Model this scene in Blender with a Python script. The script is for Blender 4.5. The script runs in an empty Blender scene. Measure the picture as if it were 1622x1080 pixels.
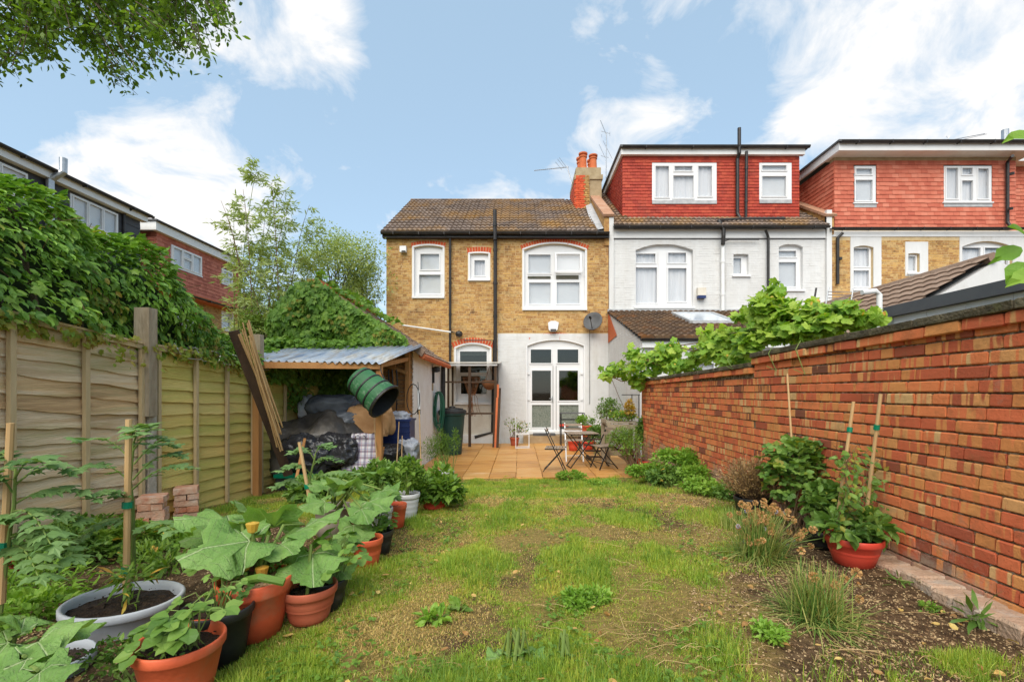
import bpy, math, random
import numpy as np
from mathutils import Vector, Matrix, Euler

# ------------------------------------------------------------------ camera
S = bpy.context.scene
COL = S.collection
F, CX, HY, CH = 740.0, 822.0, 620.0, 1.6     # focal in photo pixels, vanishing point, eye height
cam_d = bpy.data.cameras.new('camera')
cam = bpy.data.objects.new('camera', cam_d)
COL.objects.link(cam)
cam.location = (0, 0, CH)
cam.rotation_euler = (math.pi / 2, 0, 0)
cam_d.sensor_width = 36
cam_d.lens = F / 1622 * 36
cam_d.shift_x = -(CX - 811) / 1622
cam_d.shift_y = (HY - 540) / 1622
cam_d.clip_start = 0.05
cam_d.clip_end = 2000
S.camera = cam

# ------------------------------------------------------------------ light
S.view_settings.view_transform = 'Standard'
S.view_settings.look = 'None'
S.view_settings.gamma = 1
S.view_settings.use_curve_mapping = False
S.view_settings.exposure = 1.62
S.cycles.max_bounces = 6
S.cycles.transparent_max_bounces = 8
SUN_EL, SUN_AZ = math.radians(49), math.radians(196)   # azimuth: compass style from +Y clockwise
sd = bpy.data.lights.new('sun', 'SUN')
sd.energy = 1.5
sd.angle = math.radians(60)
sd.color = (1.0, 0.93, 0.82)
sun = bpy.data.objects.new('sun', sd)
COL.objects.link(sun)
sdir = Vector((math.sin(SUN_AZ) * math.cos(SUN_EL), math.cos(SUN_AZ) * math.cos(SUN_EL), math.sin(SUN_EL)))
sun.rotation_euler = (-sdir).to_track_quat('-Z', 'Y').to_euler()
sun.location = sdir * 60

W = bpy.data.worlds.new('World')
S.world = W
W.use_nodes = True
nt = W.node_tree
nt.nodes.clear()
def wn(t, **k):
    n = nt.nodes.new(t)
    for a, b in k.items():
        setattr(n, a, b)
    return n
def wmath(op, a, b=None, c=None):
    n = wn('ShaderNodeMath', operation=op)
    for i, v in enumerate((a, b, c)):
        if v is None: continue
        if isinstance(v, (int, float)): n.inputs[i].default_value = v
        else: nt.links.new(v, n.inputs[i])
    return n.outputs[0]
sky = wn('ShaderNodeTexSky')
sky.sky_type = 'NISHITA'
sky.sun_disc = False
sky.sun_elevation = SUN_EL
sky.sun_rotation = SUN_AZ
sky.air_density = 1.0
sky.dust_density = 0.6
sky.ozone_density = 1.6
tc = wn('ShaderNodeTexCoord')
nrm = wn('ShaderNodeVectorMath', operation='NORMALIZE')
nt.links.new(tc.outputs['Generated'], nrm.inputs[0])
DIR = nrm.outputs[0]
sep = wn('ShaderNodeSeparateXYZ'); nt.links.new(DIR, sep.inputs[0])
zz = wmath('ADD', wmath('MAXIMUM', sep.outputs[2], 0.0), 0.35)
comb = wn('ShaderNodeCombineXYZ')
nt.links.new(wmath('DIVIDE', sep.outputs[0], zz), comb.inputs[0])
nt.links.new(wmath('DIVIDE', sep.outputs[1], zz), comb.inputs[1])
comb.inputs[2].default_value = 3.7
def wnoise(scale, detail, rough, dist=0.0):
    n = wn('ShaderNodeTexNoise')
    n.inputs['Scale'].default_value = scale
    n.inputs['Detail'].default_value = detail
    n.inputs['Roughness'].default_value = rough
    n.inputs['Distortion'].default_value = dist
    nt.links.new(comb.outputs[0], n.inputs['Vector'])
    return n.outputs[0]
n1 = wnoise(5.2, 12, 0.6, 0.5)
n2 = wnoise(1.3, 3, 0.5)
dens = wmath('ADD', wmath('MULTIPLY', wmath('SUBTRACT', n1, 0.5), 4.6), wmath('MULTIPLY', wmath('SUBTRACT', n2, 0.5), 0.9))
# cumulus banks: (photo direction x, y, radius in degrees, weight)
BANKS = [(440, 70, 7.5, .55), (385, 95, 5, .4), (520, 130, 5, .5), (580, 128, 3.5, .4), (470, 20, 5, .35),
         (215, 250, 7.5, .6), (300, 290, 8.5, .7), (340, 330, 7, .6), (130, 255, 4, .45), (260, 345, 7, .5), (400, 300, 4, .35),
         (1340, 45, 8, .6), (1480, 60, 8, .65), (1600, 40, 8, .6), (1260, 10, 6, .3), (1350, 112, 3.5, -.35), (1500, 108, 3, -.3), (1250, 100, 4, -.35),
         (1100, 180, 5.5, .5), (1240, 150, 5.5, .5), (1360, 165, 6, .5), (1480, 145, 6, .5), (1600, 130, 6, .55), (1560, 190, 5, .4),
         (920, 188, 3, .5), (1005, 190, 3, .4), (660, 172, 2.2, .35), (565, 38, 2.2, .35), (285, 130, 2.5, .35), (860, 170, 2, .25),
         (1400, 225, 7, -.1), (1150, 245, 6, -.1),
         (760, 130, 10, -.7), (700, 260, 10, -.6), (800, 20, 8, -.5), (1130, 90, 5, -.4), (330, 190, 5, -.5), (170, 165, 7, -.55), (520, 250, 8, -.6), (850, 250, 6, -.4), (1180, 60, 5, -.4), (1040, 110, 5, -.3), (640, 60, 5, -.4)]
for px, py, deg, wgt in BANKS:
    v = Vector(((px - CX) / F, 1, (HY - py) / F)).normalized()
    d = wn('ShaderNodeVectorMath', operation='DOT_PRODUCT')
    nt.links.new(DIR, d.inputs[0])
    d.inputs[1].default_value = v
    mr = wn('ShaderNodeMapRange', interpolation_type='SMOOTHSTEP')
    mr.inputs['From Min'].default_value = math.cos(math.radians(deg * 1.25))
    mr.inputs['From Max'].default_value = 1.0
    mr.inputs['To Max'].default_value = wgt * .55
    nt.links.new(d.outputs['Value'], mr.inputs['Value'])
    dens = wmath('ADD', dens, mr.outputs[0])
cm = wn('ShaderNodeMapRange', interpolation_type='LINEAR')
cm.inputs['From Min'].default_value = 0.16
cm.inputs['From Max'].default_value = 1.15
nt.links.new(dens, cm.inputs['Value'])
tint = wn('ShaderNodeMixRGB', blend_type='MULTIPLY'); tint.inputs[0].default_value = 1
nt.links.new(sky.outputs[0], tint.inputs[1]); tint.inputs[2].default_value = (1.0, 0.94, 0.86, 1)
pale = wn('ShaderNodeMixRGB'); pale.inputs[0].default_value = 0.6
nt.links.new(tint.outputs[0], pale.inputs[1]); pale.inputs[2].default_value = (2.35, 3.3, 4.15, 1)
mixc = wn('ShaderNodeMixRGB')
nt.links.new(cm.outputs[0], mixc.inputs[0])
nt.links.new(pale.outputs[0], mixc.inputs[1])
mixc.inputs[2].default_value = (4.5, 4.45, 4.4, 1)
bg = wn('ShaderNodeBackground'); bg.inputs[1].default_value = 0.077
nt.links.new(mixc.outputs[0], bg.inputs[0])
out = wn('ShaderNodeOutputWorld'); nt.links.new(bg.outputs[0], out.inputs[0])

# ------------------------------------------------------------------ helpers
rng = np.random.default_rng(11)
R_ = random.Random(5)
def PX(px, Y): return (px - CX) / F * Y
def PZ(py, Y): return CH - (py - HY) / F * Y
def sst(t): t = min(1.0, max(0.0, t)); return t * t * (3 - 2 * t)
def rad(d): return math.radians(d)

class MB:
    def __init__(s): s.v = []; s.f = []
    def add(s, vs, fs):
        o = len(s.v); s.v.extend([tuple(v) for v in vs]); s.f.extend([tuple(i + o for i in f) for f in fs]); return s
    def box(s, x0, x1, y0, y1, z0, z1):
        return s.add([(x0,y0,z0),(x1,y0,z0),(x1,y1,z0),(x0,y1,z0),(x0,y0,z1),(x1,y0,z1),(x1,y1,z1),(x0,y1,z1)],
                     [(0,3,2,1),(4,5,6,7),(0,1,5,4),(1,2,6,5),(2,3,7,6),(3,0,4,7)])
    def bar(s, a, b, w, h=None, up=(0,0,1), taper=1.0):
        a, b = Vector(a), Vector(b); h = h or w
        d = (b - a).normalized(); u = Vector(up)
        if abs(d.dot(u)) > .98: u = Vector((0,1,0))
        r = d.cross(u).normalized(); u = r.cross(d)
        vs = []
        for p, k in ((a, 1), (b, taper)):
            for i, j in ((-1,-1),(1,-1),(1,1),(-1,1)):
                vs.append(p + r*(i*w*k/2) + u*(j*h*k/2))
        return s.add(vs, [(0,1,2,3),(7,6,5,4),(0,4,5,1),(1,5,6,2),(2,6,7,3),(3,7,4,0)])
    def tube(s, pts, r, n=6, r1=None, cap=True):
        pts = [Vector(p) for p in pts]; m = len(pts); r1 = r if r1 is None else r1
        base = len(s.v); u = None
        for i, p in enumerate(pts):
            d = (pts[min(i+1,m-1)] - pts[max(i-1,0)])
            d = d.normalized() if d.length > 1e-9 else Vector((0,0,1))
            if u is None:
                u = d.cross(Vector((0,0,1)) if abs(d.z) < .9 else Vector((1,0,0))).normalized()
            else:
                u = (u - d * u.dot(d)); u = u.normalized() if u.length > 1e-6 else d.orthogonal().normalized()
            w = d.cross(u); rr = r + (r1 - r) * i / max(1, m-1)
            for k in range(n):
                a = 2*math.pi*k/n
                s.v.append(tuple(p + (u*math.cos(a) + w*math.sin(a))*rr))
        for i in range(m-1):
            for k in range(n):
                a = base + i*n + k; b = base + i*n + (k+1) % n
                s.f.append((a, b, b+n, a+n))
        if cap:
            s.f.append(tuple(base + k for k in range(n))[::-1]); s.f.append(tuple(base + (m-1)*n + k for k in range(n)))
        return s
    def lathe(s, prof, c=(0,0,0), n=24, sx=1, sy=1, rot=None):
        base = len(s.v); m = len(prof)
        for r, z in prof:
            for k in range(n):
                a = 2*math.pi*k/n; p = Vector((r*math.cos(a)*sx, r*math.sin(a)*sy, z))
                if rot is not None: p = rot @ p
                s.v.append((p.x + c[0], p.y + c[1], p.z + c[2]))
        for i in range(m-1):
            for k in range(n):
                a = base+i*n+k; b = base+i*n+(k+1)%n
                s.f.append((a, b, b+n, a+n))
        return s
    def disc(s, c, r, n=20, sx=1, sy=1, rot=None):
        base = len(s.v)
        for k in range(n):
            a = 2*math.pi*k/n; p = Vector((r*math.cos(a)*sx, r*math.sin(a)*sy, 0))
            if rot is not None: p = rot @ p
            s.v.append((p.x+c[0], p.y+c[1], p.z+c[2]))
        s.f.append(tuple(range(base, base+n))); return s
    def prism(s, poly, y0, y1):          # polygon in x,z extruded along y
        n = len(poly)
        vs = [(x, y0, z) for x, z in poly] + [(x, y1, z) for x, z in poly]
        fs = [tuple(range(n)), tuple(range(2*n-1, n-1, -1))]
        fs += [(i, i+n, (i+1)%n+n, (i+1)%n) for i in range(n)]
        return s.add(vs, fs)
    def build(s, name, m, parent=None, smooth=False, kind=None, label=None):
        off = parent.matrix_basis.translation if parent is not None else Vector((0,0,0))
        p = parent
        while p is not None and p.parent is not None:
            p = p.parent; off = off + p.matrix_basis.translation
        me = bpy.data.meshes.new(name)
        me.from_pydata([(v[0]-off.x, v[1]-off.y, v[2]-off.z) for v in s.v], [], s.f)
        me.materials.append(m)
        if smooth: me.polygons.foreach_set('use_smooth', [True]*len(me.polygons))
        me.update()
        o = bpy.data.objects.new(name, me); COL.objects.link(o)
        if parent is not None: o.parent = parent
        if kind: o['kind'] = kind
        if label: o['label'] = label
        return o

def tag(o, label=None, cat=None, group=None, kind=None):
    if label: o['label'] = label
    if cat: o['category'] = cat
    if group: o['group'] = group
    if kind: o['kind'] = kind
    return o
def thing(name, label, cat, loc=(0,0,0), group=None):
    o = bpy.data.objects.new(name, None); COL.objects.link(o); o.location = loc
    o.empty_display_size = .1
    return tag(o, label, cat, group)
def woff(parent):
    off = Vector((0,0,0)); p = parent
    while p is not None: off = off + p.matrix_basis.translation; p = p.parent
    return off
def npmesh(name, V, Fa, m, parent=None, smooth=False, kind=None, uv=None):
    """V (n,3), Fa (k,c) same-size faces"""
    V = np.asarray(V, dtype=np.float64).reshape(-1, 3)
    o_ = woff(parent); V = V - np.array(o_)
    me = bpy.data.meshes.new(name)
    nf, c = Fa.shape
    me.vertices.add(len(V)); me.vertices.foreach_set('co', V.astype(np.float32).ravel())
    me.loops.add(nf*c); me.loops.foreach_set('vertex_index', Fa.astype(np.int32).ravel())
    me.polygons.add(nf); me.polygons.foreach_set('loop_start', np.arange(0, nf*c, c, dtype=np.int32))
    me.polygons.foreach_set('loop_total', np.full(nf, c, dtype=np.int32))
    if uv is not None:
        l = me.uv_layers.new(name='UVMap'); l.data.foreach_set('uv', uv[Fa.ravel()].astype(np.float32).ravel())
    me.polygons.foreach_set('use_smooth', np.full(nf, bool(smooth), dtype=bool))
    me.materials.append(m); me.update(calc_edges=True)
    if not smooth: me.shade_flat()
    o = bpy.data.objects.new(name, me); COL.objects.link(o)
    if parent is not None: o.parent = parent
    if kind: o['kind'] = kind
    return o
BOXF = np.array([(0,3,2,1),(4,5,6,7),(0,1,5,4),(1,2,6,5),(2,3,7,6),(3,0,4,7)])
BOXV = np.array([(-1,-1,-1),(1,-1,-1),(1,1,-1),(-1,1,-1),(-1,-1,1),(1,-1,1),(1,1,1),(-1,1,1)])*.5
def np_boxes(name, cen, siz, m, parent=None, kind=None, jit=0.0, rot=None):
    cen = np.asarray(cen, float); siz = np.asarray(siz, float); n = len(cen)
    L = BOXV[None]*siz[:, None, :]
    if jit: L = L + rng.normal(0, jit, L.shape)
    if rot is not None: L = np.einsum('nij,nkj->nki', rot, L)
    V = L + cen[:, None, :]
    Fa = (BOXF[None] + (np.arange(n)*8)[:, None, None]).reshape(-1, 4)
    return npmesh(name, V.reshape(-1,3), Fa, m, parent, kind=kind)

# unit block with worn edges, shared by all single bricks / slabs
def unit_block(name, m, b=.06, seed=0):
    r = random.Random(seed); mb = MB()
    h = .5
    # two rings of 8 per z-end, bevelled: simple chamfered box
    pts = []
    for z, k in ((-h, 1-b*1.6), (-h+b*1.5, 1), (h-b*1.5, 1), (h, 1-b*1.6)):
        for x, y in ((-1,-1),(1,-1),(1,1),(-1,1)):
            pts.append((x*h*k + r.uniform(-.02,.02), y*h*k + r.uniform(-.018,.018), z + r.uniform(-.035,.035)*(b > .02)))
    fs = [(3,2,1,0),(12,13,14,15)]
    for i in range(3):
        for k in range(4):
            fs.append((i*4+k, i*4+(k+1)%4, (i+1)*4+(k+1)%4, (i+1)*4+k))
    me = bpy.data.meshes.new(name); me.from_pydata(pts, [], fs); me.materials.append(m); me.update()
    return me
def place(me, name, parent, cen, siz, rot=(0,0,0)):
    o = bpy.data.objects.new(name, me); COL.objects.link(o)
    off = woff(parent)
    o.parent = parent; o.location = (cen[0]-off.x, cen[1]-off.y, cen[2]-off.z); o.scale = siz; o.rotation_euler = rot
    return o
def emit_blocks(name, stuffname, cen, siz, m, parent, singles=300, meshes=None, jit=.002, rj=.006, pick=None):
    cen = np.asarray(cen, float); siz = np.asarray(siz, float)
    d = np.linalg.norm(cen - np.array([0,0,CH]), axis=1) if pick is None else pick
    order = np.argsort(d)
    sing = order[:singles]; rest = order[singles:]
    for k in sing:
        place(R_.choice(meshes), name, parent, cen[k], siz[k], (R_.gauss(0,rj), R_.gauss(0,rj), R_.gauss(0,rj)))
    if len(rest): np_boxes(stuffname, cen[rest], siz[rest], m, parent, kind='stuff', jit=jit)

# ------------------------------------------------------------------ materials
def M(name, cols, rough=.8, nscale=4, rnd=.5, bump=0.0, bscale=60, metal=0.0, trans=0.0, spec=.4, stretch=(1,1,1),
      dirt=None, lo=.3, hi=.7, detail=4, coat=0.0, tcol=None, ao=None):
    m = bpy.data.materials.new(name); m.use_nodes = True
    t = m.node_tree; t.nodes.clear()
    def N(ty, **k):
        n = t.nodes.new(ty)
        for a, b in k.items(): setattr(n, a, b)
        return n
    def mth(op, a, b):
        n = N('ShaderNodeMath', operation=op)
        for i, v in enumerate((a, b)):
            if isinstance(v, (int, float)): n.inputs[i].default_value = v
            else: t.links.new(v, n.inputs[i])
        return n.outputs[0]
    geo = N('ShaderNodeNewGeometry'); oi = N('ShaderNodeObjectInfo')
    rn = mth('FRACT', mth('ADD', geo.outputs['Random Per Island'], oi.outputs['Random']), 0)
    mp = N('ShaderNodeMapping'); mp.inputs['Scale'].default_value = stretch
    t.links.new(geo.outputs['Position'], mp.inputs['Vector'])
    ns = N('ShaderNodeTexNoise'); ns.inputs['Scale'].default_value = nscale; ns.inputs['Detail'].default_value = detail
    ns.inputs['Roughness'].default_value = .6
    t.links.new(mp.outputs[0], ns.inputs['Vector'])
    mr = N('ShaderNodeMapRange'); mr.inputs['From Min'].default_value = lo; mr.inputs['From Max'].default_value = hi
    t.links.new(ns.outputs[0], mr.inputs['Value'])
    fac = mth('ADD', mth('MULTIPLY', mr.outputs[0], 1-rnd), mth('MULTIPLY', rn, rnd))
    rp = N('ShaderNodeValToRGB'); cr = rp.color_ramp
    cols = [c if len(c) == 4 else (*c, 1) for c in cols]
    if len(cols) == 1: cols = cols*2
    cr.elements[0].position = 0; cr.elements[0].color = cols[0]
    cr.elements[1].position = 1; cr.elements[1].color = cols[-1]
    for i, c in enumerate(cols[1:-1]):
        e = cr.elements.new((i+1)/(len(cols)-1)); e.color = c
    t.links.new(fac, rp.inputs[0])
    col = rp.outputs[0]
    if dirt:
        dcol, dsc, dlo, dhi, damt = dirt
        dn = N('ShaderNodeTexNoise'); dn.inputs['Scale'].default_value = dsc; dn.inputs['Detail'].default_value = 6
        dn.inputs['Roughness'].default_value = .65
        t.links.new(mp.outputs[0] if stretch != (1,1,1) else geo.outputs['Position'], dn.inputs['Vector'])
        dm = N('ShaderNodeMapRange'); dm.inputs['From Min'].default_value = dlo; dm.inputs['From Max'].default_value = dhi
        dm.inputs['To Max'].default_value = damt
        t.links.new(dn.outputs[0], dm.inputs['Value'])
        mx = N('ShaderNodeMixRGB'); t.links.new(dm.outputs[0], mx.inputs[0]); t.links.new(col, mx.inputs[1]); mx.inputs[2].default_value = (*dcol, 1)
        col = mx.outputs[0]
    p = N('ShaderNodeBsdfPrincipled')
    t.links.new(col, p.inputs['Base Color'])
    p.inputs['Roughness'].default_value = rough; p.inputs['Metallic'].default_value = metal
    p.inputs['Specular IOR Level'].default_value = spec
    p.inputs['Coat Weight'].default_value = coat
    if bump:
        bn = N('ShaderNodeTexNoise'); bn.inputs['Scale'].default_value = bscale; bn.inputs['Detail'].default_value = 5
        t.links.new(mp.outputs[0], bn.inputs['Vector'])
        b = N('ShaderNodeBump'); b.inputs['Strength'].default_value = bump; b.inputs['Distance'].default_value = .02
        t.links.new(bn.outputs[0], b.inputs['Height']); t.links.new(b.outputs[0], p.inputs['Normal'])
    o = N('ShaderNodeOutputMaterial'); sh = p.outputs[0]
    if trans:
        tr = N('ShaderNodeBsdfTranslucent')
        g = N('ShaderNodeMixRGB', blend_type='MULTIPLY'); g.inputs[0].default_value = 1; t.links.new(col, g.inputs[1])
        g.inputs[2].default_value = (*(tcol or (1.5, 1.5, .6)), 1); t.links.new(g.outputs[0], tr.inputs[0])
        mx = N('ShaderNodeMixShader'); mx.inputs[0].default_value = trans
        t.links.new(sh, mx.inputs[1]); t.links.new(tr.outputs[0], mx.inputs[2]); sh = mx.outputs[0]
    t.links.new(sh, o.inputs[0])
    m['nodes'] = 1
    return m

def glass_mat(name, tint=(.9,.95,.95), clear=.75):
    m = bpy.data.materials.new(name); m.use_nodes = True; t = m.node_tree; t.nodes.clear()
    tr = t.nodes.new('ShaderNodeBsdfTransparent'); tr.inputs[0].default_value = (*[c*clear for c in tint], 1)
    g = t.nodes.new('ShaderNodeBsdfGlossy'); g.inputs['Roughness'].default_value = .03
    fr = t.nodes.new('ShaderNodeLayerWeight'); fr.inputs[0].default_value = .5
    pw = t.nodes.new('ShaderNodeMath'); pw.operation = 'POWER'; pw.inputs[1].default_value = 4; t.links.new(fr.outputs['Facing'], pw.inputs[0])
    ad = t.nodes.new('ShaderNodeMath'); ad.operation = 'MULTIPLY_ADD'; ad.inputs[1].default_value = .8; ad.inputs[2].default_value = .07; t.links.new(pw.outputs[0], ad.inputs[0])
    mx = t.nodes.new('ShaderNodeMixShader'); t.links.new(ad.outputs[0], mx.inputs[0]); t.links.new(tr.outputs[0], mx.inputs[1]); t.links.new(g.outputs[0], mx.inputs[2])
    o = t.nodes.new('ShaderNodeOutputMaterial'); t.links.new(mx.outputs[0], o.inputs[0]); return m

def red_wall_mat():
    """flashed red bricks: each brick crossed by buff and red bands"""
    m = bpy.data.materials.new('red_flashed_brick'); m.use_nodes = True; t = m.node_tree; t.nodes.clear()
    def N(ty, **k):
        n = t.nodes.new(ty)
        for a, b in k.items(): setattr(n, a, b)
        return n
    def mth(op, a, b=0.0):
        n = N('ShaderNodeMath', operation=op)
        for i, v in enumerate((a, b)):
            if isinstance(v, (int, float)): n.inputs[i].default_value = v
            else: t.links.new(v, n.inputs[i])
        return n.outputs[0]
    geo = N('ShaderNodeNewGeometry'); oi = N('ShaderNodeObjectInfo')
    rn = mth('FRACT', mth('ADD', geo.outputs['Random Per Island'], oi.outputs['Random']))
    sp = N('ShaderNodeSeparateXYZ'); t.links.new(geo.outputs['Position'], sp.inputs[0])
    cb = N('ShaderNodeCombineXYZ')
    t.links.new(mth('ADD', mth('MULTIPLY', sp.outputs[1], 17.0), mth('MULTIPLY', rn, 400)), cb.inputs[0])
    t.links.new(mth('MULTIPLY', sp.outputs[2], 1.2), cb.inputs[1])
    n = N('ShaderNodeTexNoise'); n.inputs['Scale'].default_value = 1.0; n.inputs['Detail'].default_value = 1.0; n.inputs['Distortion'].default_value = .25
    t.links.new(cb.outputs[0], n.inputs['Vector'])
    bias = mth('MULTIPLY', mth('SUBTRACT', mth('FRACT', mth('MULTIPLY', rn, 17.3)), .66), .26)
    mr = N('ShaderNodeMapRange', interpolation_type='SMOOTHSTEP'); mr.inputs['From Min'].default_value = .485; mr.inputs['From Max'].default_value = .535
    t.links.new(mth('ADD', n.outputs[0], bias), mr.inputs['Value'])
    red = N('ShaderNodeValToRGB'); cr = red.color_ramp
    cr.elements[0].color = (.56,.1,.04,1); cr.elements[1].color = (.78,.24,.085,1)
    e = cr.elements.new(.5); e.color = (.72,.17,.07,1)
    e = cr.elements.new(.1); e.color = (.5,.11,.05,1)
    cr.elements[0].color = (.2,.075,.045,1)
    t.links.new(mth('FRACT', mth('MULTIPLY', rn, 7.1)), red.inputs[0])
    buff = N('ShaderNodeValToRGB'); cr = buff.color_ramp
    cr.elements[0].color = (.66,.24,.075,1); cr.elements[1].color = (.72,.44,.19,1)
    e = cr.elements.new(.5); e.color = (.74,.31,.1,1)
    t.links.new(mth('FRACT', mth('MULTIPLY', rn, 3.7)), buff.inputs[0])
    mx = N('ShaderNodeMixRGB'); t.links.new(mr.outputs[0], mx.inputs[0]); t.links.new(red.outputs[0], mx.inputs[1]); t.links.new(buff.outputs[0], mx.inputs[2])
    # soot and lime wear
    d1 = N('ShaderNodeTexNoise'); d1.inputs['Scale'].default_value = 9; d1.inputs['Detail'].default_value = 8; d1.inputs['Roughness'].default_value = .7
    t.links.new(geo.outputs['Position'], d1.inputs['Vector'])
    m1 = N('ShaderNodeMapRange'); m1.inputs['From Min'].default_value = .5; m1.inputs['From Max'].default_value = .75; m1.inputs['To Max'].default_value = .6
    t.links.new(d1.outputs[0], m1.inputs['Value'])
    mx2 = N('ShaderNodeMixRGB'); t.links.new(m1.outputs[0], mx2.inputs[0]); t.links.new(mx.outputs[0], mx2.inputs[1]); mx2.inputs[2].default_value = (.27,.12,.05,1)
    d2 = N('ShaderNodeTexNoise'); d2.inputs['Scale'].default_value = 2.3; d2.inputs['Detail'].default_value = 10; d2.inputs['Roughness'].default_value = .75
    t.links.new(geo.outputs['Position'], d2.inputs['Vector'])
    hz = N('ShaderNodeMapRange'); hz.inputs['From Min'].default_value = .95; hz.inputs['From Max'].default_value = .35; hz.inputs['To Max'].default_value = .3
    t.links.new(sp.outputs[2], hz.inputs['Value'])
    m2 = N('ShaderNodeMapRange'); m2.inputs['From Min'].default_value = .62; m2.inputs['From Max'].default_value = .74; m2.inputs['To Max'].default_value = .7
    t.links.new(mth('ADD', d2.outputs[0], hz.outputs[0]), m2.inputs['Value'])
    mx3 = N('ShaderNodeMixRGB'); t.links.new(m2.outputs[0], mx3.inputs[0]); t.links.new(mx2.outputs[0], mx3.inputs[1]); mx3.inputs[2].default_value = (.38,.3,.22,1)
    p = N('ShaderNodeBsdfPrincipled'); t.links.new(mx3.outputs[0], p.inputs['Base Color']); p.inputs['Roughness'].default_value = .85; p.inputs['Specular IOR Level'].default_value = .25
    bn = N('ShaderNodeTexNoise'); bn.inputs['Scale'].default_value = 55; bn.inputs['Detail'].default_value = 8; bn.inputs['Roughness'].default_value = .7
    t.links.new(geo.outputs['Position'], bn.inputs['Vector'])
    b = N('ShaderNodeBump'); b.inputs['Strength'].default_value = .7; b.inputs['Distance'].default_value = .012
    t.links.new(bn.outputs[0], b.inputs['Height']); t.links.new(b.outputs[0], p.inputs['Normal'])
    o = N('ShaderNodeOutputMaterial'); t.links.new(p.outputs[0], o.inputs[0]); return m

mt = {}
mt['red_brick'] = red_wall_mat()
mt['mortar'] = M('old_mortar', [(.06,.034,.016),(.22,.15,.08),(.55,.46,.34)], nscale=26, rnd=0, bump=.9, bscale=120)
mt['coping'] = M('mossy_coping', [(.035,.03,.018),(.1,.08,.045),(.2,.17,.1)], nscale=9, rnd=.15, bump=.8, bscale=60, dirt=((.2,.2,.07),5,.58,.7,.5))
mt['stock'] = M('yellow_stock_brick', [(.13,.065,.025),(.42,.22,.07),(.56,.34,.11),(.34,.16,.05),(.58,.38,.15),(.2,.1,.04)], nscale=9, rnd=.7, bump=.4, bscale=50, dirt=((.12,.06,.02),2.6,.5,.8,.6))
mt['stock_mortar'] = M('stock_mortar', [(.5,.36,.18),(.68,.52,.3)], nscale=5, rnd=0, bump=.4)
mt['ext_brick'] = M('outbuilding_brick', [(.3,.14,.05),(.45,.22,.08),(.5,.28,.12)], nscale=4, rnd=.7, bump=.5, bscale=50)
mt['arch'] = M('red_rubber_brick', [(.5,.06,.02),(.62,.1,.03),(.55,.08,.03)], rnd=.7, bump=.3)
mt['white_brick'] = M('white_painted_brick', [(.6,.59,.57),(.68,.68,.67)], nscale=2.5, rnd=.15, bump=.35, bscale=45, rough=.6, stretch=(2,2,.45), dirt=((.42,.38,.31),1.3,.56,.78,.5))
mt['old_white'] = M('weathered_white_paint', [(.72,.69,.64),(.82,.81,.79)], nscale=3, rnd=.1, bump=.5, bscale=30, dirt=((.3,.2,.12),3.5,.6,.75,.6))
mt['cream'] = M('cream_paint', [(.6,.54,.44),(.74,.7,.62)], nscale=2, rnd=.1, bump=.3, bscale=30, dirt=((.35,.28,.18),2,.55,.8,.4))
mt['white'] = M('white_upvc', [(.72,.72,.72),(.76,.76,.76)], rough=.35, rnd=0, nscale=2)
mt['white_wood'] = M('white_fascia', [(.74,.73,.71),(.8,.8,.79)], rough=.5, rnd=.2, nscale=2, dirt=((.5,.46,.4),6,.6,.8,.4))
mt['glass'] = glass_mat('window_glass', (1,1,1), clear=.97)
mt['dark_glass'] = glass_mat('door_glass', (.9,.95,.9), .62)
mt['frost'] = M('frosted_glass', [(.12,.14,.11),(.24,.26,.22)], rough=.15, nscale=30, rnd=0, bump=.4, bscale=40)
mt['blind'] = M('net_curtain', [(.66,.67,.69),(.82,.82,.83)], nscale=14, rnd=0, stretch=(1,1,.03), rough=.9)
mt['blind_grey'] = M('roller_blind', [(.6,.62,.64),(.72,.74,.75)], nscale=1.2, rnd=0, rough=.9)
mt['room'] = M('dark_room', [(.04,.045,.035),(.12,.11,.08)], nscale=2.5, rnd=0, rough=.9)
mt['black_pipe'] = M('black_pipe', [(.012,.011,.01),(.035,.03,.028)], rough=.45, nscale=6, rnd=.1)
mt['grey_pipe'] = M('galvanised_steel', [(.35,.36,.37),(.5,.51,.52)], rough=.35, metal=.7, nscale=6, rnd=.1)
mt['white_pipe'] = M('white_pipe', [(.7,.7,.68),(.78,.78,.77)], rough=.45, nscale=5, rnd=.1)
mt['roof'] = M('concrete_roof_tile', [(.1,.07,.055),(.19,.14,.11),(.29,.22,.175)], nscale=2.5, rnd=.4, bump=.4, bscale=50, dirt=((.36,.19,.035),.9,.46,.68,.75))
mt['roof_dark'] = M('mossy_brown_tile', [(.05,.03,.02),(.12,.075,.045),(.2,.12,.06)], nscale=3, rnd=.5, bump=.5, dirt=((.3,.11,.02),1.6,.52,.7,.7))
mt['roof_brown'] = M('brown_roof_tile', [(.2,.13,.09),(.3,.21,.15)], nscale=3, rnd=.5, bump=.4)
mt['red_tile'] = M('deep_red_hung_tile', [(.26,.025,.012),(.38,.04,.018),(.46,.07,.03)], nscale=2, rnd=.7, rough=.7, bump=.2, dirt=((.16,.05,.03),1.1,.55,.75,.6))
mt['coral_tile'] = M('coral_red_hung_tile', [(.42,.09,.05),(.53,.14,.08),(.62,.22,.14)], nscale=2, rnd=.65, rough=.7, bump=.25, dirt=((.3,.05,.03),1.4,.6,.8,.5))
mt['plum_tile'] = M('weathered_red_hung_tile', [(.3,.08,.05),(.46,.14,.09),(.56,.2,.13)], nscale=2, rnd=.6, bump=.2)
mt['slate'] = M('dark_slate', [(.03,.032,.036),(.06,.06,.066)], nscale=2, rnd=.6, rough=.6)
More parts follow.
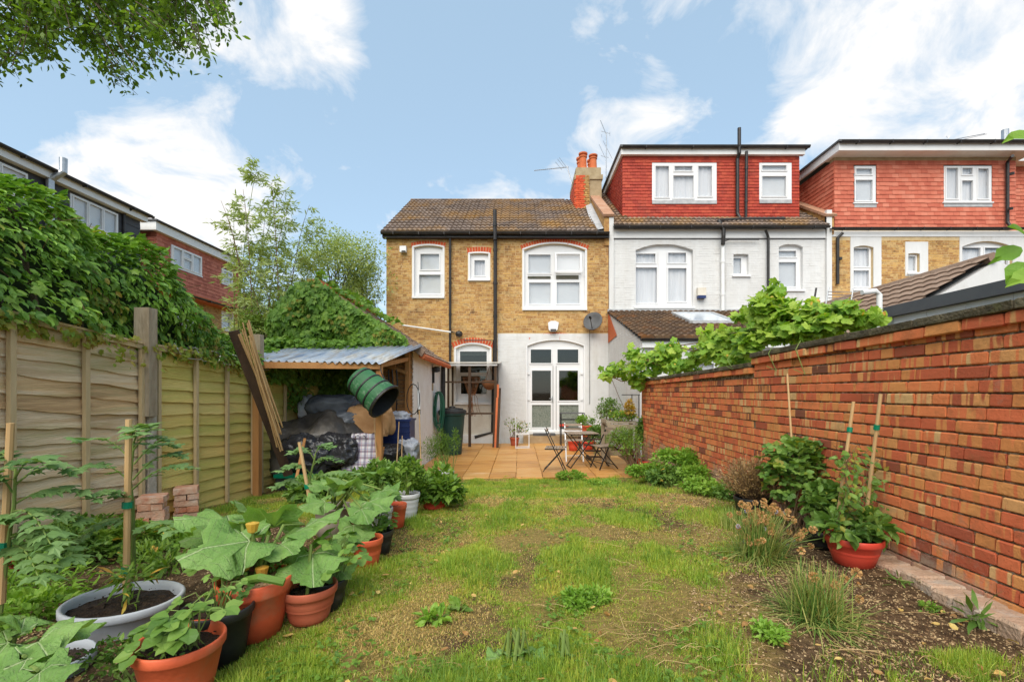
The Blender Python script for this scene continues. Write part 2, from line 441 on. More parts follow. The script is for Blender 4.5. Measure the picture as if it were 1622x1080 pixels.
mt['felt'] = M('grey_roof_felt', [(.05,.05,.052),(.12,.12,.12)], nscale=3, rnd=.1)
mt['lead'] = M('lead_flashing', [(.3,.31,.32),(.5,.5,.5)], nscale=6, rnd=.1, rough=.55)
mt['clay'] = M('orange_clay', [(.5,.11,.035),(.6,.17,.06)], nscale=6, rnd=.3, bump=.2)
mt['coping_clay'] = M('lichened_clay_coping', [(.36,.17,.09),(.48,.3,.2)], nscale=6, rnd=.4, bump=.4)
mt['render'] = M('buff_render', [(.3,.22,.12),(.42,.33,.2)], nscale=4, rnd=0, bump=.4)
mt['stone'] = M('worn_stone_step', [(.3,.2,.1),(.42,.33,.2)], nscale=5, rnd=.2, bump=.5)

# ------------------------------------------------------------------ wall / window helpers (local frame: wall faces -Y)
class Hole:
    def __init__(s, x0, x1, z0, z1, rise=0.0): s.x0, s.x1, s.z0, s.z1, s.rise = x0, x1, z0, z1, rise
    def span(s, v):
        if v <= s.z0 or v >= s.z1: return None
        sp = s.z1 - s.rise
        if s.rise and v > sp:
            t = math.sqrt(max(0, 1 - (v - sp) / s.rise)); c = (s.x0 + s.x1)/2; h = (s.x1 - s.x0)/2
            return (c - h*t, c + h*t)
        return (s.x0, s.x1)
    def arc(s, u):
        c = (s.x0 + s.x1)/2; h = (s.x1 - s.x0)/2
        return s.z1 - s.rise * ((u-c)/h)**2
def slab(mb, u0, u1, v0, v1, holes, y0, y1, toprise=0.0, arcn=10):
    """rectangular sheet with rectangular/arched holes, as butted boxes"""
    top = v1 - toprise
    us = sorted({u0, u1, *[h.x0 for h in holes], *[h.x1 for h in holes]})
    us = [u for u in us if u0 <= u <= u1]
    for a, b in zip(us, us[1:]):
        c = (a+b)/2; hs = sorted([h for h in holes if h.x0 < c < h.x1], key=lambda h: h.z0)
        z = v0
        for h in hs:
            if h.z0 > z: mb.box(a, b, y0, y1, z, h.z0)
            z = max(z, h.z1)
        if z < top: mb.box(a, b, y0, y1, z, top)
    for h in holes:
        if h.rise:
            for i in range(arcn):
                a = h.x0 + (h.x1-h.x0)*i/arcn; b = h.x0 + (h.x1-h.x0)*(i+1)/arcn
                za, zb = h.arc(a), h.arc(b)
                mb.prism([(a, za), (b, zb), (b, h.z1), (a, h.z1)], y0, y1)
    if toprise:
        H = Hole(u0, u1, v0, v1, toprise)
        for i in range(arcn):
            a = u0 + (u1-u0)*i/arcn; b = u0 + (u1-u0)*(i+1)/arcn
            mb.prism([(a, top), (b, top), (b, max(top+1e-4, H.arc(b))), (a, max(top+1e-4, H.arc(a)))], y0, y1)
    return mb
def ring(mb, h, w, y0, y1, arcn=12, sill=True):
    """band round an opening, following its arch"""
    sp = h.z1 - h.rise
    mb.box(h.x0-w, h.x0, y0, y1, h.z0, sp); mb.box(h.x1, h.x1+w, y0, y1, h.z0, sp)
    a_, b_ = h.x0-w, h.x1+w
    for i in range(arcn):
        a = h.x0 - w + (b_-a_)*i/arcn; b = h.x0 - w + (b_-a_)*(i+1)/arcn
        c = (a_+b_)/2; hw = (b_-a_)/2
        f = lambda u: sp + h.rise*(1-((u-c)/hw)**2)
        mb.prism([(a, f(a)), (b, f(b)), (b, f(b)+w), (a, f(a)+w)], y0, y1)
    return mb
def brick_rects(u0, u1, v0, v1, holes, L=.225, H=.063, J=.012, VJ=.009, top=None, pattern=None):
    out = []; k = 0; v = v0
    r = random.Random(int(u0*100) + 3)
    while v + H <= v1 + 1e-6:
        c = v + H/2
        iv = [(u0, u1)]
        if top is not None: iv = [top(c)] if top(c) else []
        for h in holes:
            s = h.span(c)
            if not s: continue
            iv = [p for a, b in iv for p in ((a, min(b, s[0]-J)), (max(a, s[1]+J), b)) if p[1] - p[0] > .03]
        lay = []; u = u0 - (L if k % 2 else L - .1725) + r.uniform(-.03,.03); j = 0
        heads = (k % 4 == 0) if pattern == 'garden' else None
        if pattern == 'garden': u -= r.uniform(0, .1)
        while u < u1:
            if pattern == 'garden': w = L if not heads else ((L*.5-J/2) if j % 3 else L)
            else: w = (L if j % 2 == 0 else L*.5 - J/2) + r.uniform(-.006,.006)
            lay.append((u, u+w)); u += w + VJ; j += 1
        for a, b in lay:
            for p, q in iv:
                x0, x1 = max(a, p), min(b, q)
                if x1 - x0 > .025: out.append(((x0+x1)/2, c, x1-x0, H))
        v += H + J; k += 1
    return out
def brick_face(parent, name, m, u0, u1, v0, v1, holes, yf, proud=.006, depth=.05, top=None, pattern=None, jit=.0015):
    r = brick_rects(u0, u1, v0, v1, holes, top=top, pattern=pattern)
    r = np.array(r)
    cen = np.column_stack([r[:,0], np.full(len(r), yf - proud + depth/2) + rng.normal(0, .0015, len(r)), r[:,1]])
    siz = np.column_stack([r[:,2], np.full(len(r), depth), r[:,3]])
    return np_boxes(name, cen, siz, m, parent, kind='stuff', jit=jit)
def voussoirs(parent, h, yf, hh=.2, w=.068, extra=.07, m=None):
    c = (h.x0+h.x1)/2; half = (h.x1-h.x0)/2 + extra; n = max(3, int(2*half/(w+.009)))
    cen, siz, rot = [], [], []
    sp = h.z1 - h.rise
    for i in range(n):
        u = -half + 2*half*(i+.5)/n
        zz_ = sp + h.rise*(1-(u/half)**2)
        slope = -2*h.rise*u/half**2 if h.rise else -u*.12/half*1.5
        a = -math.atan(slope)
        cen.append((c+u + math.sin(a)*hh/2*1.0, yf-.008+.03, zz_+.004+hh/2*math.cos(a))); siz.append((w, .06, hh))
        ca, sa = math.cos(a), math.sin(a)
        rot.append([[ca,0,sa],[0,1,0],[-sa,0,ca]])
    np_boxes('brick_arch', cen, siz, m or mt['arch'], parent, kind='stuff', jit=.002, rot=np.array(rot))

def window(parent, H, panes, yf, depth=.09, behind='blind', fm='white', glass='glass', sill=.06, sash=True, name='window',
           band=0.0, tilt=None, frosted=(), curtains=True, proud_frame=False, dark_back=False):
    """H opening; panes list of (x0,x1,z0,z1)"""
    fy0, fy1 = (yf + depth, yf + depth + .06)
    holes = [Hole(*p) for p in panes]
    mb = MB(); slab(mb, H.x0, H.x1, H.z0, H.z1, holes, fy0, fy1, toprise=H.rise)
    w = mb.build(name, mt[fm], parent)
    if band:
        b = MB(); ring(b, H, band, yf-.012, yf+.04)
        # white reveals running back to the frame
        b.box(H.x0-.004, H.x0+.008, yf-.01, fy0, H.z0, H.z1-H.rise); b.box(H.x1-.008, H.x1+.004, yf-.01, fy0, H.z0, H.z1-H.rise)
        b.build('surround', mt[fm], w)
    if sill:
        MB().box(H.x0-.05, H.x1+.05, yf-.06, fy0+.01, H.z0-sill, H.z0+.004).build('sill', mt[fm], w)
    for i, (a, b_, c, d) in enumerate(panes):
        s = .028
        if sash:
            q = MB(); slab(q, a-s, b_+s, c-s, d+s, [Hole(a+.004, b_-.004, c+.004, d-.004)], fy0-.022, fy0-.001)
            so = q.build('sash', mt[fm], w)
            if tilt is not None and i in tilt:
                so.location = (0, 0, 0)
        gm = mt['frost'] if i in frosted else mt[glass]
        MB().box(a, b_, fy0+.012, fy0+.022, c, d).build('pane', gm, w)
    # what stands behind the glass
    y = fy1 + .012
    x0, x1, z0, z1 = H.x0+.02, H.x1-.02, H.z0+.02, H.z1-.03-H.rise
    if behind == 'curtain':
        n = 44; V = []; Fa = []
        for i in range(n+1):
            u = x0 + (x1-x0)*i/n; yy = y + .02 + .012*math.sin(i*1.9) + .006*math.sin(i*.83)
            V += [(u, yy, z0), (u, yy, z1)]
            if i < n: Fa.append((i*2, i*2+2, i*2+3, i*2+1))
        MB().add(V, Fa).build('curtain', mt['blind'], w, smooth=True)
    elif behind == 'blind':
        MB().box(x0, x1, y, y+.01, z0, z1).build('blind', mt['blind_grey'], w)
    return w
def PXR(p, Y):       # photo pixel rect (x0,y0,x1,y1) on the plane at Y
    x0, y0, x1, y1 = p
    return (PX(x0, Y), PX(x1, Y), PZ(y1, Y), PZ(y0, Y))
def HOLEPX(p, Y, rise_px=0): 
    a = PXR(p, Y); return Hole(*a, rise=rise_px/F*Y)
def roof_tiles(parent, name, m, origin, du, dv, W_, L_, tw, tl, waves, amp=.012, drop=.02, clip=None, singles=0):
    """rolled tiles in courses; origin = lower left, du along the eave, dv up the slope"""
    o = np.array(origin, float); du = np.array(Vector(du).normalized()); dv = np.array(Vector(dv).normalized())
    nn = np.cross(du, dv); nn /= np.linalg.norm(nn)
    if nn[2] < 0: nn = -nn
    K = waves*5 + 1
    us = np.linspace(0, tw*.985, K); prof = amp*np.abs(np.sin(np.pi*waves*us/tw))**.8 if waves else np.zeros(K)
    nu = int(math.ceil(W_/tw)); nv = int(math.ceil(L_/tl))
    Vs, Fs = [], []; b = 0
    q = []
    for i in range(K-1):
        q += [(i, i+1, K+i+1, K+i), (2*K+i, 2*K+i+1, i+1, i)]
    q = np.array(q)
    for j in range(nv):
        for i in range(nu):
            u0 = i*tw + (0 if waves else (tw/2 if j % 2 else 0)); v0 = j*tl
            uu = np.clip(u0 + us, 0, W_)
            if uu[-1]-uu[0] < 1e-3: continue
            v1 = min(v0 + tl*1.12, L_)
            if clip is not None and not clip(u0+tw/2, v0+tl/2): continue
            jt = rng.normal(0, .004); jn = rng.normal(0, .0025)
            low = o + uu[:,None]*du + (v0+jt)*dv + (prof+drop+jn)[:,None]*nn
            up = o + uu[:,None]*du + v1*dv + (prof+jn)[:,None]*nn
            butt = o + uu[:,None]*du + (v0+jt)*dv + (prof*0 - .012)[:,None]*nn
            Vs.append(np.vstack([low, up, butt])); Fs.append(q + b); b += 3*K
    return npmesh(name, np.vstack(Vs), np.vstack(Fs), m, parent, kind='stuff')
def hung_tiles(parent, m, u0, u1, v0, v1, holes, y, tw=.165, tl=.1, singles=0, xf=None, clip=None, name='tile', flat=False):
    """plain tiles hung on a wall facing -Y (or mapped by xf)"""
    cen, siz = [], []
    nv = int((v1-v0)/tl + .5); tl = (v1-v0)/nv; V = []; k = 0
    for j in range(nv):
        c = v0 + (j+.5)*tl; off = tw/2 if j % 2 else 0
        iv = [(u0, u1)]
        if clip is not None:
            e = clip(c); iv = [e] if e else []
        for h in holes:
            s = h.span(c)
            if s: iv = [p for a, b in iv for p in ((a, min(b, s[0])), (max(a, s[1]), b)) if p[1]-p[0] > .02]
        u = u0 - off
        while u < u1:
            for p, q in iv:
                a, b = max(u, p), min(u+tw-.004, q)
                if b - a > .02:
                    yo = rng.normal(0, .0015); zo = rng.normal(0, .003)
                    z0, z1 = c-tl/2+zo, c+tl/2+.012
                    f0, f1, bk = y-.03+yo, y-.012+yo, y
                    V.append([(a,f0,z0),(b,f0,z0),(b,bk,z0),(a,bk,z0),(a,f1,z1),(b,f1,z1),(b,bk,z1),(a,bk,z1)])
            u += tw
    V = np.array(V)
    if xf is not None: V = xf(V)
    n = len(V)
    if singles:
        d = np.linalg.norm(V.mean(1) - np.array([0,0,CH]), axis=1); order = np.argsort(d)
        for k_ in order[:singles]:
            npmesh(name, V[k_], BOXF, m, parent)
        V = V[order[singles:]]; n = len(V)
    if n:
        Fa = (BOXF[None] + (np.arange(n)*8)[:, None, None]).reshape(-1, 4)
        npmesh('hung_tiles' if name == 'tile' else name, V.reshape(-1,3), Fa, m, parent, kind='stuff')
def gutter(parent, x0, x1, y, z, r=.06, m='black_pipe', nbr=0):
    mb = MB(); n = 7; V = []; Fa = []
    for x in (x0, x1):
        for rr in (r, r-.008):
            for k in range(n):
                a = math.pi + math.pi*k/(n-1); V.append((x, y + rr*math.cos(a), z + rr*math.sin(a)))
    for k in range(n-1):
        Fa += [(k, k+1, 2*n+k+1, 2*n+k), (n+k+1, n+k, 3*n+k, 3*n+k+1)]
    Fa += [(0, 2*n, 3*n, n), (n-1, 2*n-1, 4*n-1, 3*n-1)]
    for b in (0, 2*n):
        for k in range(n-1): Fa.append((b+k, b+n+k, b+n+k+1, b+k+1))
    mb.add(V, Fa)
    for i in range(nbr):
        x = x0 + (x1-x0)*(i+.5)/nbr; mb.box(x-.012, x+.012, y-r-.006, y+r+.02, z-r-.012, z+.004)
    return mb.build('gutter', mt[m], parent)
def pipe(parent, pts, r, m='black_pipe', name='pipe', collars=0):
    mb = MB(); mb.tube(pts, r, 10)
    a, b = Vector(pts[0]), Vector(pts[-1])
    for i in range(collars):
        t = (i+.5)/collars; c = a.lerp(b, t); d = (b-a).normalized()*.04
        mb.tube([c-d, c+d], r*1.22, 10)
    return mb.build(name, mt[m], parent, smooth=False)

# ------------------------------------------------------------------ ground
YH = 14.5                                   # plane of the rear house walls
def gh(x, y):
    near = .45; far = 0.0
    t = sst((y - 4.6) / 4.0)
    rightkeep = sst((x - 1.95) / .5) * (1 - sst((y - 7.2) / 1.5))
    t = t * (1 - rightkeep * .9)
    z = near + (far - near) * t
    z -= .2 * sst((-x - 1.9) / 1.3) * (1 - t)
    return z
def ghn(x, y):
    return gh(x, y) + .018*math.sin(x*3.1 + y*1.7) + .012*math.sin(y*4.3 - x*2.2)
def G(px, py):
    """photo pixel -> point on the ground"""
    lo, hi = .8, 60
    for i in range(60):
        Y = (lo+hi)/2
        if PZ(py, Y) > ghn(PX(px, Y), Y): lo = Y
        else: hi = Y
    return Vector((PX(px, lo), lo, ghn(PX(px, lo), lo)))
def axis(a, b, s, tail):
    return sorted(set([round(v, 4) for v in np.arange(a, b + 1e-6, s)] + tail))
gx = axis(-4.6, 3.0, .1, [-400, -150, -60, -25, -12, -8, -6, 4, 6, 10, 20, 50, 150, 400])
gy = axis(.5, 9.4, .1, [-400, -150, -50, -15, -5, -1, 10.5, 12, 14, 16, 24, 50, 120, 400])
V = []; 
for y in gy:
    for x in gx:
        inside = -4.7 < x < 3.1 and .4 < y < 9.5
        V.append((x, y, ghn(x, y) - (0 if y < 8.6 else .06*sst((y-8.6)/.5)) if inside else min(ghn(x, min(y, 9.4)), .3) - .08))
nx = len(gx); Fa = np.array([(j*nx+i, j*nx+i+1, (j+1)*nx+i+1, (j+1)*nx+i) for j in range(len(gy)-1) for i in range(nx-1)])

def ground_mat():
    m = bpy.data.materials.new('lawn_soil'); m.use_nodes = True; t = m.node_tree; t.nodes.clear()
    def N(ty, **k):
        n = t.nodes.new(ty)
        for a, b in k.items(): setattr(n, a, b)
        return n
    geo = N('ShaderNodeNewGeometry')
    def noise(sc, de=6, ro=.65):
        n = N('ShaderNodeTexNoise'); n.inputs['Scale'].default_value = sc; n.inputs['Detail'].default_value = de; n.inputs['Roughness'].default_value = ro
        t.links.new(geo.outputs['Position'], n.inputs['Vector']); return n.outputs[0]
    r1 = N('ShaderNodeValToRGB'); t.links.new(noise(14, 8, .7), r1.inputs[0]); c = r1.color_ramp
    c.elements[0].position = .3; c.elements[0].color = (.035,.019,.009,1); c.elements[1].position = .75; c.elements[1].color = (.34,.22,.12,1)
    e = c.elements.new(.5); e.color = (.14,.085,.042,1)
    r2 = N('ShaderNodeValToRGB'); t.links.new(noise(30, 6, .7), r2.inputs[0]); c = r2.color_ramp
    c.elements[0].position = .3; c.elements[0].color = (.16,.13,.03,1); c.elements[1].position = .7; c.elements[1].color = (.45,.31,.11,1)
    sx_ = N('ShaderNodeSeparateXYZ'); t.links.new(geo.outputs['Position'], sx_.inputs[0])
    def MR(v, a, b, c_=0.0, d_=1.0):
        n = N('ShaderNodeMapRange'); n.inputs['From Min'].default_value = a; n.inputs['From Max'].default_value = b; n.inputs['To Min'].default_value = c_; n.inputs['To Max'].default_value = d_
        t.links.new(v, n.inputs['Value']); return n.outputs[0]
    def MM(op, a, b):
        n = N('ShaderNodeMath', operation=op)
        for i, v in enumerate((a, b)):
            if isinstance(v, (int, float)): n.inputs[i].default_value = v
            else: t.links.new(v, n.inputs[i])
        return n.outputs[0]
    bedr = MR(MM('SUBTRACT', sx_.outputs[0], MR(sx_.outputs[1], 1.5, 4.5, 1.0, 2.1)), -.45, .45)      # planted bed by the wall
    bedl = MM('MULTIPLY', MR(sx_.outputs[0], -1.15, -1.45), MR(sx_.outputs[1], 4.2, 3.7))              # vegetable bed
    bed = MM('MAXIMUM', bedr, bedl)
    mask = N('ShaderNodeMapRange'); mask.inputs['From Min'].default_value = .4; mask.inputs['From Max'].default_value = .5
    t.links.new(MM('SUBTRACT', noise(1.3, 6, .65), MM('MULTIPLY', bed, .3)), mask.inputs['Value'])
    mx = N('ShaderNodeMixRGB'); t.links.new(mask.outputs[0], mx.inputs[0]); t.links.new(r1.outputs[0], mx.inputs[1]); t.links.new(r2.outputs[0], mx.inputs[2])
    p = N('ShaderNodeBsdfPrincipled'); t.links.new(mx.outputs[0], p.inputs['Base Color']); p.inputs['Roughness'].default_value = .95; p.inputs['Specular IOR Level'].default_value = .15
    b = N('ShaderNodeBump'); b.inputs['Strength'].default_value = 1; b.inputs['Distance'].default_value = .03
    t.links.new(noise(60, 8, .75), b.inputs['Height']); t.links.new(b.outputs[0], p.inputs['Normal'])
    o = N('ShaderNodeOutputMaterial'); t.links.new(p.outputs[0], o.inputs[0]); return m
mt['ground'] = ground_mat()
npmesh('ground', V, Fa, mt['ground'], None, smooth=True, kind='structure')

# patio: individual slabs on a bed
mt['slab'] = M('orange_wet_paving', [(.34,.15,.04),(.54,.26,.065),(.6,.36,.13)], nscale=3.2, rnd=.45, bump=.25, bscale=30, rough=.42, stretch=(.6,2.2,1),
               dirt=((.68,.5,.3),1.6,.6,.72,.6))
mt['grout'] = M('patio_joint', [(.1,.05,.02),(.18,.1,.04)], rnd=0, nscale=8)
pat = MB().box(PX(690, 14.1), 2.46, 8.55, 14.15, -.1, .0).build('patio', mt['grout'])
pat['kind'] = 'structure'
um = [unit_block('paving_slab', mt['slab'], .012, s) for s in range(3)]
k0 = PX(767.5, 14.1)
sw = .4935
for i in range(-2, 8):
    xa = k0 + i*sw
    for j in range(11):
        ya = 8.55 + j*.51
        x1 = min(xa+sw, 2.46)
        if x1-xa < .1 or xa < -2.03: continue
        z = .014 + R_.uniform(-.003, .003)
        place(R_.choice(um), 'paving_slab', pat, ((xa+x1)/2, ya+.255, z), (x1-xa-.011, .499, .04), (R_.gauss(0,.003), R_.gauss(0,.003), 0))

# ------------------------------------------------------------------ our house (yellow stock brick, white painted ground floor)
house = thing('brick_house', 'yellow brick house in the middle with white painted ground floor and dark tiled roof', 'house', (PX(612, YH), YH, 0))
xl, xr = PX(612, YH), 2.78
zE = PZ(372, YH)
HA = HOLEPX((655.5, 389, 701.5, 469), YH, 3.5); HB = HOLEPX((744, 401, 774, 442.5), YH, 1.5); HC = HOLEPX((830, 386, 927, 488), YH, 10.5)
HK = HOLEPX((722, 545, 776, 637), YH, 7.5); HD = HOLEPX((835, 538.5, 925, 683), YH, 9.5)
oh = [HA, HB, HC, HK, HD]
mb = MB(); slab(mb, xl, xr, -.1, zE, oh, YH, YH+.3); mb.box(xl, xl+.3, YH+.3, 22, -.1, zE); mb.box(xr-.3, xr, YH+.3, 22, -.1, zE)
mb.prism([(18.4-YH, 0)]*3, 0, 0) if False else None
mb.build('wall', mt['stock_mortar'], house)
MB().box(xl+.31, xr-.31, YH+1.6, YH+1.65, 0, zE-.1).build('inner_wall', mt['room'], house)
zP = PZ(528.5, YH); zP2 = PZ(574, YH); xP = PX(788.5, YH)
exp = [Hole(h.x0-.06, h.x1+.06, h.z0-.07, h.z1+.2, h.rise) for h in oh]
up = [Hole(xP, xr+.1, -1, zP), Hole(xl-.1, xP+.001, -1, zP2)]
brick_face(house, 'brickwork', mt['stock'], xl, xr, -.1+.0, zE, exp + up, YH)
brick_face(house, 'painted_brickwork', mt['white_brick'], xP, xr, -.1, zP, [exp[4]], YH, proud=.0145, jit=.0006)
brick_face(house, 'painted_brickwork', mt['cream'], xl, xP-.01, -.1, zP2, [exp[3]], YH, proud=.0092, jit=.0006)
mb = MB(); slab(mb, xP, xr, -.1, zP, [Hole(HD.x0, HD.x1, -1, HD.z1, HD.rise)], YH-.011, YH+.001); mb.build('paint_coat', mt['white_brick'], house)
mb = MB(); slab(mb, xl, xP-.01, -.1, zP2, [Hole(HK.x0, HK.x1, HK.z0, 9, 0)], YH-.007, YH+.001); mb.build('paint_coat', mt['cream'], house)
for h in (HA, HB, HC): voussoirs(house, h, YH, hh=.15 if h is not HB else .19)
voussoirs(house, HK, YH, hh=.2); voussoirs(house, HD, YH, hh=.22, extra=.09)
P = lambda r: PXR(r, YH)
window(house, HA, [P((665,401,695,426)), P((663,434,697.5,464.5))], YH, behind='blind', band=.05, sill=.07)
window(house, HB, [P((751,411,768,436))], YH, behind='curtain', band=.045, sill=.05)
wc = window(house, HC, [P((837,402,872.5,432)), P((882,402,919,430.5)), P((838,446.5,872.5,481)), P((882,446,918.5,480.5))], YH, behind='blind', band=.05, sill=.07)
MB().add([(PX(836,YH),YH+.07,PZ(436.5,YH)),(PX(872.5,YH),YH+.07,PZ(436.5,YH)),(PX(872.5,YH),YH+.07,PZ(440.5,YH)),(PX(836,YH),YH+.07,PZ(440.5,YH))],[(0,1,2,3)]).build('vent_gap', mt['room'], wc)
MB().box(PX(881,YH),PX(917,YH),YH+.066,YH+.068,PZ(441,YH),PZ(435,YH)).build('vent_gap', mt['room'], wc)
# the open top-hung sash, hinged at its head
a0, a1, c0, c1 = P((881.5,402,919,430)); q = MB(); s = .05
slab(q, a0-s, a1+s, c0-s, c1+s, [Hole(a0, a1, c0, c1)], -.02, .015)
top = c1+s; v2 = []
for x, y, z in q.v:
    t = (top - z); v2.append((x, YH+.055 + y - t*.2, top - t*.98))
q.v = v2; q.build('open_sash', mt['white'], wc)
MB().add([(a0, YH+.055-(top-c0)*.2, c0), (a1, YH+.055-(top-c0)*.2, c0), (a1, YH+.055-(top-c1)*.2, c1), (a0, YH+.055-(top-c1)*.2, c1)], [(0,1,2,3)]).build('pane', mt['glass'], wc)
wk = window(house, HK, [P((728,556,771,590)), P((729.5,595,770.5,624))], YH, behind=None, band=.05, sill=.07, glass='dark_glass')
MB().box(HK.x0+.02, HK.x1-.02, YH+.24, YH+.25, PZ(562,YH), HK.z1-.12).build('blind', mt['blind'], wk)
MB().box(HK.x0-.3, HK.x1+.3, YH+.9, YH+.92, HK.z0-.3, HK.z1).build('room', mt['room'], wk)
# french doors
dp = [P((840.5,553,873.5,575)), P((883,553,916.5,574.5)), P((842.5,586.5,873,635)), P((842.5,641,873,677)), P((885.5,586.5,916,634.5)), P((886,641,917,677))]
dw = window(house, HD, dp, YH, behind=None, glass='dark_glass', sill=.0, band=.03, name='french_doors', frosted=(3,5), depth=.07)
mb = MB()
for px in (876.2, 881.2): mb.box(PX(px,YH)-.006, PX(px,YH)+.006, YH+.06, YH+.066, PZ(681,YH), PZ(579,YH))
mb.build('door_joint', mt['felt'], dw)
mb = MB(); xh = PX(875.5,YH); zh = PZ(631,YH); mb.box(xh-.015,xh+.015,YH+.03,YH+.05,zh-.11,zh+.07); mb.bar((xh,YH+.02,zh),(xh-.11,YH+.01,zh),.022); mb.build('handle', mt['grey_pipe'], dw)
for px in (837.5, 921.5):
    for py in (591, 632):
        MB().box(PX(px,YH)-.035, PX(px,YH)+.035, YH+.028, YH+.05, PZ(py,YH)-.035, PZ(py,YH)+.035).build('hinge', mt['white'], dw)
MB().box(PX(834,YH), PX(926,YH), YH-.05, YH+.16, PZ(687,YH), PZ(682.6,YH)).build('threshold', mt['white_wood'], house)
MB().box(PX(845,14.1), PX(880,14.1), 14.16, YH-.06, PZ(690,14.1)-.0, PZ(687.5,14.1)+.01).build('doorstep', mt['felt'], house)
mb = MB(); mb.box(PX(829,14.1), PX(935,14.1), 14.12, YH-.02, -.05, PZ(690.5,14.1)); mb.build('step', mt['stone'], house)
MB().box(PX(697,YH), PX(790,YH), YH-.12, YH, -.05, .27).build('plinth', mt['old_white'], house)
# roof
zR, YR = 9.05, 18.25
sl = Vector((0, YR-14.3, zR-(zE+.03)))
roof = MB().add([(xl-.08,14.32,zE+.0),(xr+.0,14.32,zE+.0),(xr,YR,zR-.03),(xl-.08,YR,zR-.03),(xr,22.2,zE),(xl-.08,22.2,zE)],[(0,1,2,3),(3,2,4,5)]).build('roof', mt['felt'], house)
roof_tiles(roof, 'roof_tiles', mt['roof'], (xl-.1, 14.26, zE+.005), (1,0,0), sl, xr-xl-.28, sl.length, .3, .33, 2, amp=.034, drop=.05)
mb = MB()
for i in range(15):
    a = xl-.1 + i*.4; mb.tube([(a, YR, zR-.01), (min(a+.39, PX(921,YR)), YR, zR-.01)], .085, 8) if a < PX(912,YR) else None
mb.build('ridge_tiles', mt['roof'], roof)
mb = MB()
mb.add([(xl,YH,zE-.02),(xl,22,zE-.02),(xl,YR,zR-.06),(xl+.25,YH,zE-.02),(xl+.25,22,zE-.02),(xl+.25,YR,zR-.06)],[(0,1,2),(3,5,4),(0,2,5,3)])
mb.build('gable_end', mt['stock'], house)
MB().box(xl-.08, xr, 14.33, YH, zE-.14, zE-.01).build('eaves_board', mt['black_pipe'], house)
gutter(house, xl-.1, xr-.02, 14.26, zE-.0, .07, nbr=9)
pipe(house, [(PX(713,14.4),14.4,zE-.05),(PX(713,14.4),14.4,PZ(574,14.4))], .038, collars=4, name='downpipe')
px_ = PX(784.5,14.38)
pipe(house, [(px_,14.36,PZ(580,14.36)),(px_,14.36,zE+.0)], .058, collars=4, name='soil_pipe')
pipe(house, [(px_,14.2,zE-.25),(px_,14.2,PZ(333,14.2))], .058, collars=1, name='soil_pipe')
pipe(house, [(px_-.05,14.38,PZ(580,14.38)),(PX(780,14.36),14.38,.35),(PX(752,14.36),14.38,.2)], .05, name='soil_pipe')
pipe(house, [(PX(735,14.4),14.4,PZ(539,14.4)),(PX(781,14.4),14.4,PZ(539,14.4)),(PX(781,14.4),14.4,PZ(580,14.4))], .02, name='waste_pipe')
# party-wall parapet and pier
mb = MB()
mb.add([(2.64,14.45,zE-.35),(2.64,14.45,7.0),(2.64,18.4,9.5),(2.64,18.4,8.6),(2.9,14.45,zE-.35),(2.9,14.45,7.0),(2.9,18.4,9.5),(2.9,18.4,8.6)],
       [(0,1,2,3),(7,6,5,4),(1,5,6,2),(0,4,5,1),(0,3,7,4)])
pw = mb.build('party_wall', mt['stock'], house)
n = 13
for i in range(n):
    a = Vector((2.77,14.38,7.02)).lerp(Vector((2.77,18.4,9.56)), i/n); b = Vector((2.77,14.38,7.02)).lerp(Vector((2.77,18.4,9.56)), (i+.96)/n)
    MB().bar(a, b, .34, .075).build('coping_tile', mt['coping_clay'], pw)
MB().add([(2.3,14.5,zE+.13),(2.63,14.5,zE+.2),(2.63,17.0,8.45),(2.42,17.0,8.37)],[(0,1,2,3)]).build('flashing', mt['lead'], roof)
# chimney
Yc = 17.0; cx0, cx1 = PX(911.5,Yc), PX(953,Yc); zt = PZ(265,Yc)
mb = MB(); mb.box(cx0,cx1,Yc,Yc+1.5,7.6,zt-.45); mb.box(cx0-.04,cx1+.04,Yc-.04,Yc+1.54,zt-.45,zt-.28); mb.box(cx0+.02,cx1-.02,Yc+.02,Yc+1.48,zt-.28,zt)
chim = mb.build('chimney', mt['render'], house)
xm = PX(933.5,Yc)
r = np.array(brick_rects(cx0, xm, 7.8, zt-.28, []))
for lo_, hi_, mm in ((cx0, cx0+.28, 'arch'), (cx0+.28, xm, 'stock')):
    s_ = r[(r[:,0]>lo_)&(r[:,0]<=hi_)]
    np_boxes('brickwork', np.column_stack([s_[:,0], np.full(len(s_),Yc-.02), s_[:,1]]), np.column_stack([s_[:,2]+.0, np.full(len(s_),.06), s_[:,3]]), mt[mm], chim, kind='stuff', jit=.004)
r = np.array(brick_rects(Yc, Yc+1.5, 7.8, zt-.28, []))
np_boxes('brickwork', np.column_stack([np.full(len(r),cx0-.01), r[:,0], r[:,1]]), np.column_stack([np.full(len(r),.05), r[:,2], r[:,3]]), mt['arch'], chim, kind='stuff', jit=.004)
for yy, pxs, top in ((Yc+.2, (923.5, 939.5), (243.5, 246.5)), (Yc+.95, (919.5, 936.5), (251, 254.5))):
    for p_, t_ in zip(pxs, top):
        X_ = PX(p_, yy); h = PZ(t_, yy) - zt
        MB().lathe([(.155,0),(.14,h*.1),(.125,h*.7),(.15,h*.74),(.15,h*.8),(.12,h*.82),(.12,h*.88),(.165,h*.92),(.165,h),(.12,h),(.11,h*.5)], (X_,yy,zt-.0), 16).build('chimney_pot', mt['clay'], chim, smooth=False)

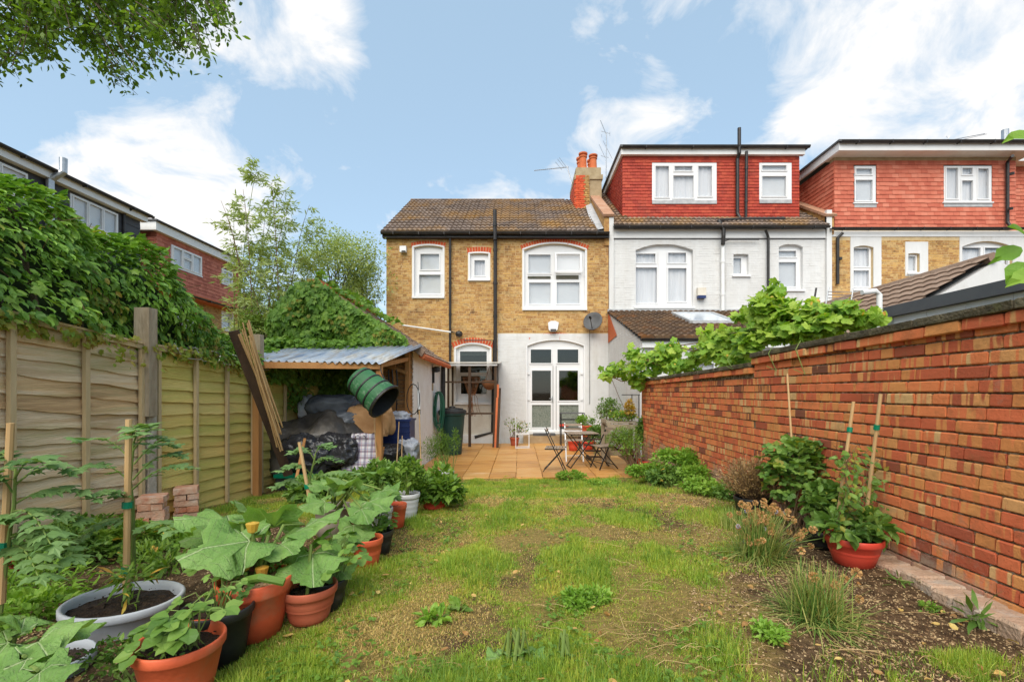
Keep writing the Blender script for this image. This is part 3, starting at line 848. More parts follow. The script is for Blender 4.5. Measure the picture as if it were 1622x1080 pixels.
# aerials, dish, alarm box: things fixed to the houses
def aerial(name, label, mast, booms, elems):
    t = thing(name, label, 'aerial', mast[0])
    MB().tube(mast, .018, 6).build('mast', mt['grey_pipe'], t)
    for a, b in booms: MB().tube([a, b], .014, 5).build('boom', mt['grey_pipe'], t)
    mb = MB()
    for a, b in elems: mb.tube([a, b], .007, 4)
    mb.build('elements', mt['grey_pipe'], t, kind='stuff')
    return t
Q = lambda px, py, Y: Vector((PX(px,Y), Y, PZ(py,Y)))
el = []
for i in range(16):
    c = Q(848+i*3.1, 270-i*.35, 17.2); el.append((c+Vector((0,-.12,-.05)), c+Vector((0,.12,.05))))
el += [(Q(883,252,17.2), Q(894,266,17.2)), (Q(886,250,17.2), Q(897,265,17.2)), (Q(880,257,17.2), Q(890,269,17.2))]
aerial('television_aerial', 'long horizontal comb aerial sticking out left of the chimney', [Q(906,292,17.0), Q(898,263,17.2)], [(Q(846,270.5,17.2), Q(901,265,17.2))], el)
el = [(Q(949,229,17.3), Q(959,251,17.3)), (Q(955,223,17.3), Q(970,252,17.3)), (Q(953,213,17.3), Q(953,218,17.3)), (Q(966,209,17.3), Q(966,216,17.3)), (Q(952,247,17.3), Q(964,250,17.3)), (Q(952,208,17.3),Q(966,212,17.3))]
aerial('television_aerial', 'tall mast aerial with crossed rods standing between chimney and red dormer', [Q(960,285,17.3), Q(960.5,210,17.3)], [(Q(951,191,17.3), Q(960.5,214,17.3))], el)
dish = thing('satellite_dish', 'round dark grey satellite dish on the brick wall right of the doors', 'satellite dish', Q(940,510,14.3))
rot = Euler((rad(72),0,rad(-25))).to_matrix()
prof = [(.001,.0),(.1,.006),(.2,.03),(.29,.07),(.3,.075),(.29,.08),(.2,.045),(.1,.02),(.001,.012)]
c = Q(940,510,14.25); MB().lathe(prof, c, 24, rot=rot).build('reflector', mt['felt'], dish, smooth=True)
MB().tube([c+rot@Vector((0,-.25,.06)), c+rot@Vector((0,-.05,.34))], .012, 6).build('arm', mt['black_pipe'], dish)
MB().lathe([(.035,-.05),(.04,.03),(.03,.05)], c+rot@Vector((0,-.03,.36)), 10, rot=rot).build('receiver', mt['black_pipe'], dish)
MB().tube([Q(934,519,14.4), Q(934,640,14.47), Q(933,560,14.49)][:2], .008, 5).build('cable', mt['felt'], dish)
ab = thing('alarm_box', 'white hexagonal alarm box above the french doors', 'alarm', Q(876,517,14.45))
mb = MB(); hexp = [(PX(x,14.4),PZ(y,14.4)) for x,y in ((868,511),(873,508.5),(880,508.5),(885,511),(883,522),(880,525),(872,525),(869,522))]
mb.prism(hexp, 14.36, YH-.008); mb.build('case', mt['white'], ab)
MB().box(PX(872,14.35),PX(881,14.35),14.345,14.36,PZ(524.5,14.35),PZ(521,14.35)).build('stripe', mt['felt'], ab)
t = MB().box(PX(633.5,14.4),PX(643.5,14.4),14.36,YH-.006,PZ(399.5,14.4),PZ(390,14.4)).build('vent_box', mt['white'])
MB().box(PX(635.5,14.3),PX(641.5,14.3),14.34,14.358,PZ(398.5,14.3),PZ(396,14.3)).build('slot', mt['felt'], t)
tag(t, 'small white box fixed high on brick wall near the left window', 'wall box')
fl = thing('floodlight', 'black floodlight on the brick wall beside the lower window', 'light', Q(726,528,14.3))
MB().lathe([(.02,0),(.09,.03),(.11,.1),(.09,.17),(.02,.2)], Q(727,534,14.32), 12, rot=None).build('lamp_head', mt['black_pipe'], fl)
MB().tube([Q(726,528,14.4), Q(714,525,14.46)], .016, 6).build('bracket', mt['black_pipe'], fl)
bm = thing('white_pole', 'long white pole fixed slantwise across the brick wall', 'pole', Q(637,515,14.35))
MB().tube([Q(637,515,14.35), Q(714,526,14.35)], .024, 8).build('tube', mt['white_pipe'], bm)
MB().tube([Q(637,515,14.35), Q(637.5,515.2,14.47)], .012, 6).build('bracket', mt['grey_pipe'], bm)

# ------------------------------------------------------------------ white house with the deep red dormer
wh = thing('white_house', 'white painted house right of the brick one with deep red tiled dormer', 'house', (2.8, YH, 0))
wx0, wx1 = 2.8, PX(1308, YH); wzE = PZ(362, YH)
H1 = HOLEPX((1007,386,1098,486), YH, 10); H2 = HOLEPX((1162,402,1186,436), YH, 1); H3 = HOLEPX((1234,386,1272,459), YH, 5)
H4 = HOLEPX((1070,552,1118,640), 10.7)
mb = MB(); slab(mb, wx0, wx1, 0, wzE, [H1,H2,H3], YH+.01, YH+.3); mb.box(wx0,wx1,YH+.3,22,0,wzE); mb.build('wall', mt['white_brick'], wh)
ew = [Hole(h.x0-.008, h.x1+.008, h.z0-.02, h.z1+.01, h.rise) for h in (H1,H2,H3)]
brick_face(wh, 'painted_brickwork', mt['white_brick'], wx0+.14, wx1, 0.02, wzE-.33, ew, YH+.01, proud=.0038, jit=.0006)
MB().box(wx0-.01, wx0+.13, YH-.06, YH+.02, PZ(500,YH), 7.0).build('pier', mt['white_brick'], wh)
MB().box(wx1-.02, wx1+.14, YH-.08, YH+.02, 3.5, PZ(334,YH)).build('pier', mt['white_brick'], wh)
MB().box(wx0+.131, wx1-.021, YH-.03, YH+.009, PZ(377.5,YH), wzE-.03).build('fascia', mt['white_wood'], wh)
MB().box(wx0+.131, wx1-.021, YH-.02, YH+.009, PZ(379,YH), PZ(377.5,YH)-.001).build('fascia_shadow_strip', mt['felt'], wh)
P = lambda r: PXR(r, YH)
w1 = window(wh, H1, [P((1009,400,1040,415)), P((1008.5,422,1042.5,479)), P((1060,398.5,1089,415)), P((1060,423,1089.5,476.5))], YH+.01, behind='curtain', depth=.12, sill=.05)
MB().box(PX(1044,YH),PX(1057,YH),YH+.09,YH+.128,H1.z0,PZ(397,YH)).build('mullion', mt['white'], w1)
window(wh, H2, [P((1163,407,1177,432))], YH+.01, depth=.12, behind='blind', sill=.05)
window(wh, H3, [P((1235.5,395.5,1264.5,405.5)), P((1235.5,413.5,1264.5,453))], YH+.01, depth=.12, behind='blind', sill=.05)
# dormer
Yd = 15.2; dx0, dx1 = PX(986,Yd), PX(1265.5,Yd); dz0, dz1 = PZ(352.5,Yd), PZ(248,Yd)
D1 = Hole(*PXR((1032.5,259,1134.5,318),Yd)); D2 = Hole(*PXR((1202,259,1253,317),Yd))
mb = MB(); slab(mb, dx0+.02, dx1-.02, dz0, dz1, [D1,D2], Yd+.001, Yd+.2)
dorm = mb.build('dormer', mt['felt'], wh)
MB().box(dx0+.02, dx0+.1, Yd+.2, 19.2, dz0+.3, dz1).build('cheek', mt['felt'], dorm)
MB().box(dx1-.1, dx1-.02, Yd+.2, 19.2, dz0+.3, dz1).build('cheek', mt['felt'], dorm)
hung_tiles(dorm, mt['red_tile'], dx0, dx1, dz0, dz1, [Hole(D1.x0,D1.x1,D1.z0-.13,D1.z1), Hole(D2.x0,D2.x1,D2.z0-.13,D2.z1)], Yd)
sx = lambda Vv: np.stack([dx0+.015 + (Vv[...,1]-Yd), Vv[...,0], Vv[...,2]], -1)
hung_tiles(dorm, mt['red_tile'], Yd, 19.0, dz0, dz1, [], Yd, xf=sx, clip=lambda v: (Yd, min(19.0, Yd + (v-dz0)/.64 + .15)))
sx2 = lambda Vv: np.stack([dx1-.015 - (Vv[...,1]-Yd), Vv[...,0], Vv[...,2]], -1)
hung_tiles(dorm, mt['red_tile'], Yd, 19.0, dz0, dz1, [], Yd, xf=sx2, clip=lambda v: (Yd, min(19.0, Yd + (v-dz0)/.64 + .15)))
P = lambda r: PXR(r, Yd)
window(wh, D1, [P((1037.5,264,1059,313.5)), P((1067.5,264,1096,272)), P((1065.5,279,1098,315)), P((1105,264,1127,312))], Yd, depth=-.03, behind='curtain', sill=0)
window(wh, D2, [P((1206,263,1244.5,271)), P((1206,280,1244,312))], Yd, depth=-.03, behind='blind', sill=0)
for h in (D1, D2): MB().box(h.x0, h.x1, Yd-.05, Yd-.002, h.z0-.12, h.z0-.004).build('sill', mt['lead'], dorm)
zf = PZ(238,Yd)
MB().box(dx0-.07, dx1+.12, Yd-.14, Yd+.0, dz1+.0, zf).build('fascia', mt['white_wood'], dorm)
MB().box(dx0-.07, dx0+.0, Yd+.001, 19.4, dz1-.0, zf-.0).build('fascia', mt['white_wood'], dorm)
MB().box(dx0-.12, dx1+.24, Yd-.22, 19.5, zf+.002, zf+.07).build('roof', mt['felt'], dorm)
gutter(dorm, dx0-.05, dx1+.22, Yd-.21, zf+.03, .07, nbr=4)
# main roof slope under the dormer
s2 = Vector((0, 4.2, 4.2*.66))
roof = MB().add([(wx0+.1,14.35,wzE),(wx1,14.35,wzE),(wx1,18.9,wzE+4.55*.66),(wx0+.1,18.9,wzE+4.55*.66),(wx1,22.5,wzE),(wx0+.1,22.5,wzE)],[(0,1,2,3),(3,2,4,5)]).build('roof', mt['felt'], wh)
roof_tiles(roof, 'roof_tiles', mt['roof'], (wx0+.12, 14.3, wzE+.01), (1,0,0), s2, wx1-wx0-.15, s2.length, .3, .33, 2, amp=.034, drop=.05,
           clip=lambda u, v: v < 1.1 or u < (dx0-wx0) or u > dx1-wx0)
gutter(wh, wx0+.1, wx1-.03, 14.28, wzE-.0, .06, nbr=7)
# right hand parapet
mb = MB(); mb.add([(wx1-.02,14.45,wzE-.2),(wx1-.02,14.45,7.0),(wx1-.02,18.4,9.4),(wx1-.02,18.4,8.4),(wx1+.22,14.45,wzE-.2),(wx1+.22,14.45,7.0),(wx1+.22,18.4,9.4),(wx1+.22,18.4,8.4)],
       [(0,1,2,3),(7,6,5,4),(1,5,6,2),(0,4,5,1),(0,3,7,4)])
pw = mb.build('party_wall', mt['stock'], wh)
for i in range(10):
    A = Vector((wx1+.1,14.38,7.02)); B = Vector((wx1+.1,18.4,9.46)); MB().bar(A.lerp(B,i/10), A.lerp(B,(i+.96)/10), .34, .075).build('coping_tile', mt['coping_clay'], pw)
# pipes
yp = Yd-.12
pipe(wh, [Q(1171,203,yp-.1), Q(1171,243,yp-.1), Q(1168,252,yp), Q(1168,338,yp), Q(1174,349,yp-.1)], .055, name='soil_pipe', collars=0)
pipe(wh, [Q(1182.5,240,yp-.05), Q(1181.5,345,yp)], .045, name='downpipe', collars=2)
pipe(wh, [Q(1243,347,yp-.3), Q(1180,347.5,yp-.3), Q(1146,349,14.6), Q(1139,350,14.45), Q(1146,364,14.3), Q(1146,374,14.3), Q(1145,388,14.35)], .06, name='soil_pipe')
pipe(wh, [Q(1145,388,14.4), Q(1145,492,14.4)], .055, 'white_pipe', name='soil_pipe', collars=2)
pipe(wh, [Q(1146,382,14.38), Q(1156,379.5,14.4), Q(1202,379.5,14.4)], .018, name='waste_pipe')
pipe(wh, [Q(1213,365,14.3), Q(1217,376,14.42), Q(1217,490,14.42)], .04, name='downpipe', collars=0)
t = thing('alarm_box', 'white alarm box with blue base on the white upper wall', 'alarm', Q(1111,465,14.4))
MB().box(PX(1105,14.4),PX(1118,14.4),14.36,YH,PZ(468,14.4),PZ(456,14.4)).build('case', mt['cream'], t)
mt['navy'] = M('navy_plastic', [(.01,.02,.09),(.02,.04,.14)], rnd=0, rough=.4)
MB().box(PX(1105.5,14.4),PX(1117.5,14.4),14.355,YH,PZ(472.5,14.4),PZ(468.2,14.4)).build('base', mt['navy'], t)

# single storey extension of the white house
ext = thing('white_extension', 'white single storey extension with dark mossy roof and skylight, half behind the vine', 'extension', (2.8, 10.7, 0))
ex1 = 8.1; ez = 2.8; ezt = PZ(494,YH)
H4 = Hole(3.4, 4.6, 1.0, 2.35)
mb = MB(); slab(mb, 2.78, ex1, 0, ez-.02, [H4], 10.7, 10.95)
mb.add([(2.78,10.95,0),(2.78,14.49,0),(2.78,14.49,ezt-.03),(2.78,10.95,ez+.03),(3.0,10.95,0),(3.0,14.49,0),(3.0,14.49,ezt-.03),(3.0,10.95,ez+.03)],[(0,3,2,1),(4,5,6,7),(3,7,6,2),(0,4,7,3)])
mb.build('wall', mt['white_brick'], ext)
r = brick_rects(10.7, 14.49, 0, 4.0, [], top=lambda v: (10.7 + max(0, (v-ez)/(ezt-ez)*3.8), 14.49))
r = np.array(r); np_boxes('painted_brickwork', np.column_stack([np.full(len(r),2.796), r[:,0], r[:,1]]), np.column_stack([np.full(len(r),.04), r[:,2], r[:,3]]), mt['white_brick'], ext, kind='stuff', jit=.0006)
MB().add([(2.755,13.2,3.18),(2.755,14.45,3.1),(2.755,14.45,ezt-.02),(2.765,13.2,3.18),(2.765,14.45,3.1),(2.765,14.45,ezt-.02)],[(0,2,1),(3,4,5),(0,3,5,2),(0,1,4,3)]).build('bare_brick_patch', mt['clay'], ext)
window(ext, H4, [(3.5,4.0,1.1,1.85),(4.1,4.5,1.1,1.85),(3.5,4.5,1.95,2.25)], 10.7, behind='blind')
MB().box(2.8, ex1, 10.6, 10.698, ez-.2, ez-.0).build('fascia', mt['white_wood'], ext)
gutter(ext, 2.76, ex1, 10.56, ez+.0, .06)
dv = Vector((0, 3.95, ezt-ez-.02))
rf = MB().add([(2.74,10.55,ez-.02),(ex1,10.55,ez-.02),(ex1,14.5,ezt-.04),(2.74,14.5,ezt-.04)],[(0,1,2,3)]).build('roof', mt['felt'], ext)
roof_tiles(rf, 'roof_tiles', mt['roof_dark'], (2.74,10.52,ez+.0), (1,0,0), dv, ex1-2.74, dv.length, .33, .27, 2, amp=.036, drop=.05)
MB().box(2.74, ex1, 14.4, 14.5, ezt-.02, ezt+.07).build('flashing', mt['lead'], rf)
# skylight frame lying in the roof
def on_roof(x, t, h=0.0):
    return Vector((x, 10.52 + 3.98*t, ez + (ezt-ez)*t + h))
sk = MB(); X0, X1, T0, T1 = PX(1098,12.1), PX(1168,12.1), .42, .8
X0b, X1b = X0, X1
for a, b in (((X0,T0),(X1,T0)),((X1,T0),(X1,T1)),((X1,T1),(X0,T1)),((X0,T1),(X0,T0))):
    sk.bar(on_roof(*a,.08), on_roof(*b,.08), .09, .08)
sk = sk.build('skylight', mt['lead'], rf)
MB().add([on_roof(X0,T0,.1), on_roof(X1,T0,.1), on_roof(X1,T1,.1), on_roof(X0,T1,.1)],[(0,1,2,3)]).build('pane', M('skylight_glass', [(.5,.55,.6),(.6,.65,.7)], rough=.05, rnd=0), rf)

# ------------------------------------------------------------------ right house: stock brick, coral dormer
rh = thing('terraced_house', 'brick terraced house at right with coral red tiled dormer and white window surrounds', 'house', (9.8, YH, 0))
rx0, rx1 = wx1+.15, PX(1640, YH); rzE = PZ(365,YH)
F1 = HOLEPX((1352,389,1383.5,458), YH, 3); F2 = HOLEPX((1438.5,401,1457,432), YH, 1); F3 = HOLEPX((1524,382,1604,450), YH, 9)
mb = MB(); slab(mb, rx0, rx1, 0, rzE, [F1,F2,F3], YH+.01, YH+.3); mb.box(rx0,rx1,YH+.3,22,0,rzE); mb.build('wall', mt['stock_mortar'], rh)
S1 = HOLEPX((1347,374,1396,463), YH); S2 = HOLEPX((1434,383,1470,437), YH, 2); S3 = HOLEPX((1520,374,1622,455), YH)
brick_face(rh, 'brickwork', mt['stock'], rx0, rx1, 0, rzE-.28, [S1,S2,S3], YH+.01)
for h, f in ((S1,F1),(S2,F2),(S3,F3)):
    mb = MB(); slab(mb, h.x0, h.x1, h.z0, h.z1, [f], YH-.006, YH+.012); mb.build('surround', mt['white_brick'], rh)
P = lambda r: PXR(r, YH)
window(rh, F1, [P((1354,392,1380,421.5)), P((1354,427,1380,453))], YH+.0, depth=.1, behind='curtain', sill=.05)
window(rh, F2, [P((1440.5,404.5,1454,428.5))], YH+.0, depth=.1, behind='blind', sill=.05)
window(rh, F3, [P((1526,391,1557.5,446)), P((1564,391,1602,446))], YH+.0, depth=.1, behind='curtain', sill=.05)
MB().box(rx0, rx1, YH-.02, YH+.005, PZ(375,YH), rzE-.02).build('fascia', mt['white_wood'], rh)
gutter(rh, rx0-.1, rx1, YH-.16, rzE+.03, .06, nbr=8)
Ye = 14.55; ex0, ex1_ = PX(1321,Ye), PX(1608,Ye); e0, e1 = PZ(362,Ye), PZ(255,Ye)
E1 = Hole(*PXR((1352.5,264,1386,322),Ye)); E2 = Hole(*PXR((1494,264,1569,321),Ye))
mb = MB(); slab(mb, ex0+.02, ex1_-.02, e0, e1, [E1,E2], Ye+.001, Ye+.2); dorm = mb.build('dormer', mt['felt'], rh)
MB().box(ex0+.02, ex0+.1, Ye+.2, 19, e0, e1).build('cheek', mt['felt'], dorm)
hung_tiles(dorm, mt['coral_tile'], ex0, ex1_, e0, e1, [Hole(E1.x0,E1.x1+.03,E1.z0-.14,E1.z1), Hole(E2.x0,E2.x1+.03,E2.z0-.14,E2.z1)], Ye, tl=.132, tw=.2, singles=300)
sx = lambda Vv: np.stack([ex0+.015 + (Vv[...,1]-Ye), Vv[...,0], Vv[...,2]], -1)
hung_tiles(dorm, mt['coral_tile'], Ye, 19.0, e0, e1, [], Ye, xf=sx, tl=.132, tw=.2)
P = lambda r: PXR(r, Ye)
window(rh, E1, [P((1354.5,268,1379.5,277.5)), P((1353.5,286,1380.5,319))], Ye, depth=-.03, behind='blind', sill=.03)
window(rh, E2, [P((1497,267,1515.5,316)), P((1522,267,1538.5,278)), P((1521.5,287,1539,319)), P((1547,268,1564,316))], Ye, depth=-.03, behind='curtain', sill=.03)
for h in (E1, E2): MB().box(h.x0, h.x1+.03, Ye-.028, Ye-.002, h.z0-.14, h.z0-.034).build('sill', mt['lead'], dorm)
zf = PZ(238,Ye)
MB().box(ex0-.15, ex1_+.3, Ye-.45, Ye-.4, e1+.1, zf).build('fascia', mt['white_wood'], dorm)
MB().box(ex0-.15, ex0-.08, Ye-.399, 19.3, e1+.1, zf).build('fascia', mt['white_wood'], dorm)
MB().box(ex0-.079, ex1_+.3, Ye-.399, Ye+.3, e1+.1, e1+.13).build('soffit', mt['cream'], dorm)
MB().box(ex0-.0, ex1_, Ye-.02, Ye+.2, e1+.002, e1+.099).build('head_board', mt['render'], dorm)
MB().box(ex0-.2, ex1_+.35, Ye-.52, 19.4, zf+.002, zf+.06).build('roof', mt['felt'], dorm)
gutter(dorm, ex0-.15, ex1_+.3, Ye-.52, zf+.02, .07, nbr=6)
pipe(rh, [Q(1604,247,14.1), Q(1596,257,14.45), Q(1596,352,14.45), Q(1600,358,14.4)], .045, name='downpipe', collars=2)
pipe(rh, [Q(1335,369,14.4), Q(1327,377,14.44), Q(1327,450,14.44)], .045, name='downpipe', collars=1)
MB().tube([Q(1592,236,15.5), Q(1592,206,15.5)], .1, 12).build('flue', mt['grey_pipe'], rh)
el = [(Q(1503+i*4.6, 226.3-i*1.05, 16)+Vector((0,-.12,-.04)), Q(1503+i*4.6, 226.3-i*1.05, 16)+Vector((0,.12,.04))) for i in range(13)] + [(Q(1497,221,16),Q(1504,230,16)),(Q(1504,216,16),Q(1500,222,16)),(Q(1499,216,16),Q(1508,230,16))]
aerial('television_aerial', 'small comb aerial on the flat roof of the far right dormer', [Q(1498,240,16), Q(1498,222,16)], [(Q(1497,224,16), Q(1560,212,16))], el)
# next house along, at the picture edge
nh = thing('terraced_house', 'red tiled house end at the far right edge of the terrace', 'house', (PX(1640,YH), YH, 0))
fx = PX(1612,Ye)+.35
MB().box(rx1+.0, 24, YH+.05, 22, 0, rzE).build('wall', mt['stock'], nh)
mb = MB(); mb.box(fx+.1, 23, 15.6, 20, 6.9, 9.1); d2 = mb.build('dormer', mt['felt'], nh)
sx = lambda Vv: np.stack([fx+.1 + (Vv[...,1]-15.6), Vv[...,0], Vv[...,2]], -1)
hung_tiles(d2, mt['coral_tile'], 15.6, 20.0, 6.9, 9.1, [], 15.6, xf=sx, tl=.12)
hung_tiles(d2, mt['coral_tile'], fx+.1, 23, 6.9, 9.1, [], 15.6, tl=.12)
MB().box(fx-.05, 23.2, 15.2, 20.2, 9.1, 9.3).build('fascia', mt['white_wood'], d2)
MB().box(fx-.1, 23.3, 15.1, 20.3, 9.302, 9.38).build('roof', mt['felt'], d2)
pipe(nh, [(fx-.3,15.0,7.9),(fx-.1,15.0,7.9),(fx-.1,15.0,6.8)], .09, name='soil_pipe')

# lean-to of the right house, brown tiles and white gable, seen over the garden wall
lt = thing('lean_to', 'white lean-to with brown tiled pitched roof in front of the right house', 'extension', (8, 9, 0))
RX, RZ = PX(1570,9.0), PZ(411,9.0); EXx, EZ = 6.6, PZ(411,9.0)-1.55
mb = MB(); mb.prism([(EXx,0),(12.5,0),(12.5,RZ-1.2),(RX+.1,RZ-.03),(EXx,EZ-.03)], 9.0, YH-.01); mb.build('wall', mt['white_brick'], lt)
dvv = Vector((RX-EXx, 0, RZ-EZ))
rf = MB().add([(EXx-.1,9.05,EZ),(RX,9.05,RZ),(RX,14.48,RZ),(EXx-.1,14.48,EZ)],[(0,1,2,3)]).build('roof', mt['felt'], lt)
roof_tiles(rf, 'roof_tiles', mt['roof_brown'], (EXx-.1,8.95,EZ+.02), (0,1,0), dvv, 5.5, dvv.length, .3, .3, 1, amp=.02, drop=.035)
mb = MB()
for i in range(13): mb.tube([(RX,8.95+i*.43,RZ+.03),(RX,9.36+i*.43,RZ+.03)], .1, 8)
mb.build('ridge_tiles', mt['roof_brown'], rf)
# grey-edged flat roofed outbuilding just over the wall
fo = thing('garden_room', 'white tiled garden room with dark grey roof edge beyond the wall at right', 'outbuilding', (5, 5, 0))
BX = 5.0; zb = 2.74
MB().box(BX, 8, 2.2, 6.42, 0, zb-.15).build('wall', mt['white_brick'], fo)
c_, s_ = [], []
for j in range(7):
    for i in range(9):
        c_.append((BX-.01, 2.45+i*.5+(.25 if j%2 else 0), zb-.226-j*.15)); s_.append((.03,.494,.144))
c_ = np.array(c_); k_ = c_[:,1] < 6.2; np_boxes('cladding_tiles', c_[k_], np.array(s_)[k_], mt['white'], fo, kind='stuff')
MB().box(BX-.1, 8.1, 2.1, 6.5, zb-.15, zb-.02).build('roof_edge', M('anthracite', [(.07,.075,.085),(.09,.095,.1)], rnd=0, rough=.5), fo)
MB().box(BX-.05, 8.05, 2.15, 6.45, zb-.019, zb+.0).build('roof', mt['felt'], fo)
pp = PX(1393,5.9)
vp = MB().tube([(pp-.22,5.9,PZ(463,5.9)),(pp-.05,5.9,PZ(461,5.9)),(pp,5.9,PZ(467,5.9)),(pp,5.9,1.0)], .032, 10)
tag(vp.build('vent_pipe', mt['white_pipe']), 'white bent vent pipe standing up behind the garden wall', 'pipe')

# ------------------------------------------------------------------ left terrace (built facing -Y, then turned to face +X)
def turned(root, Xp):
    """local x -> world y ; local -y -> world +x ; facade plane local y=0 -> world x=Xp"""
    root.rotation_euler = (0, 0, math.pi/2); root.location = (Xp, 0, 0)
def LP(px, Xp): return -Xp*F/(CX-px)             # world Y (= local x) of a photo column on the facade
def LZ(py, px, Xp): return CH + (HY-py)/F*LP(px, Xp)
# building the parts with the root at the origin keeps local = world while building
lh = thing('terraced_house', 'red tiled dormer house of the left terrace with arched white window', 'house')
Xp = -14.0
u0, u1 = LP(247,Xp), LP(382,Xp)
z0, z1 = 5.75, 7.75
A1 = Hole(LP(269.5,Xp), LP(318,Xp), 6.66, 7.5); A2 = Hole(LP(350,Xp), LP(367,Xp), 6.7, 7.38)
A3 = Hole(LP(270.6,Xp), LP(318,Xp), 3.9, 5.35, .3); A4 = Hole(LP(363.8,Xp), LP(379,Xp), 4.62, 5.42)
wz = 5.68
mb = MB(); slab(mb, 17.6, 25.0, 0, wz, [A3,A4], .35, .6); mb.box(17.6, 25.0, .6, 8, 0, wz); mb.build('wall', mt['stock_mortar'], lh)
brick_face(lh, 'brickwork', mt['stock'], 17.6, 25.0, 3.0, wz, [Hole(h.x0-.1,h.x1+.1,h.z0-.1,h.z1+.1,h.rise) for h in (A3,A4)], .35)
mb = MB(); slab(mb, u0+.02, u1-.02, z0, z1, [A1,A2], .001, .2); mb.box(u0+.02,u0+.1,.2,3.5,z0,z1); mb.box(u1-.1,u1-.02,.2,3.5,z0,z1); d = mb.build('dormer', mt['felt'], lh)
hung_tiles(d, mt['plum_tile'], u0, u1, z0, z1, [A1,A2], 0, tl=.155, tw=.2)
sx = lambda Vv: np.stack([u0+.015 + Vv[...,1], Vv[...,0], Vv[...,2]], -1)
hung_tiles(d, mt['plum_tile'], 0, 3.4, z0, z1, [], 0, xf=sx, tl=.155, tw=.2)
def sub(h, n, top=True):
    w = (h.x1-h.x0-.1)/n; r = []
    for i in range(n):
        a = h.x0+.05+w*i+.05; b = a+w-.1
        if i % 2 == 1 and n == 3 or (n == 1): r += [(a,b,h.z0+.08,h.z0+(h.z1-h.z0)*.55),(a,b,h.z0+(h.z1-h.z0)*.66,h.z1-.08)]
        else: r.append((a,b,h.z0+.08,h.z1-.08-h.rise))
    return r
window(lh, A1, sub(A1,3), 0, depth=-.06, behind='blind', sill=.04); window(lh, A2, sub(A2,1), 0, depth=-.06, behind='blind', sill=.04)
window(lh, A3, [(a,b,c,d_-h) for (a,b,c,d_),h in zip([(A3.x0+.06+i*.6, A3.x0+.52+i*.6, A3.z0+.08, A3.z1-.08) for i in range(int((A3.x1-A3.x0)/.6))],[.3]*9)], .35, depth=.08, band=.09, behind='curtain')
window(lh, A4, sub(A4,1), .35, depth=.08, band=.07, behind='blind')
MB().box(u0-.25, u1+.35, -.2, -.001, z1+.0, z1+.33).build('fascia', mt['white_wood'], d)
MB().box(u0-.25, u0-.18, 0, 3.6, z1+.0, z1+.33).build('fascia', mt['white_wood'], d)
MB().box(u0-.3, u1+.4, -.26, 3.7, z1+.331, z1+.4).build('roof', mt['felt'], d)
gutter(d, u0-.2, u1+.4, -.26, z1+.36, .05)
MB().box(u0-.3, u1+.9, -.1, .349, wz-.12, z0-.002).build('eaves_board', mt['clay'], lh)
gutter(lh, 17.6, 25.4, -.2, wz-.03, .07, nbr=6)
MB().add([(u1+.0,-.15,wz),(25.4,-.15,wz),(25.4,3.5,8.1),(u1,3.5,8.1)],[(0,1,2,3)]).build('roof', mt['roof_dark'], lh)
pipe(lh, [(u1-.05,-.05,z1+.2),(u1-.15,-.04,z1-.2),(u1-.15,-.04,z0-.1)], .04, name='downpipe')
turned(lh, Xp)
bh = thing('terraced_house', 'dark slate clad dormer house of the left terrace with silver flue', 'house')
Xb = -13.8; v1_ = 17.0
B1 = Hole(LP(109,Xb), LP(185,Xb), 6.85, 7.68); B0 = Hole(12.35, LP(41,Xb), 6.9, 7.68)
MB().box(3, v1_, .5, 8, 0, 5.5).build('wall', mt['stock'], bh)
mb = MB(); slab(mb, 3.0, v1_-.02, 5.5, 7.78, [B1,B0], .001, .2); mb.box(v1_-.1, v1_-.02,.2,5,5.5,7.78); mb.box(3,v1_-.1,.4,.5,5.5,7.78); d = mb.build('dormer', mt['felt'], bh)
hung_tiles(d, mt['slate'], 3.0, v1_, 5.5, 7.78, [B1,B0], 0, tw=.6, tl=.3, name='slate_panels')
sx = lambda Vv: np.stack([v1_-.015 - (Vv[...,1]), Vv[...,0], Vv[...,2]], -1)
hung_tiles(d, mt['slate'], 0, 5, 5.5, 7.78, [], 0, xf=sx, tw=.6, tl=.3, name='slate_panels')
w3 = (B1.x1-B1.x0-.1)/3
window(bh, B1, [(B1.x0+.05+i*w3+.04, B1.x0+.05+(i+1)*w3-.04, B1.z0+.07, B1.z1-.07) for i in range(3)], 0, depth=-.05, behind='blind', sill=.05)
window(bh, B0, [(B0.x0+.07, B0.x1-.07, B0.z0+.07, B0.z1-.07)], 0, depth=-.06, behind='blind', sill=.04)
MB().box(2.8, v1_+.1, -.22, -.001, 7.78, 8.0).build('fascia', mt['white_wood'], d)
MB().box(2.8, v1_+.25, -.3, 5.2, 8.001, 8.09).build('roof', mt['felt'], d)
gutter(d, 2.8, v1_+.25, -.3, 8.04, .07, nbr=8)
uf = 13.62
fl_ = MB().tube([(uf+.12,-.4,8.45),(uf+.12,-.4,8.05),(uf-.02,-.15,7.75),(uf-.02,-.15,6.4)], .1, 12); fl_.build('flue', mt['grey_pipe'], bh)
pipe(bh, [(v1_-.65,-.25,8.0),(v1_-.75,-.06,7.75),(v1_-.75,-.06,6.0)], .045, name='downpipe')
turned(bh, Xb)

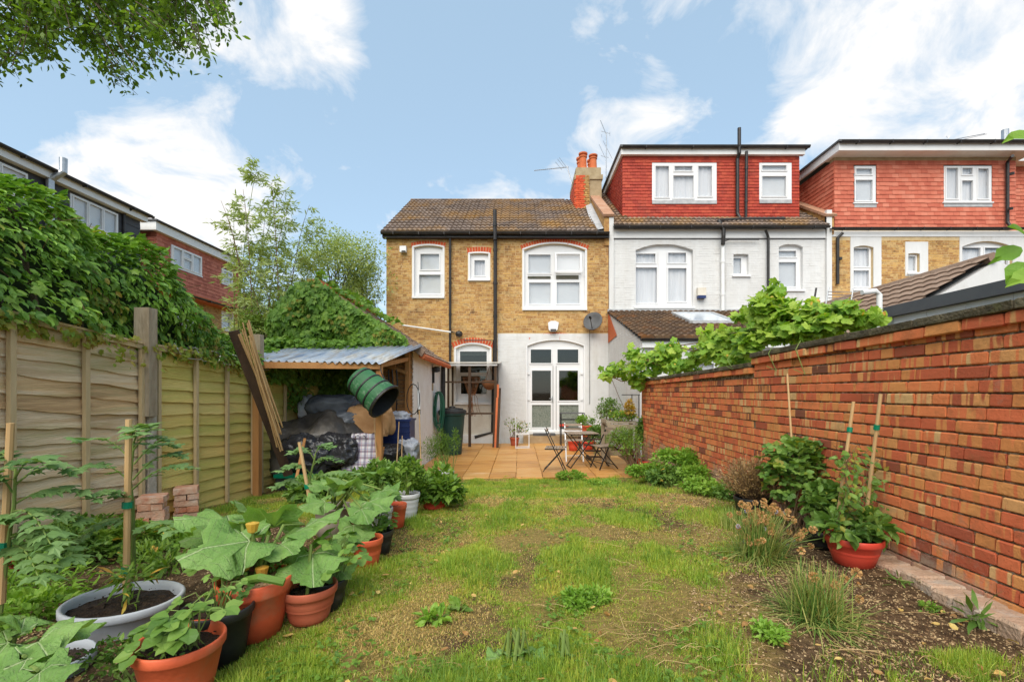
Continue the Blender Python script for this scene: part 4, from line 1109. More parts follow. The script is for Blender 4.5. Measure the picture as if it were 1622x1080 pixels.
# ------------------------------------------------------------------ brick outbuilding with gable (ivy grows on it)
ob = thing('outbuilding', 'low gabled brick outbuilding with white painted side wall', 'outbuilding', (-2.05, 9, 0))
ox0, ox1, oy0, oy1 = -4.6, -2.05, 9.0, 12.2; ozl = 3.12; orz, oez = 3.62, 2.42; orx = -3.85
mb = MB(); mb.prism([(ox0,-.1),(ox1,-.1),(ox1,oez),(orx,orz-.03),(ox0,ozl)], oy0, oy1); mb.build('wall', mt['mortar'], ob)
gab = lambda v: (ox0, ox1) if v < oez else (ox0+max(0,v-ozl)/(orz-ozl)*(orx-ox0), ox1-(v-oez)/(orz-oez)*1.8)
brick_face(ob, 'brickwork', mt['ext_brick'], ox0, ox1, -.05, orz-.1, [], oy0, top=gab, jit=.003, proud=.008)
r = np.array(brick_rects(oy0, oy1, -.05, oez, []))
np_boxes('painted_brickwork', np.column_stack([np.full(len(r),ox1-.0135), r[:,0], r[:,1]]), np.column_stack([np.full(len(r),.04), r[:,2], r[:,3]]), mt['old_white'], ob, kind='stuff', jit=.0012)
V = []; n = 30                                            # ragged skin of old white paint on the side wall
for i in range(n+1):
    z = -.05 + (oez+.04)*i/n; V += [(ox1+.0085, oy0+.01+abs(R_.gauss(0,.03)), z), (ox1+.0085, oy1-.01, z)]
MB().add(V, [(2*i,2*i+1,2*i+3,2*i+2) for i in range(n)]).build('flaking_paint', mt['old_white'], ob)
sd_ = Vector((orx-(ox1+.2), 0, orz-(oez-.1)))
rf = MB().add([(ox1+.2,oy0-.1,oez-.12),(orx,oy0-.1,orz),(orx,oy1+.1,orz),(ox1+.2,oy1+.1,oez-.12),(ox0-.15,oy0-.1,ozl-.1),(ox0-.15,oy1+.1,ozl-.1)],[(0,1,2,3),(1,4,5,2)]).build('roof', mt['felt'], ob)
roof_tiles(rf, 'roof_tiles', mt['roof_brown'], (ox1+.22,oy0-.12,oez-.1), (0,1,0), sd_, oy1-oy0+.25, sd_.length, .28, .25, 1, amp=.012)
mb = MB()
for i in range(8): mb.tube([(orx,oy0-.14+i*.43,orz+.02),(orx,oy0+.27+i*.43,orz+.02)], .11, 8)
mb.build('ridge_tiles', mt['clay'], rf)
MB().bar((ox1+.24,oy0-.13,oez-.1),(orx,oy0-.13,orz+.0),.05,.13).build('bargeboard', mt['roof_brown'], rf)
MB().tube([(ox1+.2,oy0-.1,oez-.14),(ox1+.2,oy1+.15,oez-.16)], .06, 8).build('gutter', mt['clay'], ob)
pipe(ob, [(ox1+.08,oy1-.06,oez-.18),(ox1+.08,oy1-.06,0)], .06, name='downpipe')
t = thing('wall_lamp', 'small black lamp on the weathered white side wall', 'light', (ox1, 11.0, 2.05))
MB().lathe([(.03,0),(.09,.02),(.09,.12),(.03,.14)], (ox1+.1,11.0,2.05), 10).build('shade', mt['black_pipe'], t)
MB().box(ox1+.005, ox1+.06, 10.97, 11.03, 1.8, 2.1).build('bracket', mt['black_pipe'], t)
MB().box(ox1+.005, ox1+.03, 10.95, 11.05, 1.62, 1.8).build('switch', mt['render'], t)
hs = thing('garden_hose', 'dark green garden hose coiled on the white side wall', 'hose', (ox1, 11.3, 1.6))
mt['hose'] = M('green_hose', [(.01,.07,.045),(.02,.12,.07)], rough=.4, rnd=.2)
for i in range(9):
    mb = MB(); a = R_.uniform(.06,.13); L_ = R_.uniform(.75,1.05); pts = []
    for k in range(18):
        th = 2*math.pi*k/17; pts.append((ox1+.13+a*.85*math.cos(th)+.006*math.sin(th*3), 11.2+.05*(i-4)*.6+a*.5*math.cos(th)+R_.uniform(-.008,.008), 1.6 - L_/2 + L_/2*math.sin(th)))
    mb.tube(pts, .013, 5, cap=False); mb.build('coil', mt['hose'], hs)
MB().tube([(ox1+.01,11.35,1.56),(ox1+.14,11.35,1.6)], .015, 6).build('hook', mt['black_pipe'], hs)

# water / compost bin
mt['bin'] = M('dark_green_plastic', [(.008,.035,.03),(.012,.05,.042)], rough=.45, rnd=0, bump=.1, bscale=20)
mt['black_plastic'] = M('black_plastic', [(.01,.01,.01),(.03,.03,.03)], rough=.5, rnd=0, nscale=3, bump=.15, bscale=15)
bx, by = PX(716.5,11.7), 11.7
bn = thing('compost_bin', 'tall dark green compost bin with black lid on the patio corner', 'bin', (bx,by,.03))
MB().lathe([(.22,.03),(.235,.05),(.31,1.0),(.34,1.02),(.34,1.09),(.31,1.09)], (bx,by,0), 28).build('body', mt['bin'], bn, smooth=False)
MB().lathe([(.35,1.06),(.35,1.12),(.33,1.14),(.28,1.15),(.27,1.18),(.08,1.2),(.07,1.23),(.001,1.24)], (bx,by,0), 28).build('lid', mt['black_plastic'], bn)

# wooden cage with wire mesh by the back wall
cg = thing('wooden_cage', 'dark timber framed mesh cage standing against the cream back wall', 'cage', (PX(740,13.4),13.4,0))
mt['dark_wood'] = M('dark_stained_wood', [(.03,.015,.008),(.08,.045,.022)], rnd=.2, nscale=8, stretch=(1,1,.15), bump=.3)
mt['sheet'] = M('clear_plastic_sheet', [(.45,.42,.36),(.6,.57,.5)], rnd=0, nscale=2, rough=.3)
Yg = 13.2; gx0, gx1 = PX(698,Yg), PX(785,Yg); gt = PZ(579,Yg)
def beam(p, a, b, w=.06, m='dark_wood', n='post'): return MB().bar(a, b, w, w*.8).build(n, mt[m], p)
for x in (gx0+.05, PX(744,Yg), gx1): beam(cg, (x,Yg,0), (x,Yg,gt), .075)
for x in (gx0+.05, gx1): beam(cg, (x,14.3,0), (x,14.3,gt+.1), .06)
beam(cg, (PX(717,13.9),13.9,0), (PX(717,13.9),13.9,gt), .05)
for z in (.98, PZ(605,Yg)): beam(cg, (gx0+.05,Yg-.005,z), (gx1,Yg-.005,z), .06, n='rail')
beam(cg, (gx0,Yg-.03,gt+.02), (gx1+.05,Yg-.03,gt+.02), .06, m='white_wood', n='rail')
for x in (gx0+.05, gx1): beam(cg, (x,Yg,gt+.02), (x,14.35,gt+.12), .06, n='rail')
MB().add([(gx0-.05,Yg-.1,gt+.06),(gx1+.12,Yg-.1,gt+.06),(gx1+.12,14.45,gt+.18),(gx0-.05,14.45,gt+.18),(gx0-.05,Yg-.1,gt+.07),(gx1+.12,Yg-.1,gt+.07),(gx1+.12,14.45,gt+.19),(gx0-.05,14.45,gt+.19)],
         [(0,3,2,1),(4,5,6,7),(0,1,5,4),(1,2,6,5),(2,3,7,6),(3,0,4,7)]).build('roof_sheet', mt['sheet'], cg)
mb = MB()
for i in range(26): 
    y = Yg+.05+i*.045; mb.tube([(gx1,y,.05),(gx1,y,gt)], .0025, 3, cap=False)
for i in range(50): mb.tube([(gx1,Yg,.05+i*.045),(gx1,14.3,.05+i*.045)], .0025, 3, cap=False)
mb.build('wire_mesh', mt['grey_pipe'], cg, kind='stuff')
for i, (x, c_) in enumerate(((.06,'dark_wood'),(.13,'clay'),(.2,'dark_wood'))):
    tag(MB().bar((gx1+x*.8-.1,Yg-.1-i*.05,.01),(gx1+x*.8-.04,Yg+.02,1.9-i*.1),.07,.03).build('timber_offcut', mt[c_]), ['dark timber board leaning on the right end of the cage','rusty orange timber board leaning on the cage end','narrow dark timber strip propped beside the cage door'][i], 'timber')
bk = thing('hanging_basket', 'rusty wire hanging basket inside the timber cage', 'basket', (PX(760,13.5),13.5,2.0))
mb = MB()
mt['rust'] = M('rusty_wire', [(.16,.06,.02),(.28,.12,.05)], rnd=.2, rough=.8)
bc = Vector((PX(775,13.6),13.6,PZ(603,13.6)))
prof = [(.22*math.sin(a), -.3*math.cos(a)*.9) for a in np.linspace(.05, 1.6, 7)]
MB().lathe([(abs(r_)+.001, z_) for r_, z_ in prof], bc, 14).build('liner', mt['rust'], bk)
for k in range(3):
    a = 2.1*k; mb.tube([bc+Vector((.22*math.cos(a),.22*math.sin(a),0)), bc+Vector((0,0,.42))], .006, 4)
mb.build('hanger', mt['rust'], bk)
bk = thing('wire_basket', 'flared wire basket with trailing dry stems hanging in the timber cage', 'basket', (PX(747,13.6),13.6,1.6))
bc = Vector((PX(747,13.7),13.7,PZ(625,13.7))); mb = MB()
for k in range(16):
    a = 2*math.pi*k/16; mb.tube([bc+Vector((.1*math.cos(a),.1*math.sin(a),0)), bc+Vector((.26*math.cos(a),.26*math.sin(a),.5))], .006, 4)
for z, r_ in ((0,.1),(.17,.155),(.34,.21),(.5,.26)):
    mb.tube([bc+Vector((r_*math.cos(2*math.pi*k/16),r_*math.sin(2*math.pi*k/16),z)) for k in range(17)], .006, 4, cap=False)
mb.build('wires', mt['rust'], bk, kind='stuff'); mb = MB()
for k in range(12):
    a = R_.uniform(0,6.3); p = bc+Vector((.1*math.cos(a),.1*math.sin(a),.02)); pts = [p]
    for i in range(5): p = p + Vector((R_.gauss(0,.03),R_.gauss(0,.03),-.13)); pts.append(p)
    mb.tube(pts, .006, 4)
mb.build('stems', mt['rust'], bk, kind='stuff')

# ------------------------------------------------------------------ timber fence
mt['fence'] = M('weathered_larch_slat', [(.5,.31,.15),(.76,.51,.26),(.82,.64,.42),(.58,.4,.22),(.72,.46,.2)], nscale=2.2, rnd=.45, bump=.6, bscale=34, stretch=(1,.3,4.5), dirt=((.5,.42,.2),2.1,.48,.64,.75), rough=.85, detail=10, lo=.36, hi=.64)
mt['fence_green'] = M('algae_green_slat', [(.58,.38,.11),(.78,.56,.17),(.8,.64,.24)], nscale=2.2, rnd=.45, bump=.6, bscale=34, stretch=(1,.3,4.5), dirt=((.58,.52,.12),1.2,.4,.6,.85), rough=.85, detail=8)
mt['batten'] = M('grey_fence_batten', [(.46,.33,.17),(.66,.5,.28)], nscale=5, rnd=.4, bump=.6, bscale=40, stretch=(1,1,.2))
mt['concrete'] = M('old_concrete', [(.36,.3,.22),(.58,.52,.44)], nscale=7, rnd=.1, bump=.8, bscale=50, dirt=((.2,.16,.08),3,.5,.7,.6))
mt['step_brick'] = M('lime_stained_brick', [(.3,.2,.13),(.45,.3,.2),(.55,.38,.26),(.4,.34,.27)], nscale=11, rnd=.5, bump=.7, dirt=((.5,.45,.38),6,.5,.68,.7))
mt['post_grey'] = M('grey_weathered_post', [(.26,.2,.13),(.46,.38,.27)], nscale=8, rnd=.1, bump=.7, bscale=40, stretch=(1,1,.25))
fe = thing('fence', 'tall weathered overlap timber fence along the left side', 'fence', (-3.77, 4.7, .2))
XF = -3.8
def slat(y0, y1, za0, za1, h, m, seed):
    """one waney-edged board; za0/za1 its top at both ends"""
    r = random.Random(seed); n = 14; V = []; ph = r.uniform(0,6); am = r.uniform(.004,.011); fr = r.uniform(2,5)
    for i in range(n+1):
        t = i/n; y = y0+(y1-y0)*t; zt = za0+(za1-za0)*t
        w = am*math.sin(fr*t*3+ph) + am*.5*math.sin(fr*t*9+ph*2) + r.gauss(0,.0015); bow = .006*math.sin(ph+t*5)
        V += [(XF-.004+bow*.3, y, zt+.012), (XF+.02+bow, y, zt-h+w), (XF+.006+bow, y, zt-h+w-.001)]
    Fa = []
    for i in range(n):
        a = i*3; Fa += [(a,a+1,a+4,a+3),(a+1,a+2,a+5,a+4),(a+2,a,a+3,a+5)]
    return MB().add(V, Fa).build('slat', m, fe)
seed = 1
for (y0, y1, zt0, zt1, drop, m) in ((.95,2.76,2.36,2.22,.1,'fence'), (2.84,4.68,2.21,2.05,.055,'fence'), (4.84,6.62,2.05,1.99,.03,'fence_green'), (6.78,8.95,1.95,1.87,.0,'fence_green')):
    N_ = 14; H = 1.85; e = H/N_
    for k in range(N_):
        a = zt0 - k*e - .02; b = zt1 - k*e - .02 + (-.0)
        slat(y0, y1, a, b, e+.012, mt[m], seed); seed += 1
    # dark backing so no light leaks between boards
    MB().add([(XF-.03,y0,zt0-.02),(XF-.03,y1,zt1-.02),(XF-.03,y1,zt1-H),(XF-.03,y0,zt0-H)],[(0,1,2,3)]).build('backing', mt['dark_wood'], fe)
    MB().bar((XF+.03,y0,zt0-.0),(XF+.03,y1,zt1-.0),.035,.05).build('rail', mt['batten'], fe)
    MB().bar((XF+.015,y0,zt0+.03),(XF+.015,y1,zt1+.03),.09,.02).build('capping', mt['batten'], fe)
    for t in (0.015, .335, .66, .985):
        y = y0+(y1-y0)*t; z = zt0+(zt1-zt0)*t
        MB().bar((XF+.045,y,z-.03),(XF+.045,y,z-H+.02),.035,.042,up=(0,1,0)).build('batten', mt['batten'], fe)
for y, zt, m, w in ((2.8,2.25,'concrete',.1),(4.76,2.06,'concrete',.1),(6.7,2.0,'concrete',.1)):
    MB().bar((XF+.02,y,-.1),(XF+.02,y,zt),w,w,up=(0,1,0)).build('post', mt[m], fe)
MB().bar((XF+.03,4.72,1.35),(XF+.03,4.72,2.44),.15,.11,up=(0,1,0)).build('post', mt['post_grey'], fe, label='thick grey timber post standing above the fence top')
MB().bar((XF+.03,6.74,1.4),(XF+.03,6.74,2.42),.13,.1,up=(0,1,0)).build('post', mt['post_grey'], fe)
# bent wire hangers hooked over the fence top
mt['wire'] = M('galvanised_wire', [(.45,.45,.46),(.6,.6,.6)], metal=.8, rough=.35, rnd=.1)
words_ = ['nearest the tall grey post', 'second from the tall grey post', 'in the middle of the row', 'second from the leaning canes', 'beside the leaning canes']
for i, px in enumerate((272, 305, 340, 368, 395)):
    Y = -XF*F/(CX-px) ; z = PZ(552+ (px-272)*.17, Y); x = XF+.07
    q = [(x-.06,Y-.05,z+.0),(x,Y-.04,z+.05),(x+.02,Y-.02,z-.02),(x+.03,Y+.02,z-.1),(x+.03,Y+.24,z-.1),(x+.03,Y+.27,z-.0),(x+.02,Y+.18,z+.03),(x-.06,Y+.16,z+.03)]
    q = [(a,Y+(b-Y)*1.3,c) for a,b,c in q]
    tag(MB().tube(q, .0065, 5).build('wire_hook', mt['wire']), 'bent silver wire hook on the fence top, ' + words_[i], 'wire hook', 'bent wire hooks over the fence top')

# ------------------------------------------------------------------ red brick garden wall on the right
gw = thing('garden_wall', 'red flashed brick garden wall with dark mossy coping along the right', 'wall', (2.52, 5, .3))
XW = 2.52
def wall_part(y0, y1, z1, slope, seed):
    r = random.Random(seed); C_, S_ = [], []; k = 0; z = .22
    while z < z1 - .02:
        heads = k % 4 == 1; y = y0 - r.uniform(0,.12); j = 0
        if k % 2: y -= .11
        while y < y1:
            w = .105 if (heads and j % 3 != 2) or (not heads and r.random() < .1) else .222
            a, b = max(y, y0), min(y+w, y1)
            if b-a > .03: C_.append((XW+.055+r.gauss(0,.0016), (a+b)/2, z+.033 + (a-y0)*slope)); S_.append((.11, b-a, .065+r.gauss(0,.001)))
            y += w+.0115; j += 1
        z += .0765; k += 1
    return C_, S_
c1, s1 = wall_part(1.0, 5.0, 1.93, -.0, 3); c2, s2_ = wall_part(5.01, 9.55, 1.74, -.0, 4)
cen = np.array(c1+c2); siz = np.array(s1+s2_)
um = [unit_block('brick', mt['red_brick'], .05, s) for s in range(6)]
vis = cen[:,1] > 1.95
dd = np.where(vis, np.linalg.norm(cen-np.array([0,0,CH]), axis=1), 50+cen[:,1])
emit_blocks('brick', 'brickwork', cen, siz, mt['red_brick'], gw, 290, um, jit=.0011, pick=dd)
mb = MB(); mb.box(XW+.011, XW+.3, 1.0, 5.0, .1, 1.97); mb.box(XW+.0115, XW+.3, 5.001, 9.548, .1, 1.8)
mb.build('mortar', mt['mortar'], gw)
# projecting oversail course and coping slabs
for (ya, yb, zc, sl_) in ((1.0, 5.02, 1.965, -.02), (5.03, 9.6, 1.79, -.015)):
    y = ya; k = 0
    C_, S_ = [], []
    while y < yb:
        w = .222 if R_.random() < .7 else .105; b = min(y+w, yb); z = zc + .035 + (y-2.3)*sl_*0 + ((y-ya)*sl_)
        C_.append((XW+.02+R_.gauss(0,.006), (y+b)/2, z)); S_.append((.11, b-y, .062)); y = b+.012
    for c_, s_ in zip(C_, S_):
        if c_[1] < 6.4: place(R_.choice(um), 'brick', gw, c_, s_, (R_.gauss(0,.02), R_.gauss(0,.02), R_.gauss(0,.015)))
    rest = [i for i, c_ in enumerate(C_) if c_[1] >= 6.4]
    if rest: np_boxes('oversail_course', np.array(C_)[rest], np.array(S_)[rest], mt['red_brick'], gw, kind='stuff', jit=.004)
    MB().add([(XW+.04,ya,zc-.02),(XW+.04,yb,zc-.02+(yb-ya)*sl_),(XW+.04,yb,zc+.08+(yb-ya)*sl_),(XW+.04,ya,zc+.08),(XW+.3,ya,zc-.02),(XW+.3,yb,zc-.02+(yb-ya)*sl_),(XW+.3,yb,zc+.08+(yb-ya)*sl_),(XW+.3,ya,zc+.08)],
             [(0,1,2,3),(7,6,5,4),(0,4,5,1),(3,2,6,7),(1,5,6,2),(0,3,7,4)]).build('mortar', mt['mortar'], gw)
    y = ya
    um2 = unit_block('coping_slab', mt['coping'], .05, 9)
    while y < yb:
        b = min(y+R_.choice((.44,.6,.9)), yb); z = zc+.096+((y+b)/2-ya)*sl_
        place(um2, 'coping_slab', gw, (XW+.13,(y+b)/2,z), (.36,b-y-.008,.052), (math.atan(sl_)+R_.gauss(0,.004),R_.gauss(0,.01),0)); y = b
# foot of the wall: a row of bricks on edge
us_ = [unit_block('brick', mt['step_brick'], .07, s+40) for s in range(4)]
for i in range(18):
    y = 1.75+i*.118; place(R_.choice(us_), 'brick', gw, (XW-.09+R_.gauss(0,.006), y, .43+R_.gauss(0,.006)), (.2,.105,.14), (R_.gauss(0,.02),R_.gauss(0,.02),R_.gauss(0,.04)))
# end pier
MB().box(XW-.0, XW+.33, 9.56, 9.6, .0, 1.85).build('end_face', mt['red_brick'], gw)

# ------------------------------------------------------------------ foliage tools
def leaf_t(kind):
    if kind == 'tiny':      # folded lozenge
        v = [(0,0,0),(-.28,.45,.06),(0,1,-.05),(.28,.45,.06)]; f = [(0,1,2),(0,2,3)]
    elif kind == 'lance':
        v = [(0,0,0),(-.09,.35,.02),(-.07,.7,.0),(0,1,-.1),(.07,.7,.0),(.09,.35,.02)]; f = [(0,1,5),(1,2,4),(1,4,5),(2,3,4)]
    elif kind == 'oval':
        L_ = [(.17,.12),(.3,.34),(.28,.6),(.14,.84)]
        mid = [(0,0,0),(0,.15,-.01),(0,.38,-.02),(0,.62,-.04),(0,.85,-.07),(0,1.02,-.13)]
        v = mid + [(-x,y,.05) for x,y in L_] + [(x,y,.05) for x,y in L_]
        f = [(0,1,6),(1,2,7),(1,7,6),(2,3,8),(2,8,7),(3,4,9),(3,9,8),(4,5,9)]
        f += [(0,10,1),(1,11,2),(1,10,11),(2,12,3),(2,11,12),(3,13,4),(3,12,13),(4,13,5)]
    elif kind == 'ivy':     # three to five points, drooping
        o = [(0,-.02),(-.22,-.12),(-.5,.12),(-.36,.3),(-.52,.58),(-.22,.62),(0,1.02),(.22,.62),(.52,.58),(.36,.3),(.5,.12),(.22,-.12)]
        v = [(0,.28,.03)] + [(x,y,-.12*abs(x)*2-.16*max(0,y-.3)) for x,y in o]; n = len(o)
        f = [(0,i+1,(i+1)%n+1) for i in range(n)]
    elif kind == 'vine':    # grape: broad, toothed
        o = []
        for k in range(18):
            a = math.pi*1.5 + .25 + (2*math.pi-.5)*k/17; r = .52 + .1*math.cos(5*(a-math.pi/2)) + (.045 if k%2 else -.03)
            o.append((r*math.cos(a), .42+r*math.sin(a)))
        v = [(0,.3,.04)] + [(x,y,-.16*abs(x)-.12*max(0,y-.4)+(.03 if i%2 else -.02)) for i,(x,y) in enumerate(o)]
        n = len(o); f = [(0,i+1,i+2) for i in range(n-1)]
    elif kind == 'squash':
        o = []; n = 40; r1, r2 = [], []
        for k in range(n):
            a = math.pi*1.5 + .22 + (2*math.pi-.44)*k/(n-1)
            r = .5 + .085*math.cos(5*(a-math.pi/2)) + (.028 if k%2 else -.028)
            z = .03*math.sin(a*5)
            r1.append((r*.52*math.cos(a), .42+r*.52*math.sin(a), .035*math.cos(5*(a-math.pi/2))-.02))
            r2.append((r*math.cos(a), .42+r*math.sin(a), -.1+.07*math.cos(5*(a-math.pi/2)+.6)+.02*(k%2)+.03*math.sin(a*3)))
        v = [(0,.2,-.06)] + r1 + r2
        f = [(0,i+1,i+2) for i in range(n-1)]
        for i in range(n-1): f += [(i+1,n+i+1,n+i+2),(i+1,n+i+2,i+2)]
    elif kind == 'tomato':  # one jagged leaflet
        v = [(0,0,0),(-.16,.14,.02),(-.26,.34,-.02),(-.16,.42,.0),(-.2,.66,-.05),(-.08,.72,-.02),(0,1,-.14),(.08,.72,-.02),(.2,.66,-.05),(.16,.42,.0),(.26,.34,-.02),(.16,.14,.02),(0,.45,.03)]
        f = [(12,i,(i+1)%12) for i in range(12)]
    elif kind == 'three':   # strawberry / bramble trifoliate
        v, f = [], []
        for a in (-1.15, 0, 1.15):
            b = len(v); ca, sa = math.cos(a), math.sin(a)
            pts = [(0,.05,0),(-.2,.2,.03),(-.27,.42,.02),(-.15,.6,-.02),(0,.68,-.07),(.15,.6,-.02),(.27,.42,.02),(.2,.2,.03),(0,.35,-.02)]
            v += [(x*ca+y*sa, -x*sa+y*ca+.0, z) for x,y,z in pts]; f += [(b+8,b+i,b+(i+1)%8) for i in range(8)]
    return np.array(v, float), np.array(f)
LT = {k: leaf_t(k) for k in ('tiny','lance','oval','ivy','vine','squash','tomato','three')}
def unit(a): return a/np.maximum(np.linalg.norm(a, axis=-1, keepdims=True), 1e-9)
def leaf_frames(D, U):
    D = unit(D); Xv = unit(np.cross(D, U)); Zv = np.cross(Xv, D)
    return np.stack([Xv, D, Zv], -1)          # columns
def leaves(name, parent, m, P, D, U, size, kind, singles=0, wide=1.0, sname='leaf', smooth=False, stuff=True):
    P = np.asarray(P, float).reshape(-1,3); n = len(P)
    D = np.broadcast_to(np.asarray(D, float), (n,3)); U = np.broadcast_to(np.asarray(U, float), (n,3)); size = np.broadcast_to(size, (n,))
    v, f = LT[kind]; v = v*np.array([wide,1,1]); Fm = leaf_frames(D, U)
    if singles:
        d = np.linalg.norm(P - np.array([0,0,CH]), axis=1) / np.maximum(size, 1e-3); order = np.argsort(d); mes = []
        for q in range(4):
            me = bpy.data.meshes.new(sname); vv = v + rng.normal(0, .018, v.shape); me.from_pydata(vv.tolist(), [], f.tolist()); me.materials.append(m); me.update(); mes.append(me)
        off = woff(parent)
        for k in order[:singles]:
            o = bpy.data.objects.new(sname, mes[k % 4]); COL.objects.link(o)
            mat = Matrix(Fm[k].tolist()).to_4x4(); s = float(size[k])
            mat = Matrix.Translation(Vector(P[k]) - off) @ mat @ Matrix.Diagonal((s,s,s,1))
            o.parent = parent; o.matrix_basis = mat
        P, Fm, size = P[order[singles:]], Fm[order[singles:]], size[order[singles:]]; n = len(P)
    if n == 0: return
    vv = v[None] + rng.normal(0, .02, (n, *v.shape))
    V = np.einsum('nij,nkj->nki', Fm, vv*size[:,None,None]) + P[:,None,:]
    Fa = f[None] + (np.arange(n)*len(v))[:,None,None]
    return npmesh(name, V.reshape(-1,3), Fa.reshape(-1,3), m, parent, kind='stuff' if stuff else None, smooth=smooth)

def LM(name, cols, trans=.35, rough=.5, nscale=3.0, rnd=.6, spec=.35, tcol=None, dirt=None):
    return M(name, cols, rough=rough, nscale=nscale, rnd=rnd, trans=trans, spec=spec, tcol=tcol, dirt=dirt, bump=.15, bscale=90)
mt['ivy'] = LM('creeper_leaf', [(.04,.11,.015),(.12,.26,.035),(.24,.42,.06),(.36,.5,.11)], trans=.3)
mt['ivy_young'] = LM('young_creeper_leaf', [(.2,.32,.05),(.3,.34,.05),(.36,.2,.05)], trans=.4)
mt['ivy_gable'] = LM('ivy_leaf', [(.06,.14,.02),(.14,.27,.03),(.26,.4,.06)], trans=.3)
mt['grape'] = LM('grapevine_leaf', [(.07,.17,.02),(.2,.36,.04),(.34,.48,.06),(.46,.55,.1)], trans=.4)
mt['tree'] = LM('tree_leaf', [(.05,.1,.015),(.11,.19,.025),(.2,.3,.05)], trans=.4)
mt['bamboo'] = LM('bamboo_leaf', [(.2,.26,.09),(.34,.42,.14),(.5,.58,.25)], trans=.35)
mt['hedge'] = LM('background_leaf', [(.08,.15,.02),(.17,.27,.04),(.27,.36,.05)], trans=.3)
mt['squash'] = LM('squash_leaf', [(.09,.2,.04),(.16,.3,.07),(.24,.4,.11)], trans=.35, nscale=9, rnd=.35)
mt['tomato'] = LM('tomato_leaf', [(.07,.15,.04),(.15,.26,.08),(.24,.36,.13)], trans=.3)
mt['herb'] = LM('herb_leaf', [(.05,.12,.015),(.14,.25,.03),(.25,.36,.05)], trans=.35)
mt['bush'] = LM('bush_leaf', [(.05,.12,.02),(.13,.24,.04),(.25,.37,.08)], trans=.3)
mt['bright'] = LM('bright_green_leaf', [(.1,.22,.02),(.2,.36,.04),(.3,.44,.07)], trans=.35)
mt['sedge'] = LM('chive_blade', [(.06,.15,.03),(.16,.27,.05),(.34,.36,.1),(.5,.38,.15)], trans=.2, rnd=.8)
mt['dry'] = LM('dry_stalk', [(.3,.18,.07),(.45,.3,.13),(.55,.42,.2)], trans=.1, rnd=.8)
mt['dryheather'] = LM('dry_heather', [(.16,.09,.03),(.3,.18,.07),(.42,.29,.13)], trans=.1, rnd=.8)
mt['yellow_leaf'] = LM('yellowing_leaf', [(.5,.2,.04),(.6,.4,.06),(.5,.45,.1)], trans=.3)
mt['red_flower'] = LM('red_flower', [(.5,.03,.02),(.6,.12,.05)], trans=.2)
mt['stem'] = M('green_stem', [(.1,.16,.03),(.2,.26,.06)], rnd=.4)
mt['bark'] = M('bark', [(.05,.035,.02),(.13,.09,.055)], nscale=10, rnd=.2, bump=.8, stretch=(1,1,.3))
mt['woody'] = M('woody_stem', [(.1,.06,.03),(.2,.12,.06)], nscale=10, rnd=.3)
mt['cane'] = M('bamboo_cane', [(.42,.25,.1),(.55,.37,.18)], nscale=10, rnd=.3, stretch=(1,1,.2), rough=.6)
mt['tie'] = M('green_tape', [(.0,.16,.08),(.0,.2,.1)], rnd=0, rough=.4)
mt['soil'] = M('potting_soil', [(.008,.004,.002),(.03,.016,.008),(.075,.042,.02)], nscale=45, rnd=0, bump=1, bscale=140, detail=8)
mt['shade'] = M('foliage_shade', [(.012,.03,.006),(.03,.06,.01)], nscale=8, rnd=0)  # shade between leaves put into the colour of the sheets behind them

def blob_pts(n, c, r, shell=.55):
    d = unit(rng.normal(size=(n,3))); k = shell + (1-shell)*rng.random(n)**.6; k = np.where(rng.random(n) < .25, rng.random(n), k)
    return np.array(c) + d*k[:,None]*np.array(r), d
def bush(name, label, cat, c, r, n, size, m, kind='oval', stems=8, base=None, group=None, singles=0, up=.5, young=None, root=None, lumps=5, stemmat='stem', stemr=.005):
    """leafy plant: clumps of leaves on stems rising from base"""
    c = np.array(c, float); r = np.array(r, float); base = Vector(base) if base is not None else Vector((c[0], c[1], c[2]-r[2]))
    t = root or thing(name, label, cat, base, group)
    L_ = []; Dn = []
    cl = [(c, r*.75)]
    for i in range(lumps):
        d = unit(rng.normal(size=3)); d[2] = abs(d[2])*.8-.1; cl.append((c + d*r*.6, r*rng.uniform(.3,.5)))
    per = n//len(cl)
    for cc, rr in cl:
        p, d = blob_pts(per, cc, rr); L_.append(p); Dn.append(d)
    P = np.vstack(L_); D = np.vstack(Dn)
    P[:,2] = np.maximum(P[:,2], base.z + .01)
    U = unit(D*.6 + np.array([0,0,up+.4]) + rng.normal(0,.3,D.shape)); Dd = unit(D + rng.normal(0,.5,D.shape) + np.array([0,0,up-.5]))
    sz = size*rng.uniform(.55,1.15,len(P))
    leaves('leaves' if not singles else 'foliage', t, mt[m], P, Dd, U, sz, kind, singles=singles)
    mb = MB()
    for i in range(stems):
        q = Vector(P[R_.randrange(len(P))]); b = base + Vector((R_.uniform(-.2,.2)*r[0], R_.uniform(-.2,.2)*r[1], -.02))
        mid = b.lerp(q, .5) + Vector((R_.gauss(0,.03), R_.gauss(0,.03), .03)); mb.tube([b, mid, q], stemr, 4, r1=stemr*.5)
    mb.build('stems', mt[stemmat], t, kind='stuff')
    if young:
        k = rng.choice(len(P), young[1]); leaves('new_leaves', t, mt[young[0]], P[k]+D[k]*.02, Dd[k], U[k], sz[k], kind)
    return t

mt['overhang'] = LM('overhanging_leaf', [(.05,.1,.015),(.11,.2,.025),(.2,.3,.05)], trans=.5)
